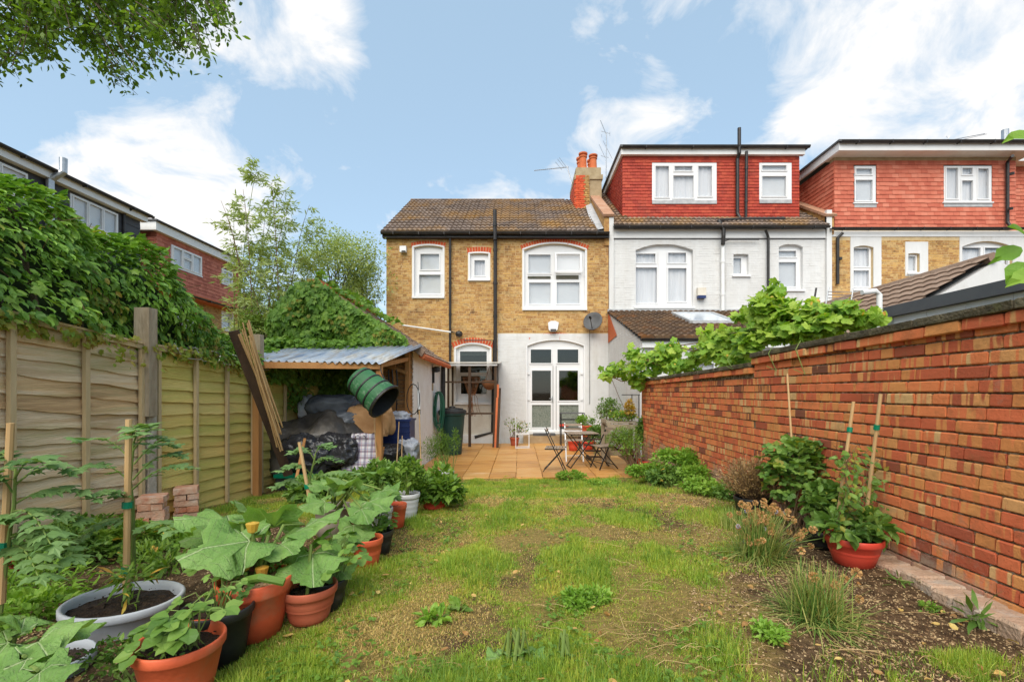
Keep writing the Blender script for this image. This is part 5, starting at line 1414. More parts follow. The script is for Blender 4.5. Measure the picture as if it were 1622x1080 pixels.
# ------------------------------------------------------------------ creeper over the fence
CT_Y = np.array([0.6, 2.5, 4.05, 4.56, 5.2, 5.45, 5.64, 5.89, 6.09, 6.5, 7.4, 8.8]); CT_Z = np.array([3.28, 3.3, 3.3, 3.14, 3.14, 2.98, 2.74, 2.5, 2.34, 2.28, 2.2, 2.05])
def creeper_surf(Y, t):
    """t 0 at the fence head .. 1 at the crest .. 1.6 behind"""
    top = np.interp(Y, CT_Y, CT_Z); zf = np.interp(Y, [1,4.7,9], [2.25,2.02,1.88])
    z = zf + (top - zf)*np.sin(np.minimum(t,1.57)*1.2)/math.sin(1.2) if False else zf + (top-zf)*np.where(t<1, np.sin(t*math.pi/2)**.85, 1-.35*(t-1))
    x = -3.78 - .12*np.sin(t*math.pi)*0 - (.05 + .75*t**1.8) + .1*np.sin(Y*2.3+z*3) + .06*np.sin(Y*5.1)
    return x, z
n = 15000
Yy = .8 + 8.0*rng.random(n)**.85; t_ = rng.random(n)*1.35
x, z = creeper_surf(Yy, t_); x2, z2 = creeper_surf(Yy, t_+.03)
T = np.column_stack([x2-x, np.zeros(n), z2-z]); T = unit(T); Nn = unit(np.column_stack([T[:,2], rng.normal(0,.12,n), -T[:,0]]))
P = np.column_stack([x, Yy, z]) + Nn*rng.uniform(-.04,.1,n)[:,None]
# soft undulation: bulges and hollows in the mass
P += Nn*(.09*np.sin(Yy*4.1+z*5)*np.sin(z*7.3-Yy*2.2))[:,None]
cr = thing('creeper', 'dense dark green creeper piled up behind and over the left fence', 'creeper', (-4.3, 4.5, 2.0))
D = unit(-T*1.0 + Nn*.45 + rng.normal(0,.33,(n,3)))
U = unit(Nn*1.0 + np.array([0,0,.5]) + rng.normal(0,.42,(n,3)))
half = rng.random(n) < .22
szl = rng.uniform(.045,.12,n)*np.where(Yy>5.5,.85,1)
leaves('foliage', cr, mt['ivy'], P[~half], D[~half], U[~half], szl[~half], 'oval', singles=300, wide=.8)
leaves('lobed_foliage', cr, mt['ivy_gable'], P[half]+Nn[half]*.02, D[half], U[half], szl[half]*.8, 'ivy')
sh_mb = MB()
for i in range(150):
    q = rng.integers(0,n); a = Vector(P[q])+Vector(Nn[q])*.03; dd = Vector((R_.uniform(.0,.16),R_.gauss(0,.12),R_.gauss(.02,.1))); sh_mb.tube([a, a+dd*.6, a+dd], .0028, 4)
sh_mb.build('shoots', mt['woody'], cr, kind='stuff')
k = (rng.random(n) < .22) & (np.sin(Yy*3.7+z*2.9)*np.sin(Yy*1.9-z*4.1) > .45)
leaves('new_leaves', cr, mt['ivy_young'], P[k]+Nn[k]*.05, D[k], U[k], .07, 'oval')
# trailing fringe on the fence head
m_ = 700; Yf = 1 + 7.6*rng.random(m_); zf = np.interp(Yf, [1,4.7,9], [2.28,2.05,1.9]) + rng.normal(0,.05,m_) - (rng.random(m_)**3)*.22*(np.sin(Yf*3.1)>.3)
leaves('trailing_leaves', cr, mt['ivy_young'], np.column_stack([np.full(m_,-3.72)+rng.normal(0,.03,m_), Yf, zf]), unit(rng.normal(0,.6,(m_,3))+np.array([.3,0,-.8])), (1,0,.3), rng.uniform(.035,.07,m_), 'ivy')
# dark underlay added to block light under the leaves, then woody stems
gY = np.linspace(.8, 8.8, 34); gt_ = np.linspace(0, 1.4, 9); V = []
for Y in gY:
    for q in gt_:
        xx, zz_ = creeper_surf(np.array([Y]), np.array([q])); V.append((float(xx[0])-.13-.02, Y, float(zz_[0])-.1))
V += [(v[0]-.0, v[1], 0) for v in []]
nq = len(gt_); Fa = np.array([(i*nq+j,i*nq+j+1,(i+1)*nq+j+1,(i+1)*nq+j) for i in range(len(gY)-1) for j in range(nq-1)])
npmesh('shade_underlay', V, Fa, mt['shade'], cr, smooth=True)
mb = MB()
for i in range(26):
    Y = R_.uniform(1.5,8); q = [creeper_surf(np.array([Y+R_.gauss(0,.1)]), np.array([tt])) for tt in (0,.3,.6,.9)]
    mb.tube([(float(a[0])-.05, Y+.1*j, float(b[0])) for j,(a,b) in enumerate(q)], .012, 5)
mb.build('stems', mt['bark'], cr, kind='stuff')

# ivy on the outbuilding gable and roof
iv = thing('ivy', 'bright ivy covering the outbuilding gable and spilling over the canopy', 'ivy', (-4.4, 9, 2.4))
n = 3100; u = rng.uniform(-4.72, -2.15, n); zt = np.interp(u, [-4.72,-4.5,-4.15,-3.85,-3.5,-3.2,-2.1], [2.9,3.35,3.66,3.76,3.5,3.26,2.58]); zl = np.interp(u, [-4.72,-4,-3.6,-2.6,-2.1], [1.7,2.15,2.4,2.45,2.5])
z = zl + (zt-zl)*rng.random(n)**.8; y = 8.86 + .09*np.sin(u*6)*np.sin(z*7) - rng.random(n)*.14 - .22*np.exp(-((u+4.0)**2)/.25)*np.exp(-((z-3.0)**2)/.3)
P = np.column_stack([u,y,z]); D = unit(np.array([0,-.35,-1])+rng.normal(0,.35,(n,3))); U = unit(np.array([0,-1,.6])+rng.normal(0,.5,(n,3)))
leaves('foliage', iv, mt['ivy_gable'], P, D, U, rng.uniform(.06,.15,n), 'ivy', singles=260)
kk = (rng.random(n) < .3) & (np.sin(u*5+z*3)*np.sin(z*6-u*2) > .35)
leaves('new_leaves', iv, mt['ivy_young'], P[kk]+np.array([0,-.04,0]), D[kk], U[kk], .07, 'ivy')
n = 1500; u = rng.uniform(-4.75,-3.0,n); yy = rng.uniform(8.9,12.2,n); z = np.interp(u,[-4.75,-4.5,-3.85,-3.0],[3.1,3.3,3.78,3.25])+.05*np.sin(u*5+yy*3)+rng.random(n)*.08
keep = (u < -3.75) | (rng.random(n) < .35)
leaves('roof_foliage', iv, mt['ivy_gable'], np.column_stack([u,yy,z])[keep], unit(rng.normal(0,.6,(n,3))+np.array([0,-.3,-.2]))[keep], unit(np.array([0,-.2,1])+rng.normal(0,.25,(n,3)))[keep], rng.uniform(.08,.14,n)[keep], 'ivy')
n = 1700; u = rng.uniform(-4.5,-2.75,n); z = 2.1 + .3*rng.random(n) + (u+3.2)*-.03; yy = rng.uniform(8.2,8.95,n); keep = rng.random(n) < np.interp(u,[-4.5,-4.0,-3.3,-2.75],[1,1,.7,.25])
leaves('canopy_foliage', iv, mt['ivy_gable'], np.column_stack([u,yy,z+.17*(yy-8.2)+.1])[keep], unit(rng.normal(0,.6,(n,3))+np.array([0,-.6,-.3]))[keep], unit(np.array([0,-.5,1])+rng.normal(0,.3,(n,3)))[keep], rng.uniform(.06,.11,n)[keep], 'ivy')
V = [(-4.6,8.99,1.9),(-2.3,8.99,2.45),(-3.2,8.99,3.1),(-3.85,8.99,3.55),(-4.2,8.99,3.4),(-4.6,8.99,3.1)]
MB().add([(a,b-.03,c) for a,b,c in V],[tuple(range(6))]).build('shade_sheet', mt['shade'], iv)  # dark plane added as the shade in the gaps of the ivy
hv = thing('ivy', 'darker ivy hanging down inside the canopy on the brick wall and fence', 'ivy', (-3.5, 8.8, 1.5))
n = 2300; u = rng.uniform(-3.78,-2.9,n); lim = np.interp(u,[-3.78,-3.7,-3.4,-3.25,-3.1,-2.98,-2.9],[1.35,.95,.55,.9,1.9,1.2,1.05]); z = lim + (2.35-lim)*rng.random(n)
leaves('foliage', hv, mt['ivy_gable'], np.column_stack([u, 8.86+rng.normal(0,.05,n), z]), unit(np.array([0,-.3,-1])+rng.normal(0,.4,(n,3))), unit(np.array([0,-1,.5])+rng.normal(0,.3,(n,3))), rng.uniform(.06,.1,n), 'ivy')
n = 900; yy = rng.uniform(7.0,8.8,n); z = 2.05 - rng.random(n)**1.6*np.where(np.sin(yy*5)>0,.75,.3)
leaves('fringe_foliage', hv, mt['ivy_gable'], np.column_stack([-3.7+rng.normal(0,.05,n), yy, z]), unit(np.array([.4,0,-1])+rng.normal(0,.4,(n,3))), unit(np.array([1,-.3,.5])+rng.normal(0,.3,(n,3))), rng.uniform(.05,.09,n), 'ivy')
# ------------------------------------------------------------------ bamboo and background trees
bb = thing('bamboo', 'tall airy bamboo rising above the ivy covered outbuilding', 'bamboo', (-5.5, 12.5, 0))
LPt, LD = [], []
tips = [(408,262,11.8,1.0),(385,300,11.4,.9),(430,290,12,.9),(452,300,12.2,.8),(360,345,11.5,.7),(372,400,11.3,.7),(470,345,12.4,.8),(420,340,12.6,.9),(398,380,12,.8),(450,390,12.8,.8),(495,370,13,.7),(440,430,12,.6),(388,440,12,.5),(478,410,12.6,.7),(490,325,12.8,.8),(515,350,13,.7),(462,310,12.3,.7),(505,400,12.9,.7),(370,330,11.8,.5),(350,318,11.6,.3)]
for i, (tx, ty, Y, dn) in enumerate(tips):
    tip = Q(tx, ty, Y); basep = Vector((PX(370+(i*37)%110, Y)+.0, Y+R_.uniform(-.3,.3), 0))
    pts = []
    for k in range(11):
        s_ = k/10; p = basep.lerp(tip, s_); p.x += (tip.x-basep.x)*(s_**2.2 - s_)*.9; p.z = tip.z*(1-(1-s_)**1.15); pts.append(p)
    MB().tube(pts, .02, 6, r1=.004).build('culm', mt['woody'] if i % 3 else mt['stem'], bb)
    br = MB()
    for k in range(int(26*dn)):
        s_ = R_.uniform(.42,1.0); j = min(9, int(s_*10)); p = pts[j].lerp(pts[j+1], s_*10-j)
        a = R_.uniform(0,6.28); L_ = R_.uniform(.25,.85)*(1.15-s_*.65); e = p + Vector((math.cos(a)*L_, math.sin(a)*L_*.7, R_.uniform(-.02,.3)*L_))
        br.tube([p, p.lerp(e,.5)+Vector((0,0,.05)), e], .004, 3, r1=.0015)
        for q in range(int(30*dn)):
            w = R_.uniform(.2,1.08); LPt.append(p.lerp(e,w)+Vector((R_.gauss(0,.05),R_.gauss(0,.05),R_.gauss(0,.05)))); LD.append((e-p).normalized()*.7+Vector((R_.gauss(0,.5),R_.gauss(0,.5),-.25+R_.gauss(0,.35))))
    br.build('branches', mt['woody'], bb, kind='stuff')
LPt = np.array([tuple(p) for p in LPt]); LD = np.array([tuple(p) for p in LD])
leaves('leaves', bb, mt['bamboo'], LPt, LD, unit(rng.normal(size=LD.shape)+np.array([0,-.3,.8])), rng.uniform(.1,.2,len(LPt)), 'lance', wide=1.05)

def tree(name, label, base, crown, n, size, m, kind='tiny', trunk_r=.1, lumps=14, group=None, limbs=7, cat='tree', bark='bark', sparse=1.0):
    t = thing(name, label, cat, base, group); base = Vector(base); c = Vector(crown[:3]); r = Vector(crown[3:])
    mb = MB(); top = c + Vector((0,0,-.1*r.z))
    tp = [base, base.lerp(top,.4)+Vector((.1,0,0)), top]; mb.tube(tp, trunk_r, 8, r1=trunk_r*.35); mb.build('trunk', mt[bark], t)
    lb = MB(); P, D = [], []
    cs = []
    for i in range(lumps):
        d = Vector((R_.gauss(0,1),R_.gauss(0,1),R_.gauss(0,1))).normalized(); k = R_.uniform(.35,.85); q = c + Vector((d.x*r.x*k,d.y*r.y*k,d.z*r.z*k)); cs.append(q)
        if i < limbs*2: lb.tube([base.lerp(top,R_.uniform(.45,.95)), q.lerp(top,.4), q], trunk_r*.25, 5, r1=.01)
    per = n//lumps
    for q in cs:
        f = R_.uniform(.22,.42); p, d = blob_pts(per, tuple(q), (r.x*f,r.y*f,r.z*f), .35); P.append(p); D.append(d)
    lb.build('limbs', mt[bark], t); P = np.vstack(P); D = np.vstack(D)
    leaves('crown', t, mt[m], P, unit(D+rng.normal(0,.6,D.shape)+np.array([0,0,-.3])), unit(D*.4+rng.normal(0,.5,D.shape)+np.array([0,0,.8])), rng.uniform(.6,1.1,len(P))*size, kind)
    return t
tree('young_tree', 'thin pale young tree behind the ivy gable, against the sky', (PX(540,14),14,0), (PX(525,14),14,PZ(428,14),1.75,1.2,1.6), 12500, .085, 'bamboo', 'tiny', .05, lumps=34)
tree('young_tree', 'wispy tree just left of the brick house behind the outbuilding', (PX(590,15),15,0), (PX(575,15),15,PZ(455,15),.75,.8,1.25), 3400, .09, 'tree', 'tiny', .04, lumps=22)
tree('broadleaf_tree', 'bright green bushy tree between the left terrace and the bamboo', (PX(425,21),21,0), (PX(430,21),21,PZ(520,21),1.3,1.4,1.5), 8000, .14, 'hedge', 'tiny', .15, lumps=22)
tree('broadleaf_tree', 'low bushy tree just behind the left fence end', (PX(430,11.5),11.5,0), (PX(428,11.5),11.5,PZ(530,11.5),.6,.6,.75), 5000, .085, 'hedge', 'tiny', .08, lumps=16)
tree('broadleaf_tree', 'leafy green tree low behind the ivy gable', (PX(520,16),16,0), (PX(520,16),16,PZ(505,16),1.5,1.2,1.0), 5000, .12, 'hedge', 'tiny', .12, lumps=18)

# overhanging tree, top left
ot = thing('overhanging_tree', 'large tree whose leafy branches hang into the top left of the sky', 'tree', (-8.5, 6, 0))
MB().tube([(-8.5,6,0),(-8.4,5.9,3),(-8.0,5.6,5.5),(-7.2,5.4,8)], .3, 10, r1=.12).build('trunk', mt['bark'], ot)
outl = [(-500,-420),(-500,60),(-60,130),(0,112),(22,118),(45,70),(75,108),(100,66),(140,72),(175,128),(205,146),(228,118),(262,100),(300,96),(322,72),(345,45),(375,25),(368,-10),(300,-160),(100,-420)]
def inpoly(x, y, poly):
    c = False; j = len(poly)-1
    for i in range(len(poly)):
        xi, yi = poly[i]; xj, yj = poly[j]
        if (yi > y) != (yj > y) and x < (xj-xi)*(y-yi)/(yj-yi)+xi: c = not c
        j = i
    return c
LPt, LD = [], []; tw = MB(); lim = MB(); hubs = []
for k in range(16):
    hx, hy = R_.uniform(-250,300), R_.uniform(-250,60)
    if not inpoly(hx, hy+20, outl): continue
    Y = R_.uniform(4.4,6.2); h = Q(hx,hy,Y); hubs.append(h)
    s0 = Vector((-7.8,5.5,R_.uniform(5.0,7.2))); lim.tube([s0, s0.lerp(h,.5)+Vector((0,0,.35)), h], .05, 6, r1=.012)
lim.build('limb', mt['bark'], ot)
cnt = 0
while cnt < 1700:
    x = R_.uniform(-500,380); y = R_.uniform(-420,150)
    if x < -120 and R_.random() < .75: continue
    if not inpoly(x, y, outl): continue
    edge = not inpoly(x+14, y+22, outl)
    Y = R_.uniform(4.2,6.3); c = Q(x, y, Y); h = min(hubs, key=lambda q: (q-c).length)
    e = c + Vector((R_.gauss(0,.06),R_.gauss(0,.06),-.06)); st = c.lerp(h, min(.5, .32/max((h-c).length,.01)))
    tw.tube([st, c, e], .005, 4, r1=.002); cnt += 1
    for q in range(14 if edge else 26):
        w = R_.uniform(.1,1.15); LPt.append(tuple(st.lerp(e,w)+Vector((R_.gauss(0,.05),R_.gauss(0,.05),R_.gauss(0,.045)))))
        LD.append((R_.gauss(0,.6)+.15,R_.gauss(0,.6),-.45+R_.gauss(0,.4)))
tw.build('twigs', mt['bark'], ot, kind='stuff')
leaves('crown', ot, mt['overhang'], LPt, np.array(LD), unit(rng.normal(0,.5,(len(LPt),3))+np.array([0,0,1.])), rng.uniform(.045,.085,len(LPt)), 'lance', wide=2.6)

# grapevine along the wall top
gv = thing('grapevine', 'bright yellow green grapevine sprawling along the top of the garden wall', 'vine', (2.8, 7, 1.9))
P, sz = [], []
cl = [(985,585,9.3,25,14),(960,592,9.2,10,6),(1010,600,9.3,16,14),(1030,575,9.0,30,22),(1055,560,8.6,24,20),(1000,560,9.2,14,10),(1085,578,8.2,30,14),(1110,560,7.9,18,14),(1140,552,7.2,30,20),(1165,565,6.8,24,16),(1155,530,7,22,14),(1190,540,6.2,26,22),(1215,505,6.0,24,30),(1220,470,6.0,18,20),(1238,490,5.9,20,18),
      (1205,480,6,14,14),(1245,525,5.8,34,18),(1280,520,5.5,34,16),(1275,490,5.5,20,12),(1310,510,5.3,30,16),(1340,500,5.2,26,14),(1362,505,5.1,18,10),(1120,530,7.4,10,6),(1295,492,5.4,18,8),(1130,545,7.3,22,12),(1070,548,8.4,12,8),(1330,485,5.2,12,8),(1175,500,6.4,8,8)]
for (px, py, Y, rx, ry) in cl:
    c = Q(px,py,Y); n = int(rx*ry*.26)+14
    p, d = blob_pts(n, tuple(c), (rx/F*Y, .28, ry/F*Y), .3); p[:,0] += 0; P.append(p)
P = np.vstack(P); P = P[(P[:,0] > 2.32) | (P[:,2] > 1.9) | (P[:,1] > 8.6)]
n = len(P); D = unit(rng.normal(0,.7,(n,3))+np.array([-.25,-.3,-.45])); U = unit(np.array([-.3,-.5,.9])+rng.normal(0,.35,(n,3)))
leaves('foliage', gv, mt['grape'], P, D, U, rng.uniform(.045,.15,n), 'vine', singles=300)
mb = MB()
for (px, py, Y, rx, ry), nxt in zip(cl, cl[1:]):
    a = Q(px,py,Y); b = Q(nxt[0],nxt[1],nxt[2]); mb.tube([a, a.lerp(b,.5)+Vector((0,0,-.1)), b], .01, 5)
for px, py, Y in ((1225,455,6),(1170,500,6.5),(965,590,9.2),(1120,520,7.4),(1345,470,5.2)):
    a = Q(px,py,Y); mb.tube([a, a+Vector((.2,0,-.5)), a+Vector((.4,0,-.9))], .005, 4)
mb.build('stems', mt['woody'], gv, kind='stuff')
k = rng.choice(n, 90); leaves('tendril_leaves', gv, mt['yellow_leaf'], P[k]+np.array([0,-.05,.03]), D[k], U[k], .05, 'oval')
for (Y, dz) in ((4.6,.25),(4.15,.3),(5.5,.2)):
    a = Vector((2.5,Y,2.05)); MB().tube([a, a+Vector((-.06,-.03,-.08)), a+Vector((-.02,-.1,-dz)), a+Vector((-.05,.02,-dz+.05))], .004, 4).build('tendril', mt['stem'], gv)
# shoots with big leaves reaching in at the right edge
sh = thing('leafy_shoot', 'large leaved green shoot reaching in from the right edge', 'plant', (2.75, 2.55, 2.1))
a = Vector((2.95,2.5,1.7)); MB().tube([a, (2.86,2.5,2.15), (2.83,2.55,2.36), (2.85,2.6,2.95)], .008, 6).build('stem', mt['woody'], sh)
for (px, py, Y, ln, d) in ((1618,392,2.6,.15,(-1,0,-.45)),(1622,415,2.55,.13,(-.6,-.1,-.6)),(1625,372,2.55,.1,(-.8,-.2,.3)),(1640,210,2.6,.14,(-.9,0,-.2)),(1660,240,2.6,.14,(-.5,-.2,-.6)),(1650,430,2.5,.15,(-.8,0,-.3))):
    leaves('leaf', sh, mt['bright'], [tuple(Q(px,py,Y))], [d], [(-.2,-.9,.6)], [ln*1.25], 'oval', wide=.9, stuff=False)
ls = thing('clothes_airer', 'grey wire clothes airer partly hidden behind the grapevine', 'airer', Q(1330,470,9.8))
mb = MB()
for i in range(5): mb.tube([Q(1312,462+i*5,9.5+i*.1), Q(1352,463+i*5,10.3+i*.1)], .008, 4)
mb.build('wires', mt['grey_pipe'], ls)
for px in (1313,1352): MB().tube([Q(px,455,10), Q(px-8,500,10)], .014, 5).build('leg', mt['grey_pipe'], ls)
MB().tube([Q(1293,456,9.5), Q(1287,492,9.5)], .018, 6).build('prop', mt['black_pipe'], ls)

# ------------------------------------------------------------------ pots
mt['terracotta'] = M('orange_plastic_pot', [(.56,.085,.03),(.64,.12,.045)], rnd=0, nscale=4, rough=.6, bump=.15, bscale=30, dirt=((.34,.2,.12),5,.5,.72,.65))
mt['terra_dark'] = M('dull_terracotta', [(.38,.075,.035),(.47,.12,.06)], rnd=0, nscale=5, rough=.7, dirt=((.45,.3,.2),6,.55,.75,.4))
mt['red_pot'] = M('bright_red_pot', [(.55,.05,.03),(.6,.075,.04)], rnd=0, nscale=4, rough=.5)
mt['blackpot'] = M('black_pot', [(.012,.012,.012),(.03,.03,.028)], rnd=0, nscale=4, rough=.45, dirt=((.09,.07,.05),8,.55,.8,.5))
mt['greypot'] = M('blue_grey_pot', [(.33,.35,.38),(.42,.44,.47)], rnd=0, nscale=4, rough=.5, dirt=((.2,.17,.13),6,.58,.75,.4))
mt['palepot'] = M('pale_grey_pot', [(.5,.5,.5),(.6,.6,.6)], rnd=0, nscale=4, rough=.5, dirt=((.3,.25,.2),6,.58,.75,.4))
mt['taupe'] = M('taupe_pot', [(.33,.27,.22),(.38,.31,.26)], rnd=0, nscale=3, rough=.6)
mt['chips'] = M('bark_chips', [(.2,.1,.04),(.4,.25,.12),(.5,.35,.2)], rnd=.9, nscale=9)
def pot(label, px, py, wpx, hpx=None, rimpy=None, m='terracotta', Y=None, r=None, h=None, rib=0, taper=.7, sx=1.0, sy=1.0, lip=.028, fill='soil', group=None, base=None, chip=0):
    """rim centre column px, base row py (photo), rim width wpx"""
    b = base if base is not None else G(px, py)
    if Y is not None: b = Vector((PX(px,Y), Y, ghn(PX(px,Y),Y)))
    R = r or wpx/2/F*b.y; h = h or (PZ(rimpy, b.y) - b.z)
    t = thing('plant_pot', label, 'plant pot', b, group)
    prof = [(R*taper*.9,0),(R*taper,.004)]
    n = max(2, rib*3 if rib else 2)
    for i in range(1, n+1):
        k = i/n; rr = R*(taper+(.93-taper)*k); z = (h-lip*1.6)*k
        if rib: rr *= 1+.03*(1 if i%3 == 1 else (-.6 if i%3 == 0 else .4))
        prof.append((rr, z))
    prof += [(R*.965,h-lip*1.5),(R*1.0,h-lip*1.2),(R*1.005,h-.006),(R*.98,h),(R*.93,h-.003),(R*.915,h-lip),(R*.85,h-.1)]
    MB().lathe(prof, b, 32, sx=sx, sy=sy).build('body', mt[m], t, smooth=True)
    zz_ = b.z + h - .045; mb = MB(); k = 26
    ringp = [(b.x+R*.92*sx*math.cos(a)*q, b.y+R*.92*sy*math.sin(a)*q, zz_ + R_.gauss(0,.006) + (1-q)*.012) for q in (1,.7,.35) for a in np.linspace(0,2*math.pi,k,endpoint=False)]
    fs = [(i*k+j,i*k+(j+1)%k,(i+1)*k+(j+1)%k,(i+1)*k+j) for i in range(2) for j in range(k)]+[tuple(range(2*k,3*k))]
    mb.add(ringp, fs); mb.build('soil', mt['soil'], t, kind='stuff')
    if chip or True:
        nn = chip or 160; rr = R*.88*np.sqrt(rng.random(nn)); a = rng.random(nn)*6.28; s = rng.uniform(.3,1,nn)[:,None]*np.array([.018,.012,.005])*(2.2 if chip else .6)
        rot = np.array([np.array(Euler((R_.gauss(0,.5),R_.gauss(0,.5),R_.uniform(0,6))).to_matrix()) for _ in range(nn)])
        np_boxes('chips' if chip else 'crumbs', np.column_stack([b.x+rr*np.cos(a)*sx, b.y+rr*sy*np.sin(a), np.full(nn,zz_+.012)]), s, mt['chips'] if chip else mt['soil'], t, kind='stuff', rot=rot)
    return Vector((b.x, b.y, b.z+h)), R
top1, R1 = pot('orange pot nearest the camera holding strawberry plants', 285, 1112, 126, rimpy=1010, taper=.66)
top2, R2 = pot('black pot wedged between the nearest orange pot and the big terracotta one', 345, 1045, 104, rimpy=958, m='blackpot', taper=.72)
top3, R3 = pot('big terracotta pot mulched with bark chips under the squash plant', 404, 1003, 110, rimpy=912, m='terracotta', taper=.68, lip=.045, chip=240)
top4, R4 = pot('dull ribbed terracotta pot right of the big one under a drooping squash leaf', 490, 980, 84, rimpy=925, m='terra_dark', rib=2, taper=.66)
top5, R5 = pot('black pot half hidden behind the dull ribbed terracotta pot', 520, 962, 58, rimpy=915, m='blackpot')
top6, R6 = pot('tall narrow orange pot with bare soil in the middle of the row', 582, 898, 48, rimpy=850, m='terracotta', taper=.66)
top7, R7 = pot('black pot beside the tall narrow orange pot', 600, 876, 46, rimpy=838, m='blackpot', taper=.7)
top8, R8 = pot('pale grey pot with a small label behind the black pot', 600, 845, 44, rimpy=803, m='palepot', rib=3)
top9, R9 = pot('small orange pot between two grey pots', 628, 834, 32, rimpy=797, m='terracotta', taper=.72)
top10, R10 = pot('ribbed grey pot with an upright green plant and thin stake', 645, 820, 40, rimpy=780, m='palepot', rib=4)
top11, R11 = pot('wide taupe pot with a squash plant and a white tag', 528, 845, 58, rimpy=800, m='taupe', taper=.85, lip=.01)
top12, R12 = pot('small orange pot in the shade of the big squash leaves', 562, 850, 40, rimpy=825, m='terracotta', taper=.8)
top13, R13 = pot('grey ribbed pot with tall feathery herb beside the patio', 706, 764, 27, rimpy=745, m='palepot', rib=3)
top14, R14 = pot('bright red pot hidden under a broad leafy plant', 688, 806, 40, rimpy=786, m='red_pot')
top15, R15 = pot('wide blue grey oval planter with bare soil and a tall stake', 200, 1000, 192, base=Vector((PX(197,2.34),2.34,.37)), h=.2, m='greypot', taper=.8, r=.262, lip=.03, sy=.85)
top16, R16 = pot('second blue grey planter at the lower left edge', 75, 1040, 130, base=Vector((PX(70,1.95),1.95,.36)), h=.14, m='greypot', taper=.8, r=.18, lip=.03, sy=.8)
top17, R17 = pot('black pot with a dried heather by the brick wall', 1192, 814, 56, rimpy=786, m='blackpot', taper=.8)
top18, R18 = pot('large red pot with beans and two canes by the brick wall', 1352, 892, 80, rimpy=848, m='red_pot', taper=.68, lip=.03)
top19, R19 = pot('black pot behind the large red pot', 1303, 866, 50, rimpy=838, m='blackpot', taper=.8)
top20, R20 = pot('red pot with a climbing bean at the patio corner', 1024, 748, 36, rimpy=728, m='red_pot', taper=.8)
top21, R21 = pot('terracotta pot with a sparse little tree on the patio', 815, 704, 14, m='terra_dark', Y=13.6, h=.27, r=.14)
mb = MB(); lb_ = top11+Vector((R11*.93,-.12,-.1)); mb.box(lb_.x-.012,lb_.x+.012,lb_.y-.1,lb_.y-.098,lb_.z-.03,lb_.z+.05)

def squash_mat():
    m = LM('veined_squash_leaf', [(.1,.22,.04),(.19,.34,.08),(.3,.45,.14)], trans=.3, nscale=7, rnd=.3)
    t = m.node_tree; N = lambda ty, **k: t.nodes.new(ty)
    def mt_(op, a, b=0.0):
        n = t.nodes.new('ShaderNodeMath'); n.operation = op
        for i, v in enumerate((a, b)):
            if isinstance(v, (int, float)): n.inputs[i].default_value = v
            else: t.links.new(v, n.inputs[i])
        return n.outputs[0]
    tc_ = t.nodes.new('ShaderNodeTexCoord'); sp_ = t.nodes.new('ShaderNodeSeparateXYZ'); t.links.new(tc_.outputs['Object'], sp_.inputs[0])
    yy = mt_('SUBTRACT', sp_.outputs[1], .2); xx = sp_.outputs[0]
    ang = mt_('ARCTAN2', xx, yy); rr = mt_('SQRT', mt_('ADD', mt_('MULTIPLY', xx, xx), mt_('MULTIPLY', yy, yy)))
    s1 = mt_('MULTIPLY', mt_('ABSOLUTE', mt_('SINE', mt_('MULTIPLY', ang, 2.5))), rr)
    s2 = mt_('ABSOLUTE', mt_('SINE', mt_('ADD', mt_('MULTIPLY', rr, 26), mt_('MULTIPLY', mt_('ABSOLUTE', mt_('SINE', mt_('MULTIPLY', ang, 2.5))), 5))))
    v1 = t.nodes.new('ShaderNodeMapRange'); v1.inputs['From Min'].default_value = .035; v1.inputs['From Max'].default_value = .008; t.links.new(s1, v1.inputs['Value'])
    v2 = t.nodes.new('ShaderNodeMapRange'); v2.inputs['From Min'].default_value = .16; v2.inputs['From Max'].default_value = .02; v2.inputs['To Max'].default_value = .45; t.links.new(s2, v2.inputs['Value'])
    v = mt_('MAXIMUM', v1.outputs[0], v2.outputs[0])
    pr = [n for n in t.nodes if n.type == 'BSDF_PRINCIPLED'][0]; l = pr.inputs['Base Color'].links[0]; src = l.from_socket
    mx = t.nodes.new('ShaderNodeMixRGB'); t.links.new(mt_('MULTIPLY', v, .8), mx.inputs[0]); t.links.new(src, mx.inputs[1]); mx.inputs[2].default_value = (.5,.6,.3,1)
    t.links.new(mx.outputs[0], pr.inputs['Base Color'])
    b = [n for n in t.nodes if n.type == 'BUMP'][0]; b.inputs['Strength'].default_value = .6
    b2 = t.nodes.new('ShaderNodeBump'); b2.inputs['Strength'].default_value = .6; b2.inputs['Distance'].default_value = .02; b2.invert = True
    t.links.new(v, b2.inputs['Height']); t.links.new(b.outputs[0], b2.inputs['Normal']); t.links.new(b2.outputs[0], pr.inputs['Normal'])
    return m
mt['squash'] = squash_mat()
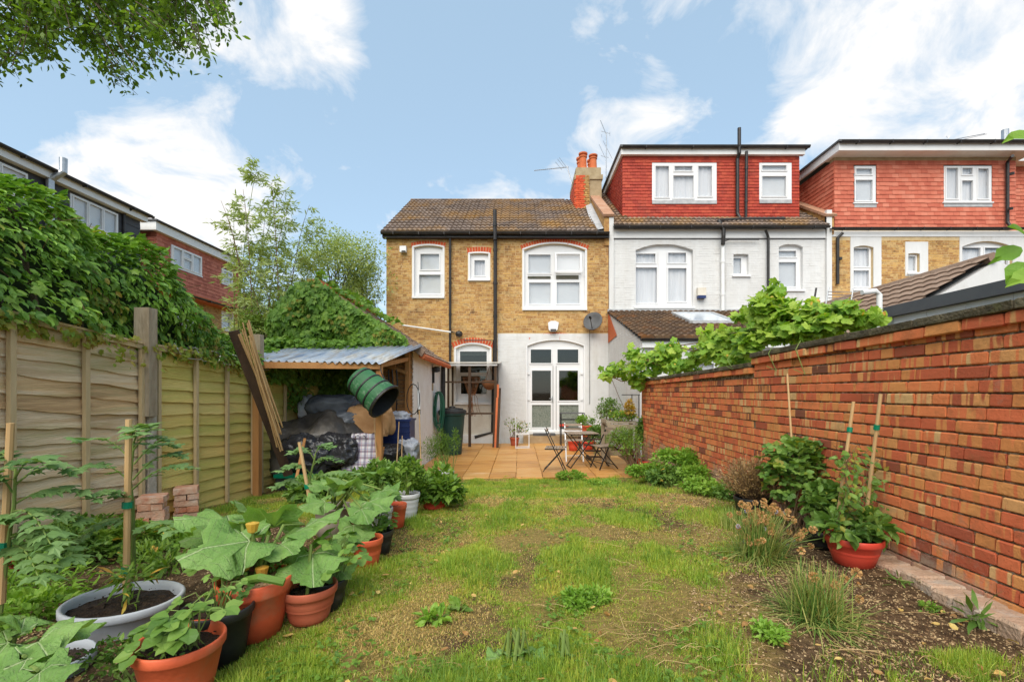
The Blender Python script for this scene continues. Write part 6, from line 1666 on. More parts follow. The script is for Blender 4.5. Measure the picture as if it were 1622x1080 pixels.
# squash plants with big individual leaves
def squash(label, base, specs, root_name='squash_plant'):
    t = thing(root_name, label, 'plant', base); base = Vector(base)
    for (px, py, Y, size, dx, dz, tl) in specs:
        p = Q(px, py, Y)                       # centre of the leaf in the photo
        d = Vector((dx, -.55, dz)).normalized(); u = Vector((R_.gauss(0,.15), -.45+tl, 1)).normalized()
        root = p - d*size*.4
        me = bpy.data.meshes.new('leaf'); v, f = LT['squash']; vv = v + rng.normal(0,.007,v.shape); vv[:,2] += .05*np.sin(vv[:,0]*9+px)*np.abs(vv[:,0])*2
        me.from_pydata(vv.tolist(), [], f.tolist()); me.materials.append(mt['squash']); me.polygons.foreach_set('use_smooth', [True]*len(f)); me.update()
        o = bpy.data.objects.new('leaf', me); COL.objects.link(o); o.parent = t
        fr = leaf_frames(np.array([tuple(d)]), np.array([tuple(u)]))[0]
        o.matrix_basis = Matrix.Translation(root - base) @ Matrix(fr.tolist()).to_4x4() @ Matrix.Diagonal((size,size,size,1))
        att = root + Vector((0,0,0)) + d*size*.18
        mid = base.lerp(att,.55) + Vector((0,0,.12)); MB().tube([base+Vector((R_.gauss(0,.03),R_.gauss(0,.03),-.03)), mid, att], .009, 6, r1=.006).build('leaf_stalk', mt['stem'], t)
    return t
sq = squash('large leaved squash plant in the big terracotta pot', top3+Vector((0,0,-.03)),
   [(368,858,2.2,.35,-.75,-.1,.0),(345,822,2.5,.32,-.9,.25,.15),(425,822,2.5,.33,.0,.45,.15),(492,828,2.5,.30,.8,.25,.15),(325,850,2.6,.2,-1,0,0),(448,862,2.3,.2,.6,-.1,0),(395,808,2.8,.22,-.1,.5,.15)])
for i,(px,py) in enumerate(((400,845),(388,905),(415,915))):
    p = Q(px,py,2.2); MB().lathe([(.001,0),(.02,.01),(.03,.05),(.012,.055),(.001,.03)], p, 10).build('flower', mt['yellow_leaf'], sq)
MB().tube([top3+Vector((.02,-.1,.02)), top3+Vector((.1,-.14,.05)), top3+Vector((.2,-.12,.02))], .018, 8).build('courgette', mt['bush'], sq)
squash('squash plant with one big leaf drooping over the dull ribbed pot', top4+Vector((0,.0,-.03)), [(495,884,2.35,.31,.25,-.2,.05),(535,900,2.5,.18,.7,-.2,0)])
squash('squash plant rising from the taupe pot', top11+Vector((0,0,-.03)), [(548,762,3.3,.3,-.2,.25,.15),(590,795,3.2,.28,.6,-.1,.1),(520,770,3.5,.26,-.5,.2,.1),(560,840,3.0,.24,.2,-.6,0),(610,775,3.5,.22,.7,.1,0),(505,795,3.1,.2,-.8,-.1,0),(575,810,3.05,.2,.4,-.3,.1),(600,745,3.8,.22,.3,.3,.1)])
squash('squash seedling leaves at the bottom left corner', Q(10,1060,1.75)+Vector((0,0,-.2)), [(60,1015,1.62,.26,.7,.1,.1),(110,1000,1.75,.18,.8,.1,.1),(10,975,1.7,.24,-.2,.3,.1),(30,1060,1.5,.22,.3,-.3,0),(-20,1020,1.6,.24,-.6,0,0),(60,1075,1.45,.18,.6,-.3,0)])
squash('pale low squash leaves on the lawn at bottom centre', G(820,1050), [(788,1040,2.0,.1,-.7,.1,0),(806,1032,2.02,.09,-.2,.3,.1),(826,1030,2.0,.09,.2,.3,.1),(845,1036,2.0,.1,.7,.1,0),(800,1052,1.97,.09,-.5,-.2,0),(846,1052,1.97,.09,.5,-.2,0),(822,1048,1.98,.08,.1,-.3,0)], 'lawn_weed')
squash('single pale weed leaf on the lawn right of the bottom centre weed', G(893,1050), [(897,1034,2.0,.085,.1,.3,.3),(880,1046,2.0,.07,-.6,0,0),(905,1052,1.98,.05,.5,-.1,0)], 'lawn_weed')

# leafy plants in and between the pots
def trif(label, top, r, n, size, m='bush', name='strawberry_plant', hgt=.14, single=30, kind='three'):
    t = thing(name, label, 'plant', top)
    P, D, U = [], [], []; mb = MB()
    for i in range(n):
        a = R_.uniform(0,6.28); k = R_.uniform(.2,1.15)*r; p = Vector((top.x+k*math.cos(a), top.y+k*math.sin(a), top.z+hgt*R_.uniform(.2,1)*(1.2-k/r*.5)))
        P.append(tuple(p)); D.append((math.cos(a)+R_.gauss(0,.3), math.sin(a)+R_.gauss(0,.3), -.15)); U.append((R_.gauss(0,.25), -.35+R_.gauss(0,.2), 1))
        mb.tube([top+Vector((R_.gauss(0,.02),R_.gauss(0,.02),-.05)), Vector((top.x,top.y,top.z)).lerp(p,.6)+Vector((0,0,.04)), p], .0025, 4)
    leaves('leaves', t, mt[m], P, np.array(D), np.array(U), np.random.default_rng(n).uniform(.7,1.2,n)*size, kind, singles=single)
    mb.build('stems', mt['stem'], t, kind='stuff'); return t
trif('strawberry plant with round green leaves in the nearest orange pot', top1+Vector((.05,.0,.0)), .16, 14, .1, single=14)
trif('small leafy plant in the black pot beside the big terracotta pot', top2, .12, 22, .055, single=10)
trif('strawberry plant sprouting behind the black pot', top2+Vector((-.1,.22,.06)), .14, 16, .085, m='bush', single=16)
trif('dark leafy strawberry plant in the half hidden black pot', top5+Vector((.03,.03,.02)), .16, 26, .09, m='bush', single=20, hgt=.2)
trif('yellow green seedlings in the black pot of the middle row', top7, .11, 40, .06, m='herb', single=10, hgt=.16)
trif('green plant spreading over the pale grey pot', top8+Vector((0,0,.02)), .14, 40, .08, m='bush', single=12, hgt=.22)
bush('potted_plant', 'upright green plant in the ribbed grey pot', 'plant', top10+Vector((0,0,.17)), (.15,.15,.2), 420, .055, 'herb', 'oval', base=top10)
bush('potted_plant', 'broad pale green leafy plant spilling over the red pot', 'plant', top14+Vector((.02,0,.06)), (.3,.3,.28), 900, .085, 'herb', 'oval', base=top14, singles=40)
bush('potted_plant', 'tall feathery herb in the grey pot beside the patio', 'plant', top13+Vector((-.12,.05,.36)), (.3,.28,.42), 2600, .05, 'herb', 'lance', base=top13, stems=30, lumps=9)
bush('potted_plant', 'upright shoot with pointed leaves beside the feathery herb', 'plant', top13+Vector((.16,.1,.5)), (.07,.07,.32), 240, .06, 'herb', 'lance', base=top13+Vector((.1,.1,0)), stems=4, lumps=3)
bush('herb_clump', 'low green herbs between the taupe pot and the grey pots', 'plant', G(600,815)+Vector((0,.35,.3)), (.35,.3,.2), 900, .06, 'bush', 'oval', stems=12)
bush('herb_clump', 'lush green foliage at the foot of the canopy post', 'plant', (PX(605,5.6),5.6,.5), (.5,.4,.22), 1500, .085, 'herb', 'oval', stems=14, singles=30)
bush('herb_clump', 'leafy plants in front of the checked laundry bag', 'plant', (PX(515,5.2),5.2,.5), (.5,.4,.2), 1300, .09, 'bush', 'oval', stems=14)
bush('herb_clump', 'small leaved green clump behind the black pots', 'plant', top2+Vector((-.02,.38,.06)), (.2,.16,.14), 900, .026, 'bush', 'oval', stems=16)
bush('herb_clump', 'dark small leaved seedlings at the bottom left', 'plant', Q(215,1050,1.75), (.25,.14,.12), 600, .028, 'bush', 'oval', stems=12)
bush('yellowing_plant', 'stringy plant with yellow leaves in the oval planter', 'plant', top15+Vector((.02,0,.05)), (.1,.1,.14), 60, .1, 'herb', 'lance', stems=6, young=('yellow_leaf',14), lumps=2)
# weedy bed along the fence
for i, (px, py, w, h, lab, mm, kd) in enumerate(((60,905,.5,.26,'tangled green weeds under the left tomato plant','bush','oval'),(120,870,.5,.24,'yellowing weeds in the bed before the fence','herb','oval'),(215,880,.4,.2,'low weeds in front of the brick stacks','herb','three'),
     (30,960,.35,.2,'fine leaved weeds at the left edge of the bed','bright','lance'),(300,862,.4,.1,'bright low weeds right of the brick stacks','bright','tiny'),(150,820,.35,.26,'straggly weeds before the grey concrete post','bush','oval'),(20,1000,.3,.16,'pale rosette weed beside the lower left planter','bright','oval'),(260,900,.28,.12,'thin weeds behind the oval planter','herb','lance'))):
    g = G(px,py); bush('weed_clump', lab, 'weeds', g+Vector((0,0,h*.5)), (w,.4,h), int(1500*w), .06 if kd != 'lance' else .09, mm, kd, base=g, stems=14, young=('yellow_leaf',16) if i in (1,2,5) else None)
bush('red_seedling', 'dark red leaved seedling in the left bed', 'plant', G(45,910)+Vector((0,-.1,.1)), (.08,.06,.07), 40, .05, 'red_flower', 'oval', stems=3)
# tomato plants on stakes
def stake(label, a, b, r=.012, ties=(), m='cane', cat='stake', name='wooden_stake'):
    t = thing(name, label, cat, a); a, b = Vector(a), Vector(b); MB().tube([a,b], r, 8, r1=r*.9).build('pole', mt[m], t)
    for k in ties:
        p = a.lerp(b,k); d = (b-a).normalized()*.017; MB().tube([p-d,p+d], r*1.5, 8).build('tape', mt['tie'], t)
    return t
def tomato(label, pts, fronds, size=.09):
    size *= 1.3
    t = thing('tomato_plant', label, 'plant', pts[0]); MB().tube(pts, .011, 7, r1=.006).build('stem', mt['stem'], t)
    P, D, U = [], [], []
    for k, (s_, e, sc) in enumerate(fronds):
        s_, e = Vector(s_), Vector(e); q = [s_.lerp(e,i/8)+Vector((0,0,.05*math.sin(i/8*math.pi)-.03*(i/8)**2)) for i in range(9)]
        MB().tube(q, .005, 5, r1=.002).build('frond_stem', mt['stem'], t); ax = (e-s_).normalized(); side = ax.cross(Vector((0,0,1))).normalized()
        for i in range(2, 9):
            for sg in (-1,1):
                P.append(tuple(q[i])); D.append(tuple(side*sg*.9+ax*.55+Vector((0,0,R_.uniform(-.35,.05))))); U.append((R_.gauss(0,.2),-.25,1))
        P.append(tuple(q[8])); D.append(tuple(ax+Vector((0,0,-.2)))); U.append((0,-.2,1))
    leaves('leaves', t, mt['tomato'], P, np.array(D), np.array(U), rng.uniform(.75,1.2,len(P))*size, 'tomato', singles=60, wide=1.25); return t
Ys = 2.5
stake('sandy wooden stake with green tape standing in the oval planter', Q(200,905,Ys)+Vector((0,0,-.1)), Q(204,664,Ys), .0165, (.12,.5))
Yt = 2.2
stake('sandy wooden stake with green tape leaning at the left edge', Q(2,955,Yt), Q(17,670,Yt), .016, (.32,.82)[:1])
stake('short wooden stake with green tape behind the squash leaves', Q(492,800,3.6), Q(474,700,3.6), .014, (.3,))
def fr(a, b, Ya, Yb, sc=1): return (Q(a[0],a[1],Ya), Q(b[0],b[1],Yb), sc)
tomato('tomato plant with spreading fronds tied to the planter stake', [Q(212,905,2.57),Q(210,800,2.57),Q(206,760,2.57),Q(212,700,2.57)],
   [fr((210,775),(300,735),2.57,2.6),fr((210,760),(285,715),2.57,2.7),fr((208,765),(130,735),2.57,2.5),fr((207,728),(130,690),2.57,2.5),fr((207,720),(255,690),2.57,2.55),fr((210,705),(240,672),2.57,2.5),fr((212,850),(275,830),2.57,2.4),fr((210,830),(130,845),2.57,2.4),fr((212,735),(275,700),2.57,2.7),fr((210,800),(150,780),2.57,2.35),fr((208,700),(215,680),2.57,2.4)], .06)
tomato('larger tomato plant along the left edge of the picture', [Q(0,970,2.2),Q(10,880,2.2),Q(22,800,2.2),Q(25,740,2.2)],
   [fr((18,830),(120,815),2.2,2.3),fr((20,800),(140,775),2.2,2.35),fr((22,770),(110,740),2.2,2.3),fr((22,760),(70,725),2.2,2.1),fr((20,780),(-30,750),2.2,2.1),fr((15,830),(-40,840),2.2,2.0),fr((18,850),(110,870),2.2,2.15),fr((15,870),(60,900),2.2,2.0),fr((22,745),(-15,720),2.2,2.2),fr((20,810),(80,850),2.2,2.0)], .075)
tomato('young tomato plant with ferny leaves before the black tarpaulin', [Q(495,800,3.7),Q(490,760,3.7),Q(500,720,3.7)],
   [fr((492,750),(450,740),3.7,3.6),fr((494,740),(530,725),3.7,3.7),fr((498,728),(470,712),3.7,3.7),fr((498,722),(520,705),3.7,3.7),fr((492,765),(560,745),3.7,3.6),fr((490,775),(440,765),3.7,3.6)], .07)

# stacked bricks at the foot of the fence
mt['loose_brick'] = M('salvaged_brick', [(.5,.15,.07),(.6,.28,.16),(.68,.44,.3),(.52,.18,.09)], nscale=12, rnd=.6, bump=.5, dirt=((.6,.55,.48),7,.55,.7,.5))
lb3 = [unit_block('brick', mt['loose_brick'], .05, s+20) for s in range(4)]
def bstack(label, cx_, cy_, z0, courses, rotz):
    t = thing('brick_stack', label, 'bricks', (cx_,cy_,z0)); c, s = math.cos(rotz), math.sin(rotz)
    for k in range(courses):
        for j in range(2):
            if k % 2: lx, ly, rz = (j-.5)*.108, 0, math.pi/2
            else: lx, ly, rz = 0, (j-.5)*.108, 0
            lx += R_.gauss(0,.006); ly += R_.gauss(0,.006)
            place(R_.choice(lb3), 'brick', t, (cx_+lx*c-ly*s, cy_+lx*s+ly*c, z0+.034+k*.067), (.215,.102,.064), (0,R_.gauss(0,.012),rz+rotz+R_.gauss(0,.06)))
    return t
g1, g2 = G(228,842), G(272,826)
bstack('left hand knee high stack of salvaged bricks, nearer the camera', g1.x, g1.y+.1, g1.z-.01, 5, .5)
bstack('second stack of salvaged bricks, tight against the fence', g2.x+.0, g2.y+.22, g2.z-.01, 5, .6)

# ------------------------------------------------------------------ canopy and the clutter beneath it
mt['orange_wood'] = M('orange_stained_timber', [(.4,.17,.05),(.52,.26,.09)], nscale=7, rnd=.2, bump=.4, stretch=(1,1,.2), dirt=((.2,.09,.03),4,.55,.8,.5))
mt['tin'] = M('corrugated_sheet', [(.16,.21,.29),(.36,.41,.47),(.55,.54,.5)], nscale=1.0, rnd=0, rough=.35, metal=.1, stretch=(6,1,1), dirt=((.3,.24,.16),1.6,.5,.66,.75))
ca = thing('lean_to_canopy', 'orange timber canopy with corrugated plastic roof against the outbuilding', 'canopy', (-3, 7.2, .2))
yF, yB, zF_, zB_ = 7.15, 9.0, 2.04, 2.48; cx0, cx1 = -3.95, PX(604,7.15)
for x, y, zt in ((-3.67,6.55,2.0),(PX(601,yF),yF,2.02),(-2.12,8.9,2.4)): MB().bar((x,y,-.05),(x,y,zt),.085,.085,up=(0,1,0)).build('post', mt['orange_wood'], ca)
MB().bar((-3.74,6.6,1.975),(cx1,yF-.05,1.985),.05,.09).build('front_beam', mt['orange_wood'], ca)
MB().bar((cx0,8.93,2.38),(-2.1,8.93,2.38),.05,.09).build('back_beam', mt['orange_wood'], ca)
for x in (cx1-.05, -3.0, -3.7): MB().bar((x,yF,2.0),(x,8.95,2.4),.05,.07).build('rafter', mt['orange_wood'], ca)
MB().bar((-2.12,8.85,1.95),(-2.55,8.85,2.1),.05,.06).build('brace', mt['orange_wood'], ca)
MB().bar((PX(601,yF),yF,2.0),(-2.12,8.9,2.22),.05,.07).build('side_rail', mt['orange_wood'], ca)
MB().bar((-2.38,8.88,.6),(-2.38,8.88,2.2),.06,.05,up=(0,1,0)).build('stud', mt['orange_wood'], ca)
MB().bar((PX(594,yF),yF+.02,.1),(PX(604,yF),yF+.06,.75),.06,.05,up=(0,1,0)).build('brace', mt['orange_wood'], ca)
V = []; nu_ = 150; x0, x1 = cx0-.12, cx1+.02
for j, y in enumerate((yF-.14, (yF+yB)/2, yB)):
    for i in range(nu_+1):
        x = x0 + (x1 + (.25*(j/2)) - x0)*i/nu_; yq = y - .45*(1-i/nu_)*(1-j/2); z = zF_ + (zB_-zF_)*(y-yF)/(yB-yF) + .02 + .02*math.sin(i/nu_*(x1-x0)/.1*2*math.pi)
        V.append((x,yq,z))
Fa = np.array([(j*(nu_+1)+i,j*(nu_+1)+i+1,(j+1)*(nu_+1)+i+1,(j+1)*(nu_+1)+i) for j in range(2) for i in range(nu_)])
sh_ = npmesh('corrugated_roof', V, Fa, mt['tin'], ca, smooth=True)
so = sh_.modifiers.new('thick', 'SOLIDIFY'); so.thickness = .003
# hanging green tub
tb = thing('plastic_tub', 'battered green ribbed tub hanging tilted from the canopy post', 'tub', Q(590,615,6.95))
ax = (Q(613,640,6.72)-Q(567,600,6.84)).normalized(); rot = ax.to_track_quat('Z','Y').to_matrix(); c = Q(566,598,6.84)
mt['green_tub'] = M('scuffed_green_tub', [(.02,.1,.035),(.045,.17,.065)], nscale=3, rnd=0, rough=.6, dirt=((.25,.34,.24),9,.55,.66,.5))
Lb = .57; prof = [(.001,0),(.18,0),(.2,.015)]
for i in range(1,9): prof.append((.2+.065*(i/8), Lb*i/8))
MB().lathe(prof, c, 30, rot=rot).build('body', mt['green_tub'], tb, smooth=False)
for k in (.12,.42,.7): 
    r_ = .2+.065*k; MB().lathe([(r_,Lb*k-.016),(r_+.012,Lb*k-.01),(r_+.012,Lb*k+.01),(r_,Lb*k+.016)], c, 30, rot=rot).build('band', mt['black_plastic'], tb)
MB().lathe([(.27,Lb-.03),(.285,Lb-.02),(.285,Lb+.012),(.255,Lb+.012),(.25,Lb-.03),(.19,.06),(.001,.05)], c, 30, rot=rot).build('rim', mt['black_plastic'], tb)
MB().tube([c+rot@Vector((0,.24,Lb*.7)), Q(604,590,7.05), Q(602,578,7.1)], .008, 5).build('rope', mt['black_plastic'], tb)
# leaning timbers and canes
pl = thing('dark_plank', 'long dark weathered plank leaning against the fence by the canopy', 'plank', Q(455,745,6.5))
MB().bar(Q(457,752,6.5), Q(370,524,5.8), .115, .05, up=(.3,-1,0)).build('board', mt['dark_wood'], pl)
for i in range(12):
    a = Q(440+R_.uniform(-4,9),690+R_.uniform(-20,30),6.2+R_.uniform(-.05,.05)); b = Q(380+i*1.9+R_.uniform(-3,3),518+R_.uniform(-26,14)+i*1.2,5.72)
    tag(MB().tube([a,a.lerp(b,.5)+Vector((0,0,-.015)),b], R_.uniform(.007,.013), 6).build('garden_cane', mt['cane']), 'thin garden cane in the bundle leaning beside the dark plank', 'cane', 'canes leaning in a bundle by the canopy')
mt['tarp'] = M('black_tarpaulin', [(.03,.027,.024),(.1,.09,.08)], nscale=3, rnd=0, rough=.36, bump=1.0, bscale=5, dirt=((.26,.22,.17),3,.5,.75,.5))
mt['bin_bag'] = M('black_bin_bag', [(.015,.015,.018),(.045,.045,.05)], nscale=3, rnd=0, rough=.2, bump=1.0, bscale=9)
mt['dark_bag'] = M('charcoal_bag', [(.07,.08,.1),(.15,.165,.19)], nscale=4, rnd=0, rough=.45, bump=1.0, bscale=7)
mt['silver_bag'] = M('silver_grey_plastic', [(.3,.32,.36),(.55,.56,.6)], nscale=5, rnd=0, rough=.3, bump=.9, bscale=20)
mt['sack'] = M('brown_paper_sack', [(.4,.2,.08),(.55,.32,.15)], nscale=4, rnd=0, rough=.8, bump=1.0, bscale=7)
mt['white_bag'] = M('translucent_white_bag', [(.5,.5,.52),(.68,.68,.7)], nscale=5, rnd=0, rough=.4, bump=.8, bscale=20)
import mathutils.noise as mn
def crumple(mb, c, r, amp=.12, freq=3.0, sq=.75, seed=0, n=34, flat=True, rz=0.0):
    c = Vector(c); m_ = n//2
    for j in range(m_+1):
        ph = math.pi*j/m_
        for i in range(n):
            th = 2*math.pi*i/n
            f = lambda v: math.copysign(abs(v)**sq, v)
            d = Vector((f(math.sin(ph))*f(math.cos(th)), f(math.sin(ph))*f(math.sin(th)), f(math.cos(ph))))
            q = d*freq + Vector((seed*7.1, seed*3.3, 0))
            w_ = q + Vector((mn.noise(q*2), mn.noise(q*2+Vector((5,0,0))), mn.noise(q*2+Vector((0,5,0)))))*.35
            nz = 1 + amp*(mn.noise(q*.8)*1.0 - max(0, 1-abs(mn.noise(w_*1.3))*7)*.42 - max(0, 1-abs(mn.noise(w_*2.6+Vector((9,2,1))))*6)*.22)
            p = Vector((d.x*r[0]*nz, d.y*r[1]*nz, d.z*r[2]*nz))
            if flat and p.z < -r[2]*.75: p.z = -r[2]*.75
            p.rotate(Euler((0,0,rz)))
            mb.v.append(tuple(c+p))
    b = len(mb.v) - (m_+1)*n
    for j in range(m_):
        for i in range(n): mb.f.append((b+j*n+i, b+(j+1)*n+i, b+(j+1)*n+(i+1)%n, b+j*n+(i+1)%n))
    return mb
def bag(name, label, cat, c, r, m, **k):
    o = crumple(MB(), c, r, **k).build(name, mt[m], smooth=True); return tag(o, label, cat)
def drape(c, rx, ry, top, bottom, seed=0, nu=72, nv=44):
    """sheet thrown over a heap: falls in folds at the rim"""
    V = []; rr = random.Random(seed)
    for j in range(nv+1):
        q = j/nv*1.42
        for i in range(nu):
            a = 2*math.pi*i/nu; e = 1 + .13*math.sin(a*3+1.2) + .07*math.sin(a*5+.4)
            rad_ = min(q,1.0) + max(0,q-1)*.12
            fold = max(0, q-.55)*( .16*abs(math.sin(a*6.5+.8*math.sin(a*2))) + .07*math.sin(a*15+2))
            x = math.cos(a)*rx*(rad_*e - fold*.5); y = math.sin(a)*ry*(rad_*e - fold*.5)
            z = top*(1-min(q,1)**2.6*.42) - max(0,q-1)/.42*(top*.58-bottom)
            k = Vector((x*1.7, y*1.7, seed)); n_ = mn.noise(k)*.2 + (.5-abs(mn.noise(k*1.6+Vector((3,1,0)))))*.16 + (.5-abs(mn.noise(k*3.7)))*.035
            V.append((c[0]+x, c[1]+y, c[2]+z+n_*(1-.5*max(0,q-1))))
    Fa = [(j*nu+i, j*nu+(i+1)%nu, (j+1)*nu+(i+1)%nu, (j+1)*nu+i) for j in range(nv) for i in range(nu)]
    return MB().add(V, Fa)
o = drape((PX(500,7.6),7.6,.38), .8, .5, .78, -.02, seed=3).build('tarpaulin', mt['tarp'], smooth=True); tag(o, 'black tarpaulin draped over the heap under the canopy', 'tarpaulin')
bag('bin_bag', 'shiny black bin bag at the foot of the tarpaulin heap', 'bag', Q(492,722,7.2), (.42,.32,.34), 'bin_bag', amp=.32, freq=1.5, seed=3, n=84)
bag('bin_bag', 'glossy black bin bag beside the checked laundry bag', 'bag', Q(535,715,7.3), (.35,.3,.28), 'bin_bag', amp=.32, freq=1.6, seed=13, n=84)
bag('storage_bag', 'charcoal quilted storage bag on top of the heap', 'bag', Q(527,645,7.9), (.42,.3,.22), 'dark_bag', amp=.2, freq=1.5, seed=4, sq=.6, n=84, rz=.3)
bag('storage_bag', 'crumpled dark grey bag below the quilted one', 'bag', Q(548,664,7.8), (.38,.3,.14), 'dark_bag', amp=.24, freq=1.7, seed=5, n=80)
bag('carrier_bag', 'crumpled white carrier bag left of the quilted bag', 'bag', Q(487,648,7.9), (.15,.12,.22), 'white_bag', amp=.35, freq=3, seed=6)
bag('paper_sack', 'creased brown paper sack behind the canopy post', 'sack', Q(590,668,7.8), (.36,.22,.3), 'sack', amp=.2, freq=1.3, seed=7, sq=.5, n=76)
bag('bin_bag', 'black and silver plastic bag right of the canopy post', 'bag', Q(620,722,7.7), (.24,.22,.2), 'bin_bag', amp=.3, freq=1.8, seed=8, n=72)
bag('plastic_sheet', 'crumpled silver grey plastic sheet by the white side wall', 'plastic sheet', Q(647,712,8.2), (.2,.25,.22), 'silver_bag', amp=.32, freq=1.8, seed=9, n=72)
# checked laundry bag
m = bpy.data.materials.new('checked_weave'); m.use_nodes = True; t = m.node_tree; p = t.nodes['Principled BSDF']
tcn = t.nodes.new('ShaderNodeNewGeometry'); sp = t.nodes.new('ShaderNodeSeparateXYZ'); t.links.new(tcn.outputs['Position'], sp.inputs[0])
def band(sock, per, w, off=0):
    a = t.nodes.new('ShaderNodeMath'); a.operation='MULTIPLY_ADD'; a.inputs[1].default_value = 1/per; a.inputs[2].default_value = off+100; t.links.new(sock, a.inputs[0])
    b = t.nodes.new('ShaderNodeMath'); b.operation='FRACT'; t.links.new(a.outputs[0], b.inputs[0])
    c = t.nodes.new('ShaderNodeMath'); c.operation='LESS_THAN'; c.inputs[1].default_value = w; t.links.new(b.outputs[0], c.inputs[0]); return c.outputs[0]
col = None
def mixin(prev, fac, c, amt):
    f = t.nodes.new('ShaderNodeMath'); f.operation='MULTIPLY'; f.inputs[1].default_value = amt; t.links.new(fac, f.inputs[0])
    x = t.nodes.new('ShaderNodeMixRGB'); t.links.new(f.outputs[0], x.inputs[0]); x.inputs[2].default_value = (*c,1)
    if prev is None: x.inputs[1].default_value = (.72,.7,.72,1)
    else: t.links.new(prev, x.inputs[1])
    return x.outputs[0]
col = mixin(None, band(sp.outputs[0], .095, .36), (.1,.05,.12), .6); col = mixin(col, band(sp.outputs[2], .095, .36), (.1,.05,.12), .6)
col = mixin(col, band(sp.outputs[0], .095, .07, .5), (.5,.1,.15), .7); col = mixin(col, band(sp.outputs[2], .095, .07, .5), (.05,.05,.3), .7)
t.links.new(col, p.inputs['Base Color']); p.inputs['Roughness'].default_value = .5; mt['check'] = m
c = Q(570,722,7.25); mb = MB(); n = 22; r3 = random.Random(4)
for j in range(n+1):
    v = j/n; w = .27*(1-.35*max(0,v-.55)/.45) ; dpt = .17*(1-.8*v)
    for i in range(40):
        a = 2*math.pi*i/40; f = lambda s: math.copysign(abs(s)**.55, s); cr_ = 1 + .05*mn.noise(Vector((math.cos(a)*3,math.sin(a)*3,v*5)))
        mb.v.append((c.x + w*f(math.cos(a))*cr_ + .05*v, c.y + dpt*f(math.sin(a))*cr_, c.z-.34+.68*v + .02*math.sin(a*3)*v))
for j in range(n):
    for i in range(40): mb.f.append((j*40+i, j*40+(i+1)%40, (j+1)*40+(i+1)%40, (j+1)*40+i))
mb.f.append(tuple(n*40+i for i in range(40)))
lbg = thing('laundry_bag', 'white and purple checked laundry bag under the canopy', 'bag', c-Vector((0,0,.34))); mb.build('body', mt['check'], lbg, smooth=True)
MB().tube([c+Vector((-.06,-.05,.27)), c+Vector((-.02,-.12,.33)), c+Vector((.1,-.12,.33)), c+Vector((.14,-.05,.27))], .012, 6).build('handle', mt['check'], lbg)
# blue crate with tools
bc = thing('storage_crate', 'navy blue storage crate under the canopy near the white wall', 'crate', Q(631,684,8.3)-Vector((0,0,.2)))
c = Q(630,683,8.3); mb = MB()
for a in (( -.26,.26,-.2,-.18),(-.26,.26,.18,.2),(-.26,-.24,-.18,.18),(.24,.26,-.18,.18)): mb.box(c.x+a[0],c.x+a[1],c.y+a[2],c.y+a[3],c.z-.19,c.z+.19)
mb.box(c.x-.24,c.x+.24,c.y-.18,c.y+.18,c.z-.19,c.z-.17); mb.build('body', mt['navy'], bc)
for z in (-.1,0,.1): MB().box(c.x-.27,c.x+.27,c.y-.212,c.y-.201,c.z+z-.012,c.z+z+.012).build('ridge', mt['navy'], bc)
MB().box(c.x-.28,c.x+.28,c.y-.22,c.y+.22,c.z+.191,c.z+.225).build('rim', mt['navy'], bc)
bag('tray', 'crumpled clear plastic packaging on the blue crate', 'packaging', Q(632,660,8.3), (.2,.16,.1), 'silver_bag', amp=.3, freq=3, seed=10)
# crate stands on a low dark chest
ch_ = thing('wooden_chest', 'low dark chest the blue crate stands on', 'chest', (c.x,c.y,.1)); MB().box(c.x-.32,c.x+.3,c.y-.22,c.y+.22,.0,c.z-.191).build('box', mt['dark_wood'], ch_); MB().box(c.x-.33,c.x+.31,c.y-.23,c.y+.23,c.z-.24,c.z-.1915).build('lid', mt['dark_wood'], ch_) if False else None
bs = thing('support_pallet', 'dark timber pallet supporting the bags under the canopy', 'pallet', Q(520,720,7.9)); 
for i in range(6): MB().box(-3.55+i*.25,-3.36+i*.25,7.5,8.6,.42,.45).build('board', mt['dark_wood'], bs)
for i in range(3): MB().box(-3.5+i*.6,-3.4+i*.6,7.5,8.6,.05,.419).build('bearer', mt['dark_wood'], bs)
for i, (a, b, lab) in enumerate(((Q(667,745,7.9),Q(664,650,8.6),'slim tan cane propped by the canopy corner post'),(Q(628,742,7.2),Q(632,668,7.6),'slim cane standing in front of the blue crate'),(Q(636,740,7.2),Q(637,690,7.5),'short thin cane in front of the blue crate'),(Q(598,745,6.9),Q(592,655,7.3),'thin cane leaning on the canopy post'))):
    tag(MB().tube([a,b], (.012,.008,.007,.009)[i], 6).build('garden_cane', mt['cane']), lab, 'cane')
tag(MB().bar(Q(468,765,6.2), Q(483,695,6.9), .035, .03).build('wooden_stake', mt['orange_wood']), 'short orange stake poking up before the black tarpaulin', 'stake')
gt2 = thing('green_trough', 'long green tray edge by the foot of the leaning plank', 'tray', Q(440,745,6.9)); MB().box(-3.6,-2.95,6.85,7.1,.33,.38).build('rim', mt['tie'], gt2); MB().box(-3.58,-2.97,6.87,7.08,.15,.329).build('body', mt['black_plastic'], gt2)
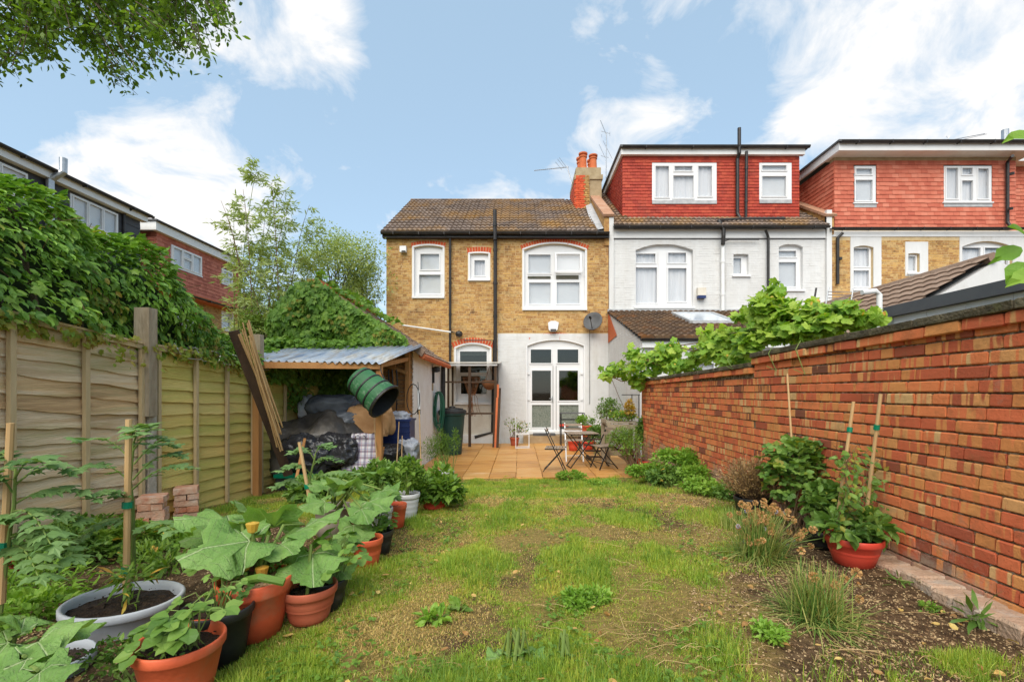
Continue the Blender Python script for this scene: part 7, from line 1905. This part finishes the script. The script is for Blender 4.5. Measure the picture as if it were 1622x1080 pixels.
# things hung on the canopy corner
t = thing('strip_lamp', 'white stick shaped work lamp hanging on the canopy corner post', 'lamp', Q(663,612,8.7))
MB().tube([Q(663,618,8.7),Q(663.5,648,8.7)], .028, 10).build('tube', mt['white'], t); MB().tube([Q(663.5,648.2,8.7),Q(663.5,656,8.7)], .03, 10).build('grip', mt['black_plastic'], t); MB().tube([Q(663,618,8.7),Q(662,605,8.75)], .006, 5).build('hook', mt['black_plastic'], t)
t = thing('hand_tools', 'black cable and tools hanging at the canopy corner', 'tool', Q(628,620,8.7))
for i, px in enumerate((615,621,628)):
    a = Q(px,585,8.6); MB().tube([a, a+Vector((.02,0,-.3)), a+Vector((.0,0,-.55-.1*i))], .012, 5).build('cord', mt['black_plastic'], t)
a = Q(655,615,8.7); mb = MB(); mb.tube([a+Vector((.12*math.sin(q),-.02,.28*math.cos(q)-.2)) for q in np.linspace(0,6.28,16)], .009, 5); mb.build('loop', mt['black_plastic'], t)

# ------------------------------------------------------------------ patio furniture
mt['slatwood'] = M('silvered_slat_wood', [(.22,.16,.11),(.38,.3,.23)], nscale=9, rnd=.5, bump=.3, stretch=(1,.2,1))
mt['blackmetal'] = M('black_metal', [(.01,.01,.01),(.02,.02,.02)], rnd=0, rough=.4)
mt['whitemetal'] = M('white_metal', [(.6,.6,.6),(.7,.7,.7)], rnd=0, rough=.4)
def folding_chair(label, x, y, rz, fm='blackmetal', back=True):
    t = thing('folding_chair', label, 'chair', (0,0,0), 'bistro chairs on the patio')
    zb_ = .03
    for s in (-1,1):
        x_ = s*.19
        MB().bar((x_,-.19,.0),(x_,.2,.84),.016,.026,up=(1,0,0)).build('back_leg', mt[fm], t)       # rises to the back rest
        MB().bar((x_*.9,.24,.0),(x_*.9,-.17,.45),.016,.026,up=(1,0,0)).build('front_leg', mt[fm], t)
        MB().bar((x_,-.2,.445),(x_,.2,.445),.014,.022,up=(0,0,1)).build('seat_rail', mt[fm], t)
    MB().bar((-.17,.16,.09),(.17,.16,.09),.014,.014).build('stretcher', mt[fm], t)
    MB().bar((-.17,-.13,.13),(.17,-.13,.13),.014,.014).build('stretcher', mt[fm], t)
    for i in range(7): MB().box(-.2,.2,-.19+i*.057,-.147+i*.057,.455,.469).build('slat', mt['slatwood'], t)
    for z, yy in ((.7,.135),(.8,.182)): MB().box(-.2,.2,yy-.02,yy-.006,z-.025,z+.025).build('back_slat', mt['slatwood'], t)
    t.location = (x,y,.036); t.rotation_euler = (0,0,rz); return t
folding_chair('black framed folding chair left of the bistro table', PX(880,9.25), 9.25, rad(82))
folding_chair('black framed folding chair right of the bistro table', PX(956,9.5), 9.55, rad(-70))
folding_chair('white framed folding chair behind the bistro table', PX(909,10.6), 10.6, rad(0), 'whitemetal')
tb = thing('bistro_table', 'square slatted bistro table with crossed black legs', 'table', (0,0,0))
for i in range(7): MB().box(-.3+i*.0865,-.225+i*.0865,-.28,.28,.7,.716).build('slat', mt['slatwood'], tb)
for y in (-.24,.24): MB().box(-.29,.29,y-.012,y+.012,.676,.699).build('frame', mt['blackmetal'], tb)
for s in (-1,1):
    MB().bar((-.27,s*.2,.68),(.27,s*.2,0),.016,.03,up=(0,1,0)).build('leg', mt['blackmetal'], tb); MB().bar((.25,s*.17,.68),(-.27,s*.17,0),.016,.03,up=(0,1,0)).build('leg', mt['blackmetal'], tb)
MB().bar((-.27,-.2,.01),(-.27,.2,.01),.016,.016).build('stretcher', mt['blackmetal'], tb)
tb.location = (PX(921,9.7),9.75,.036); tb.rotation_euler = (0,0,rad(8))
# raised wooden planter
plr = thing('wooden_planter_table', 'weathered grey wooden planter table full of plants at the patio corner', 'planter', (PX(980,10.2),10.2,.04))
x0, x1, y0, y1 = PX(962,10), PX(1008,10), 9.9, 10.5
for x in (x0,x1): 
    for y in (y0,y1): MB().bar((x,y,.03),(x,y,.93),.08,.08,up=(0,1,0)).build('leg', mt['post_grey'], plr)
for z in (.86,.3): MB().bar((x0,y0-.045,z),(x1,y0-.045,z),.02,.1).build('board', mt['post_grey'], plr)
MB().bar((x0-.03,y0,.95),(x0-.03,y1,.95),.02,.1).build('board', mt['post_grey'], plr)
for i in range(4): MB().box(x0-.05,x1+.05,y0-.04+i*.16,y0+.1+i*.16,.93,.952).build('board', mt['post_grey'], plr)
st2 = thing('wooden_pallet', 'dark stepped pallet wood behind the right folding chair', 'pallet', (PX(945,10.8),10.8,.04))
for i in range(4): MB().box(PX(930,10.8)-.05,PX(962,10.8),10.6+i*.13,10.7+i*.13,.1+.12*i,.13+.12*i).build('board', mt['dark_wood'], st2)
for x in (PX(931,10.8),PX(958,10.8)): MB().box(x,x+.06,10.6,11.1,.03,.1).build('bearer', mt['dark_wood'], st2)
# grill table by the doors
gr = thing('grill_table', 'small black two shelf grill table in front of the french doors', 'table', (PX(907,13.6),13.6,.03))
x0, x1 = PX(887,13.6), PX(925,13.6)
for z, n_ in ((PZ(653.5,13.6),'top'),(.55,'shelf'),(.8,'shelf')): MB().box(x0,x1,13.4,13.8,z-.02,z).build(n_, mt['felt'] if n_=='top' else mt['blackmetal'], gr)
for x in (x0+.02,x1-.02):
    for y in (13.42,13.78): MB().bar((x,y,.03),(x,y,PZ(653.5,13.6)-.02),.025,.025,up=(0,1,0)).build('leg', mt['blackmetal'], gr)
tag(crumple(MB(), Vector((x0+.1,13.5,.62)), (.13,.08,.05), amp=.3, seed=21, n=20).build('cloth', mt['red_pot'], smooth=True), 'red cloth lying on the grill table shelf', 'cloth')
wf = thing('tubular_stand', 'small white tubular frame standing on the patio', 'frame', (PX(826,13.0),13.0,.03))
a, b = PX(817,13.0), PX(838,13.0)
for x, y in ((a,12.8),(b,12.9),(a,13.1),(b,13.2)): MB().tube([(x,y,.03),(x,y,.42)], .012, 6).build('leg', mt['whitemetal'], wf)
for z in (.05,.42): MB().tube([(a,12.8,z),(b,12.9,z),(b,13.2,z),(a,13.1,z),(a,12.8,z)], .012, 6).build('rail', mt['whitemetal'], wf)
MB().tube([(a,12.8,.42),(a,12.8,1.0)], .011, 6).build('upright', mt['whitemetal'], wf)
tr_ = thing('metal_trellis', 'thin grey metal trellis frame before the white wall by the garden wall end', 'trellis', (PX(1008,10.3),10.3,0))
for px in (1001,1012): MB().tube([Q(px,760,10.3)+Vector((0,0,0)), Q(px,624,10.3)], .012, 5).build('upright', mt['felt'], tr_)
MB().tube([Q(985,625,10.3),Q(1014,625,10.3)], .01, 5).build('rail', mt['felt'], tr_)
# plants around the patio
bush('potted_tree', 'sparse little olive tree in the patio terracotta pot', 'plant', (PX(813,13.6),13.6,PZ(675,13.6)), (.5,.25,.35), 230, .055, 'herb', 'oval', base=top21, stems=16, stemmat='woody', stemr=.008, young=('dry',60))
tp22,_ = pot('terracotta pot of herbs on the step beside the doors', 930, 690, 16, m='terracotta', base=Vector((PX(929,12.9),12.9,.35)), r=.16, h=.32)
st3 = MB().box(PX(929,12.9)-.2,PX(929,12.9)+.2,12.7,13.1,.03,.35).build('crate_stand', mt['dark_wood']); tag(st3,'dark wooden block under the terracotta herb pot','block')
bush('potted_plant', 'bright green trailing plant in the herb pot beside the doors', 'plant', tp22+Vector((-.02,-.02,.12)), (.28,.22,.2), 900, .05, 'bright', 'oval', base=tp22)
for i,(px,r_,lab) in enumerate(((908,.15,'red plastic pot under the bistro table, left one'),(930,.19,'red plastic tub under the bistro table, right one'),(938,.1,'little dark red pot beside the red tub'))):
    pot(lab, px, 700, 20, m='red_pot', base=Vector((PX(px,12.4+.2*i),12.4+.2*i,.036)), r=r_, h=.27-.04*i)
bush('shrub', 'tall white flecked shrub against the white wall right of the doors', 'shrub', (PX(960,12.6),12.6,PZ(655,12.6)), (.42,.3,.65), 1500, .055, 'bush', 'oval', base=(PX(958,12.6),12.6,.03), stems=24, stemmat='woody', stemr=.008, lumps=9)
bush('shrub', 'low grey green shrub behind the bistro chairs', 'shrub', (PX(945,11.6),11.6,PZ(690,11.6)), (.4,.3,.32), 1300, .055, 'bush', 'oval', base=(PX(945,11.6),11.6,.03))
bush('potted_plant', 'small plants and marigolds growing on the planter table', 'plant', (PX(985,10.2),10.2,1.06), (.36,.25,.13), 800, .05, 'bright', 'oval', base=(PX(985,10.2),10.2,.95), young=('yellow_leaf',60))
bush('potted_plant', 'orange leaved spike plant on the planter table', 'plant', (PX(997,10.1),10.1,1.22), (.12,.1,.26), 220, .07, 'yellow_leaf', 'oval', base=(PX(995,10.1),10.1,.95), lumps=3)
bush('rosemary_bush', 'upright soft green rosemary bush in front of the planter table', 'shrub', (PX(990,9.0),9.0,PZ(700,9.0)), (.42,.32,.38), 3600, .055, 'herb', 'lance', base=(PX(1005,9.0),9.0,.15), stems=26, stemmat='woody', stemr=.01, lumps=10)
bush('bean_plant', 'tall dark climbing bean in the corner red pot', 'plant', top20+Vector((.06,.15,.42)), (.24,.2,.62), 1200, .09, 'bush', 'oval', base=top20, stems=14, stemmat='woody', lumps=8, singles=40)
bush('small_tree', 'crooked bare stemmed shrub at the lawn corner', 'shrub', (PX(1003,8.5),8.5,.55), (.35,.25,.3), 260, .05, 'herb', 'oval', base=(PX(1008,8.4),8.4,.1), stems=12, stemmat='woody', stemr=.016)
# border plants on the right
for (px, py, Y, rx, rz_, n_, sz, mm, kd, lab) in ((1030,760,7.6,.4,.18,1500,.05,'bright','oval','low bright green plants at the patio end of the border'),(1075,765,6.9,.55,.26,2600,.055,'bright','oval','bushy bright green mint in the right border'),
        (1055,785,6.6,.3,.2,900,.07,'bush','oval','strawberry like clump with an orange flower in the border'),(1110,778,6.2,.3,.16,900,.05,'bright','oval','low mint patch nearest the wall foot'),(1125,802,5.4,.4,.12,900,.05,'bright','oval','spreading low weeds before the heather pot'),(1165,812,5.0,.25,.1,500,.05,'bush','oval','small leaved weeds in front of the heather pot'),
        (905,752,8.3,.3,.13,900,.045,'bright','oval','bushy weed at the edge of the patio before the chairs'),(960,768,7.6,.35,.09,900,.04,'bright','oval','low spreading weeds on the lawn edge before the table')):
    g = Vector((PX(px,Y),Y,ghn(PX(px,Y),Y))); bush('border_plant', lab, 'plant', g+Vector((0,0,rz_*.7)), (rx,rx*.8,rz_), n_, sz, mm, kd, base=g, stems=14, young=('yellow_leaf',12) if Y>6.5 else None)
# heather
t = thing('dried_heather', 'dried brown heather bush in the black pot by the wall', 'plant', top17); P, D = [], []; mb = MB()
for i in range(260):
    a = R_.uniform(0,6.28); e = R_.uniform(.15,1.15); L_ = R_.uniform(.25,.4); d = Vector((math.cos(a)*math.sin(e), math.sin(a)*math.sin(e), math.cos(e))); b = top17+Vector((R_.gauss(0,.03),R_.gauss(0,.03),-.04)); q = b+d*L_*.6; r_ = b+d*L_+Vector((0,0,.02))
    mb.tube([b,q,r_], .003, 3, r1=.0015)
    for k in range(14): P.append(tuple(q.lerp(r_,R_.uniform(-.2,1.1))+Vector((R_.gauss(0,.012),R_.gauss(0,.012),R_.gauss(0,.012))))); D.append(tuple(d+Vector((R_.gauss(0,.4),R_.gauss(0,.4),R_.gauss(0,.4)))))
mb.build('stems', mt['woody'], t, kind='stuff'); leaves('sprigs', t, mt['dryheather'], P, np.array(D), unit(rng.normal(size=(len(P),3))), .03, 'lance', wide=1.6)
# raspberries and staked climbers against the wall
bush('raspberry_bush', 'leafy raspberry bush against the brick wall behind the chives', 'shrub', Q(1255,752,3.95), (.34,.26,.42), 620, .085, 'bush', 'three', base=G(1258,845), stems=22, stemmat='woody', stemr=.006, singles=80, young=('ivy_young',70), lumps=16)
bush('bramble', 'sprawling dark leaves beside the large red pot', 'plant', Q(1302,800,3.5), (.2,.16,.2), 420, .1, 'bush', 'three', base=G(1300,860), stems=10, singles=40)
stake('long thin cane rising out of the raspberry bush', Q(1262,820,3.85), Q(1247,592,4.1), .009, ())
stake('pale cane with green tape in the large red pot, left one', top18+Vector((-.13,.0,-.05)), Q(1352,636,3.15), .0115, (.8,))
stake('taller tan cane with green tape in the large red pot, right one', top18+Vector((.1,.05,-.05)), Q(1395,624,3.05), .012, (.78,))
t = thing('bean_plant', 'thin climbing bean twining between the two canes', 'plant', top18); mb = MB(); P, D = [], []
for i in range(9):
    b = top18+Vector((R_.uniform(-.14,.14),R_.uniform(-.05,.08),-.03)); q = [b]; side = -1 if i%2 else 1
    for k in range(9): b = b+Vector((R_.gauss(side*.012,.03),R_.gauss(0,.02),R_.uniform(.05,.085))); q.append(b)
    mb.tube(q, .0035, 4, r1=.0015)
    for k in range(26): 
        p = q[R_.randrange(2,9)]+Vector((R_.gauss(0,.05),R_.gauss(0,.03),R_.gauss(0,.04))); P.append(tuple(p)); D.append((R_.gauss(0,.7),-.4+R_.gauss(0,.4),-.3+R_.gauss(0,.4)))
mb.build('stems', mt['woody'], t, kind='stuff'); leaves('leaves', t, mt['ivy_young'], P[::3], np.array(D)[::3], (0,-.7,.7), rng.uniform(.025,.055,len(P[::3])), 'oval'); leaves('leaves', t, mt['bush'], P[1::3]+P[2::3], np.vstack([np.array(D)[1::3],np.array(D)[2::3]]), (0,-.7,.7), rng.uniform(.03,.07,len(P[1::3]+P[2::3])), 'oval')
bush('bean_plant', 'broad heart shaped bean leaves filling the large red pot', 'plant', top18+Vector((.03,-.02,.05)), (.24,.16,.1), 130, .11, 'bush', 'oval', base=top18, stems=10, singles=90, lumps=4)
# chives: flowering clump and grassy clump
def clump(name, label, c, n, L_, spread, heads, m='sedge', w=.0035, headm='dryhead', lean=(0,0)):
    c = Vector(c); t = thing(name, label, 'plant', c); V = []; Fc = []; ends = []
    for i in range(n):
        a = R_.uniform(0,6.28); e = min(1.5, abs(R_.gauss(0,spread))); L = L_*R_.uniform(.5,1.1); b = c+Vector((R_.gauss(0,.05),R_.gauss(0,.05),-.01)); d = Vector((math.cos(a)*math.sin(e)+lean[0],math.sin(a)*math.sin(e)+lean[1],math.cos(e))).normalized()
        side = d.cross(Vector((0,0,1))); side = side.normalized() if side.length > .01 else Vector((1,0,0)); p = b; o = len(V); ns_ = 6; droop = R_.uniform(.02,.16)*(1.5 if e > .8 else .7)
        for k in range(ns_+1):
            ww = w*(1-k/ns_*.8)*(1+.3*R_.random()); V += [tuple(p-side*ww), tuple(p+side*ww)]
            if k < ns_: Fc.append((o+2*k,o+2*k+1,o+2*k+3,o+2*k+2))
            p = p + d*L/ns_; d = (d+Vector((0,0,-droop))).normalized()
            g = ghn(p.x,p.y)+.006
            if p.z < g: p.z = g; d.z = max(d.z,0)
        ends.append((p, e))
    npmesh('blades', V, np.array(Fc), mt[m], t, kind='stuff')
    for i in range(heads):
        a = R_.uniform(0,6.28); e = abs(R_.gauss(0,.62)); L = L_*R_.uniform(.55,1.25); b = c+Vector((R_.gauss(0,.04),R_.gauss(0,.04),0)); tip = b+Vector((math.cos(a)*math.sin(e)+lean[0]*1.3,math.sin(a)*math.sin(e)*.7,math.cos(e)*.9))*L
        MB().tube([b,b.lerp(tip,.55)+Vector((0,0,.03)),tip], .0028, 4).build('stalk', mt['sedge'], t)
        r_ = R_.uniform(.017,.027); hm = 'dryhead' if R_.random() < .88 else 'lilac'; r_ = r_ if hm == 'dryhead' else .015; mb = MB()
        for k in range(46):
            d = Vector((R_.gauss(0,1),R_.gauss(0,1),R_.gauss(0,1))).normalized(); s1_ = d.orthogonal().normalized()*r_*.22; s2_ = d.cross(s1_); q = tip+d*r_*.35; e_ = tip+d*r_*1.05
            mb.add([q, e_+s1_, e_+s2_, e_-s1_], [(0,1,2),(0,2,3)])
        mb.build('flower_head', mt[hm], t)
    return t
mt['dryhead'] = LM('dry_flower_head', [(.35,.17,.05),(.55,.32,.12),(.62,.42,.2)], trans=.15, rnd=.8)
mt['lilac'] = LM('lilac_flower', [(.42,.38,.5),(.6,.56,.66)], trans=.2)
clump('chive_clump', 'large clump of chives with round dried flower heads', G(1225,905)+Vector((.04,.25,0)), 900, .36, .85, 70, lean=(.12,-.05))
clump('chive_clump', 'grassy clump of chives with straw coloured blades on bare soil', G(1318,1000)+Vector((0,.12,0)), 800, .28, .95, 8)
clump('chive_clump', 'small upright tuft of chives left of the raspberry bush', G(1180,850)+Vector((0,.2,0)), 160, .2, .5, 2)
bush('weed', 'bright feathery weed in the middle of the lawn', 'weed', G(925,962)+Vector((0,.05,.03)), (.16,.13,.06), 900, .035, 'bright', 'tiny', base=G(925,962), stems=12)
bush('weed', 'small pale rosette weed on the lawn left of centre', 'weed', G(690,985)+Vector((0,0,.02)), (.09,.08,.03), 60, .06, 'bright', 'oval', base=G(690,985), stems=4)
bush('weed', 'yellowish rosette weed on the lawn', 'weed', G(722,968)+Vector((0,0,.02)), (.05,.05,.025), 26, .055, 'herb', 'oval', base=G(722,968), stems=4)
bush('weed', 'dock like weed with upright leaves near the brick wall foot', 'weed', G(1545,992)+Vector((0,0,.05)), (.07,.05,.06), 24, .13, 'bush', 'lance', base=G(1545,992), stems=4)
bush('weed', 'tiny bright weed on the bare soil near the wall', 'weed', G(1470,968)+Vector((0,0,.02)), (.07,.06,.03), 160, .022, 'bright', 'tiny', base=G(1470,968), stems=4)
bush('weed', 'long leaved weed on the bare soil by the wall foot', 'weed', G(1425,925)+Vector((0,0,.02)), (.09,.05,.04), 22, .1, 'bush', 'lance', base=G(1425,925), stems=3)
bush('weed', 'pale green weed patch low in the lawn at right', 'weed', G(1215,1010)+Vector((0,0,.03)), (.1,.09,.04), 400, .03, 'bright', 'tiny', base=G(1215,1010), stems=6)

# ------------------------------------------------------------------ grass
mt['yellow_brown'] = LM('dead_leaf', [(.25,.12,.04),(.45,.26,.08),(.6,.45,.14)], trans=.15, rnd=.9)
mt['grass'] = LM('grass_blade', [(.12,.21,.02),(.22,.35,.04),(.38,.46,.06),(.62,.48,.1)], trans=.35, nscale=3.2, rnd=.5)
mt['tuft'] = LM('tuft_blade', [(.07,.15,.02),(.16,.28,.04),(.3,.4,.07)], trans=.4, nscale=2, rnd=.6)
mt['straw'] = LM('straw_blade', [(.4,.24,.07),(.62,.44,.14),(.75,.58,.26)], trans=.25, nscale=2, rnd=.7)
def fbm(x, y, s, seed):
    out = np.zeros_like(x); a = 1.0; tot = 0
    r = np.random.default_rng(seed)
    for o in range(4):
        for k in range(3):
            th = r.uniform(0,6.28); ph = r.uniform(0,6.28); out += a*np.sin((x*np.cos(th)+y*np.sin(th))*s*2**o*r.uniform(.8,1.25)+ph)
        tot += a*3; a *= .62
    return out/tot*2.2
def ghv(x, y):
    f = np.vectorize(ghn); return f(x, y)
def lawn_mask(x, y):
    lft = np.interp(y, [1.5,2.3,3.2,3.9,4.2,8.8], [-1.5,-1.4,-1.45,-1.8,-3.75,-3.75]); rgt = np.interp(y, [1.5,2.2,3.0,4.0,5.5,7.5,8.8], [1.0,1.15,1.55,1.95,2.1,2.15,2.2])
    e = fbm(x, y, 3.0, 5)*.25
    m = np.clip((x-lft+e)/.25,0,1)*np.clip((rgt-x+e*1.6)/.8,0,1)
    m *= np.clip((8.72-y)/.12,0,1)
    fringe = (x > rgt-.1)*(y > 4.0)*(x < 2.4)*.5; m = np.maximum(m, fringe)
    m = np.maximum(m, (x > rgt)*(x < 2.4)*.07*(fbm(x,y,2.2,9) > .1)*1.0 + (x>rgt)*(x<2.3)*.5*(fbm(x,y,2.0,9) > .55))
    return m
def grass(name, label, n, kk, hmin, hmax, w0, m, seed, straw=False, tuft=False):
    r = np.random.default_rng(seed)
    y = 1.55*(8.8/1.55)**r.random(n*2); x = r.uniform(-1,1,n*2); x = np.where(r.random(n*2) < .93, x*np.minimum(3.75, .45+1.15*y)+.0, x*3.7)
    dn = lawn_mask(x, y); f1 = fbm(x,y,2.4,21); f2 = fbm(x,y,5.5,33)
    bare = np.clip((f1*.7+f2*.5+.62)/.3, .0, 1); bare = np.where(y > 5.5, np.maximum(bare,.75), np.maximum(bare,.12))
    if straw: pr = dn*np.clip((fbm(x,y,1.6,77)+.25)*1.6,.12,1)
    elif tuft: pr = dn*np.clip((fbm(x,y,4.5,91)-.38)*5,0,1)
    else: pr = dn*bare
    k = r.random(n*2) < pr; x, y, f1, f2 = x[k][:n], y[k][:n], f1[k][:n], f2[k][:n]; N = len(x); z = ghv(x,y)-.004
    tall = np.clip(.55+f2*.7+fbm(x,y,9,3)*.55, .22, 1.9)
    h = r.uniform(hmin,hmax,N)*tall*np.where(y>5,1.15,1); w = w0*(.7+.16*y)*r.uniform(.7,1.3,N)
    a = r.uniform(0,2*np.pi,N); lean = np.abs(r.normal(.45,.35,N)) if not straw else r.uniform(.9,1.5,N); lean = np.clip(lean,0,1.5)
    d = np.column_stack([np.cos(a)*np.sin(lean), np.sin(a)*np.sin(lean), np.cos(lean)]); s = np.column_stack([-np.sin(a+r.normal(0,.5,N)), np.cos(a), np.zeros(N)])
    B = np.column_stack([x,y,z]); mid = B + d*(h*.55)[:,None]; d2 = unit(d + np.array([0,0,-.5])*(lean[:,None]*.9+.15)); tip = mid + d2*(h*.5)[:,None]
    if straw: mid[:,2] = np.maximum(mid[:,2], z+.012); tip[:,2] = np.maximum(tip[:,2], z+.008)
    V = np.stack([B-s*w[:,None]*.5, B+s*w[:,None]*.5, mid-s*w[:,None]*.42, mid+s*w[:,None]*.42, tip], 1)
    Fa = np.array([(0,1,3),(0,3,2),(2,3,4)])[None] + (np.arange(N)*5)[:,None,None]
    o = npmesh(name, V.reshape(-1,3), Fa.reshape(-1,3), mt[m], None); return tag(o, label, 'grass', kind='stuff')
grass('grass', 'patchy green lawn grass', 480000, 0, .018, .058, .003, 'grass', 1)
grass('grass', 'longer darker green tufts standing in the lawn', 65000, 0, .035, .09, .0034, 'tuft', 6, tuft=True)
grass('dry_grass', 'flattened straw coloured dead grass in the lawn', 150000, 0, .03, .085, .0022, 'straw', 2, straw=True)
# long bleached stalks lying about
mb = MB()
for i in range(130):
    px, py = R_.choice(((R_.uniform(880,1150),R_.uniform(930,1070)),(R_.uniform(640,1250),R_.uniform(800,1075)),(R_.uniform(1200,1500),R_.uniform(920,1075)))); g = G(px,py); a = R_.gauss(0,.6)+(math.pi if R_.random()<.5 else 0); L_ = R_.uniform(.06,.24)
    q = [g+Vector((math.cos(a)*L_*k/4, math.sin(a)*L_*k/4+.02*math.sin(k), .018+R_.uniform(0,.018))) for k in range(5)]; mb.tube(q, .0013, 3)
tag(mb.build('straw', mt['dry']), 'long bleached stalks scattered on the lawn', 'straw', kind='stuff')
# soil crumbs, wood chips and grit on the beds
n = 62000; y = 1.55*(6.5/1.55)**rng.random(n); x = rng.uniform(-3.7,2.42,n); rgt = np.interp(y,[1.5,2.2,3,4,5.5,7.5],[.95,1.05,1.35,1.5,1.75,2.0]); keep = ((x > rgt-.25)|(x < -1.2)&(y<4.0)|(rng.random(n)<.04))&(rng.random(n)<np.where(x>0,1,.6)); x, y = x[keep], y[keep]; n = len(x)
sz = np.column_stack([rng.uniform(.003,.013,n),rng.uniform(.002,.007,n),rng.uniform(.002,.005,n)])*rng.uniform(.6,1.3,n)[:,None]
th = rng.uniform(0,6.28,n); t1 = rng.normal(0,.4,n); c_, s_ = np.cos(th), np.sin(th); rot = np.zeros((n,3,3)); rot[:,0,0]=c_; rot[:,0,1]=-s_; rot[:,1,0]=s_; rot[:,1,1]=c_; rot[:,2,2]=1; tl_ = np.zeros((n,3,3)); tl_[:,0,0]=1; tl_[:,1,1]=np.cos(t1); tl_[:,1,2]=-np.sin(t1); tl_[:,2,1]=np.sin(t1); tl_[:,2,2]=np.cos(t1)
mt['grit'] = M('soil_grit', [(.03,.015,.008),(.16,.09,.04),(.34,.22,.11),(.52,.38,.2),(.2,.12,.055)], rnd=.95, nscale=9)
tag(np_boxes('gravel', np.column_stack([x,y,ghv(x,y)+.003]), sz, mt['grit'], None, jit=.0008, rot=np.einsum('nij,njk->nik',rot,tl_)), 'wood chips and grit on the bare soil', 'gravel', kind='stuff')
# little clover and weed leaves through the lawn
n = 14000; y = 1.6*(8.6/1.6)**rng.random(n); x = rng.uniform(-1,1,n)*(.5+1.1*y); k = (lawn_mask(x,y)>.3)&(fbm(x,y,3.1,55)>.1)&(np.abs(x)<3.7); x, y = x[k], y[k]; n = len(x)
o = leaves('clover', None, mt['herb'], np.column_stack([x,y,ghv(x,y)+rng.uniform(.01,.045,n)]), unit(rng.normal(0,1,(n,3))*np.array([1,1,.2])), unit(rng.normal(0,.3,(n,3))+np.array([0,-.1,1])), rng.uniform(.014,.035,n), 'three')
tag(o, 'small round leaved weeds through the lawn', 'weeds', kind='stuff')
# dead leaves
n = 420; y = 1.6*(8.5/1.6)**rng.random(n); x = rng.uniform(-1,1,n)*np.minimum(.5+1.05*y,3.6); k = (x < 2.4); x, y = x[k], y[k]; n = len(x)
o = leaves('fallen_leaves', None, mt['yellow_brown'], np.column_stack([x,y,ghv(x,y)+rng.uniform(.008,.04,n)]), unit(rng.normal(0,1,(n,3))*np.array([1,1,.3])), unit(rng.normal(0,.45,(n,3))+np.array([0,0,1])), rng.uniform(.02,.05,n), 'oval')
tag(o, 'brown and yellow dead leaves scattered over grass and soil', 'leaves', kind='stuff')
bpy.context.view_layer.update()
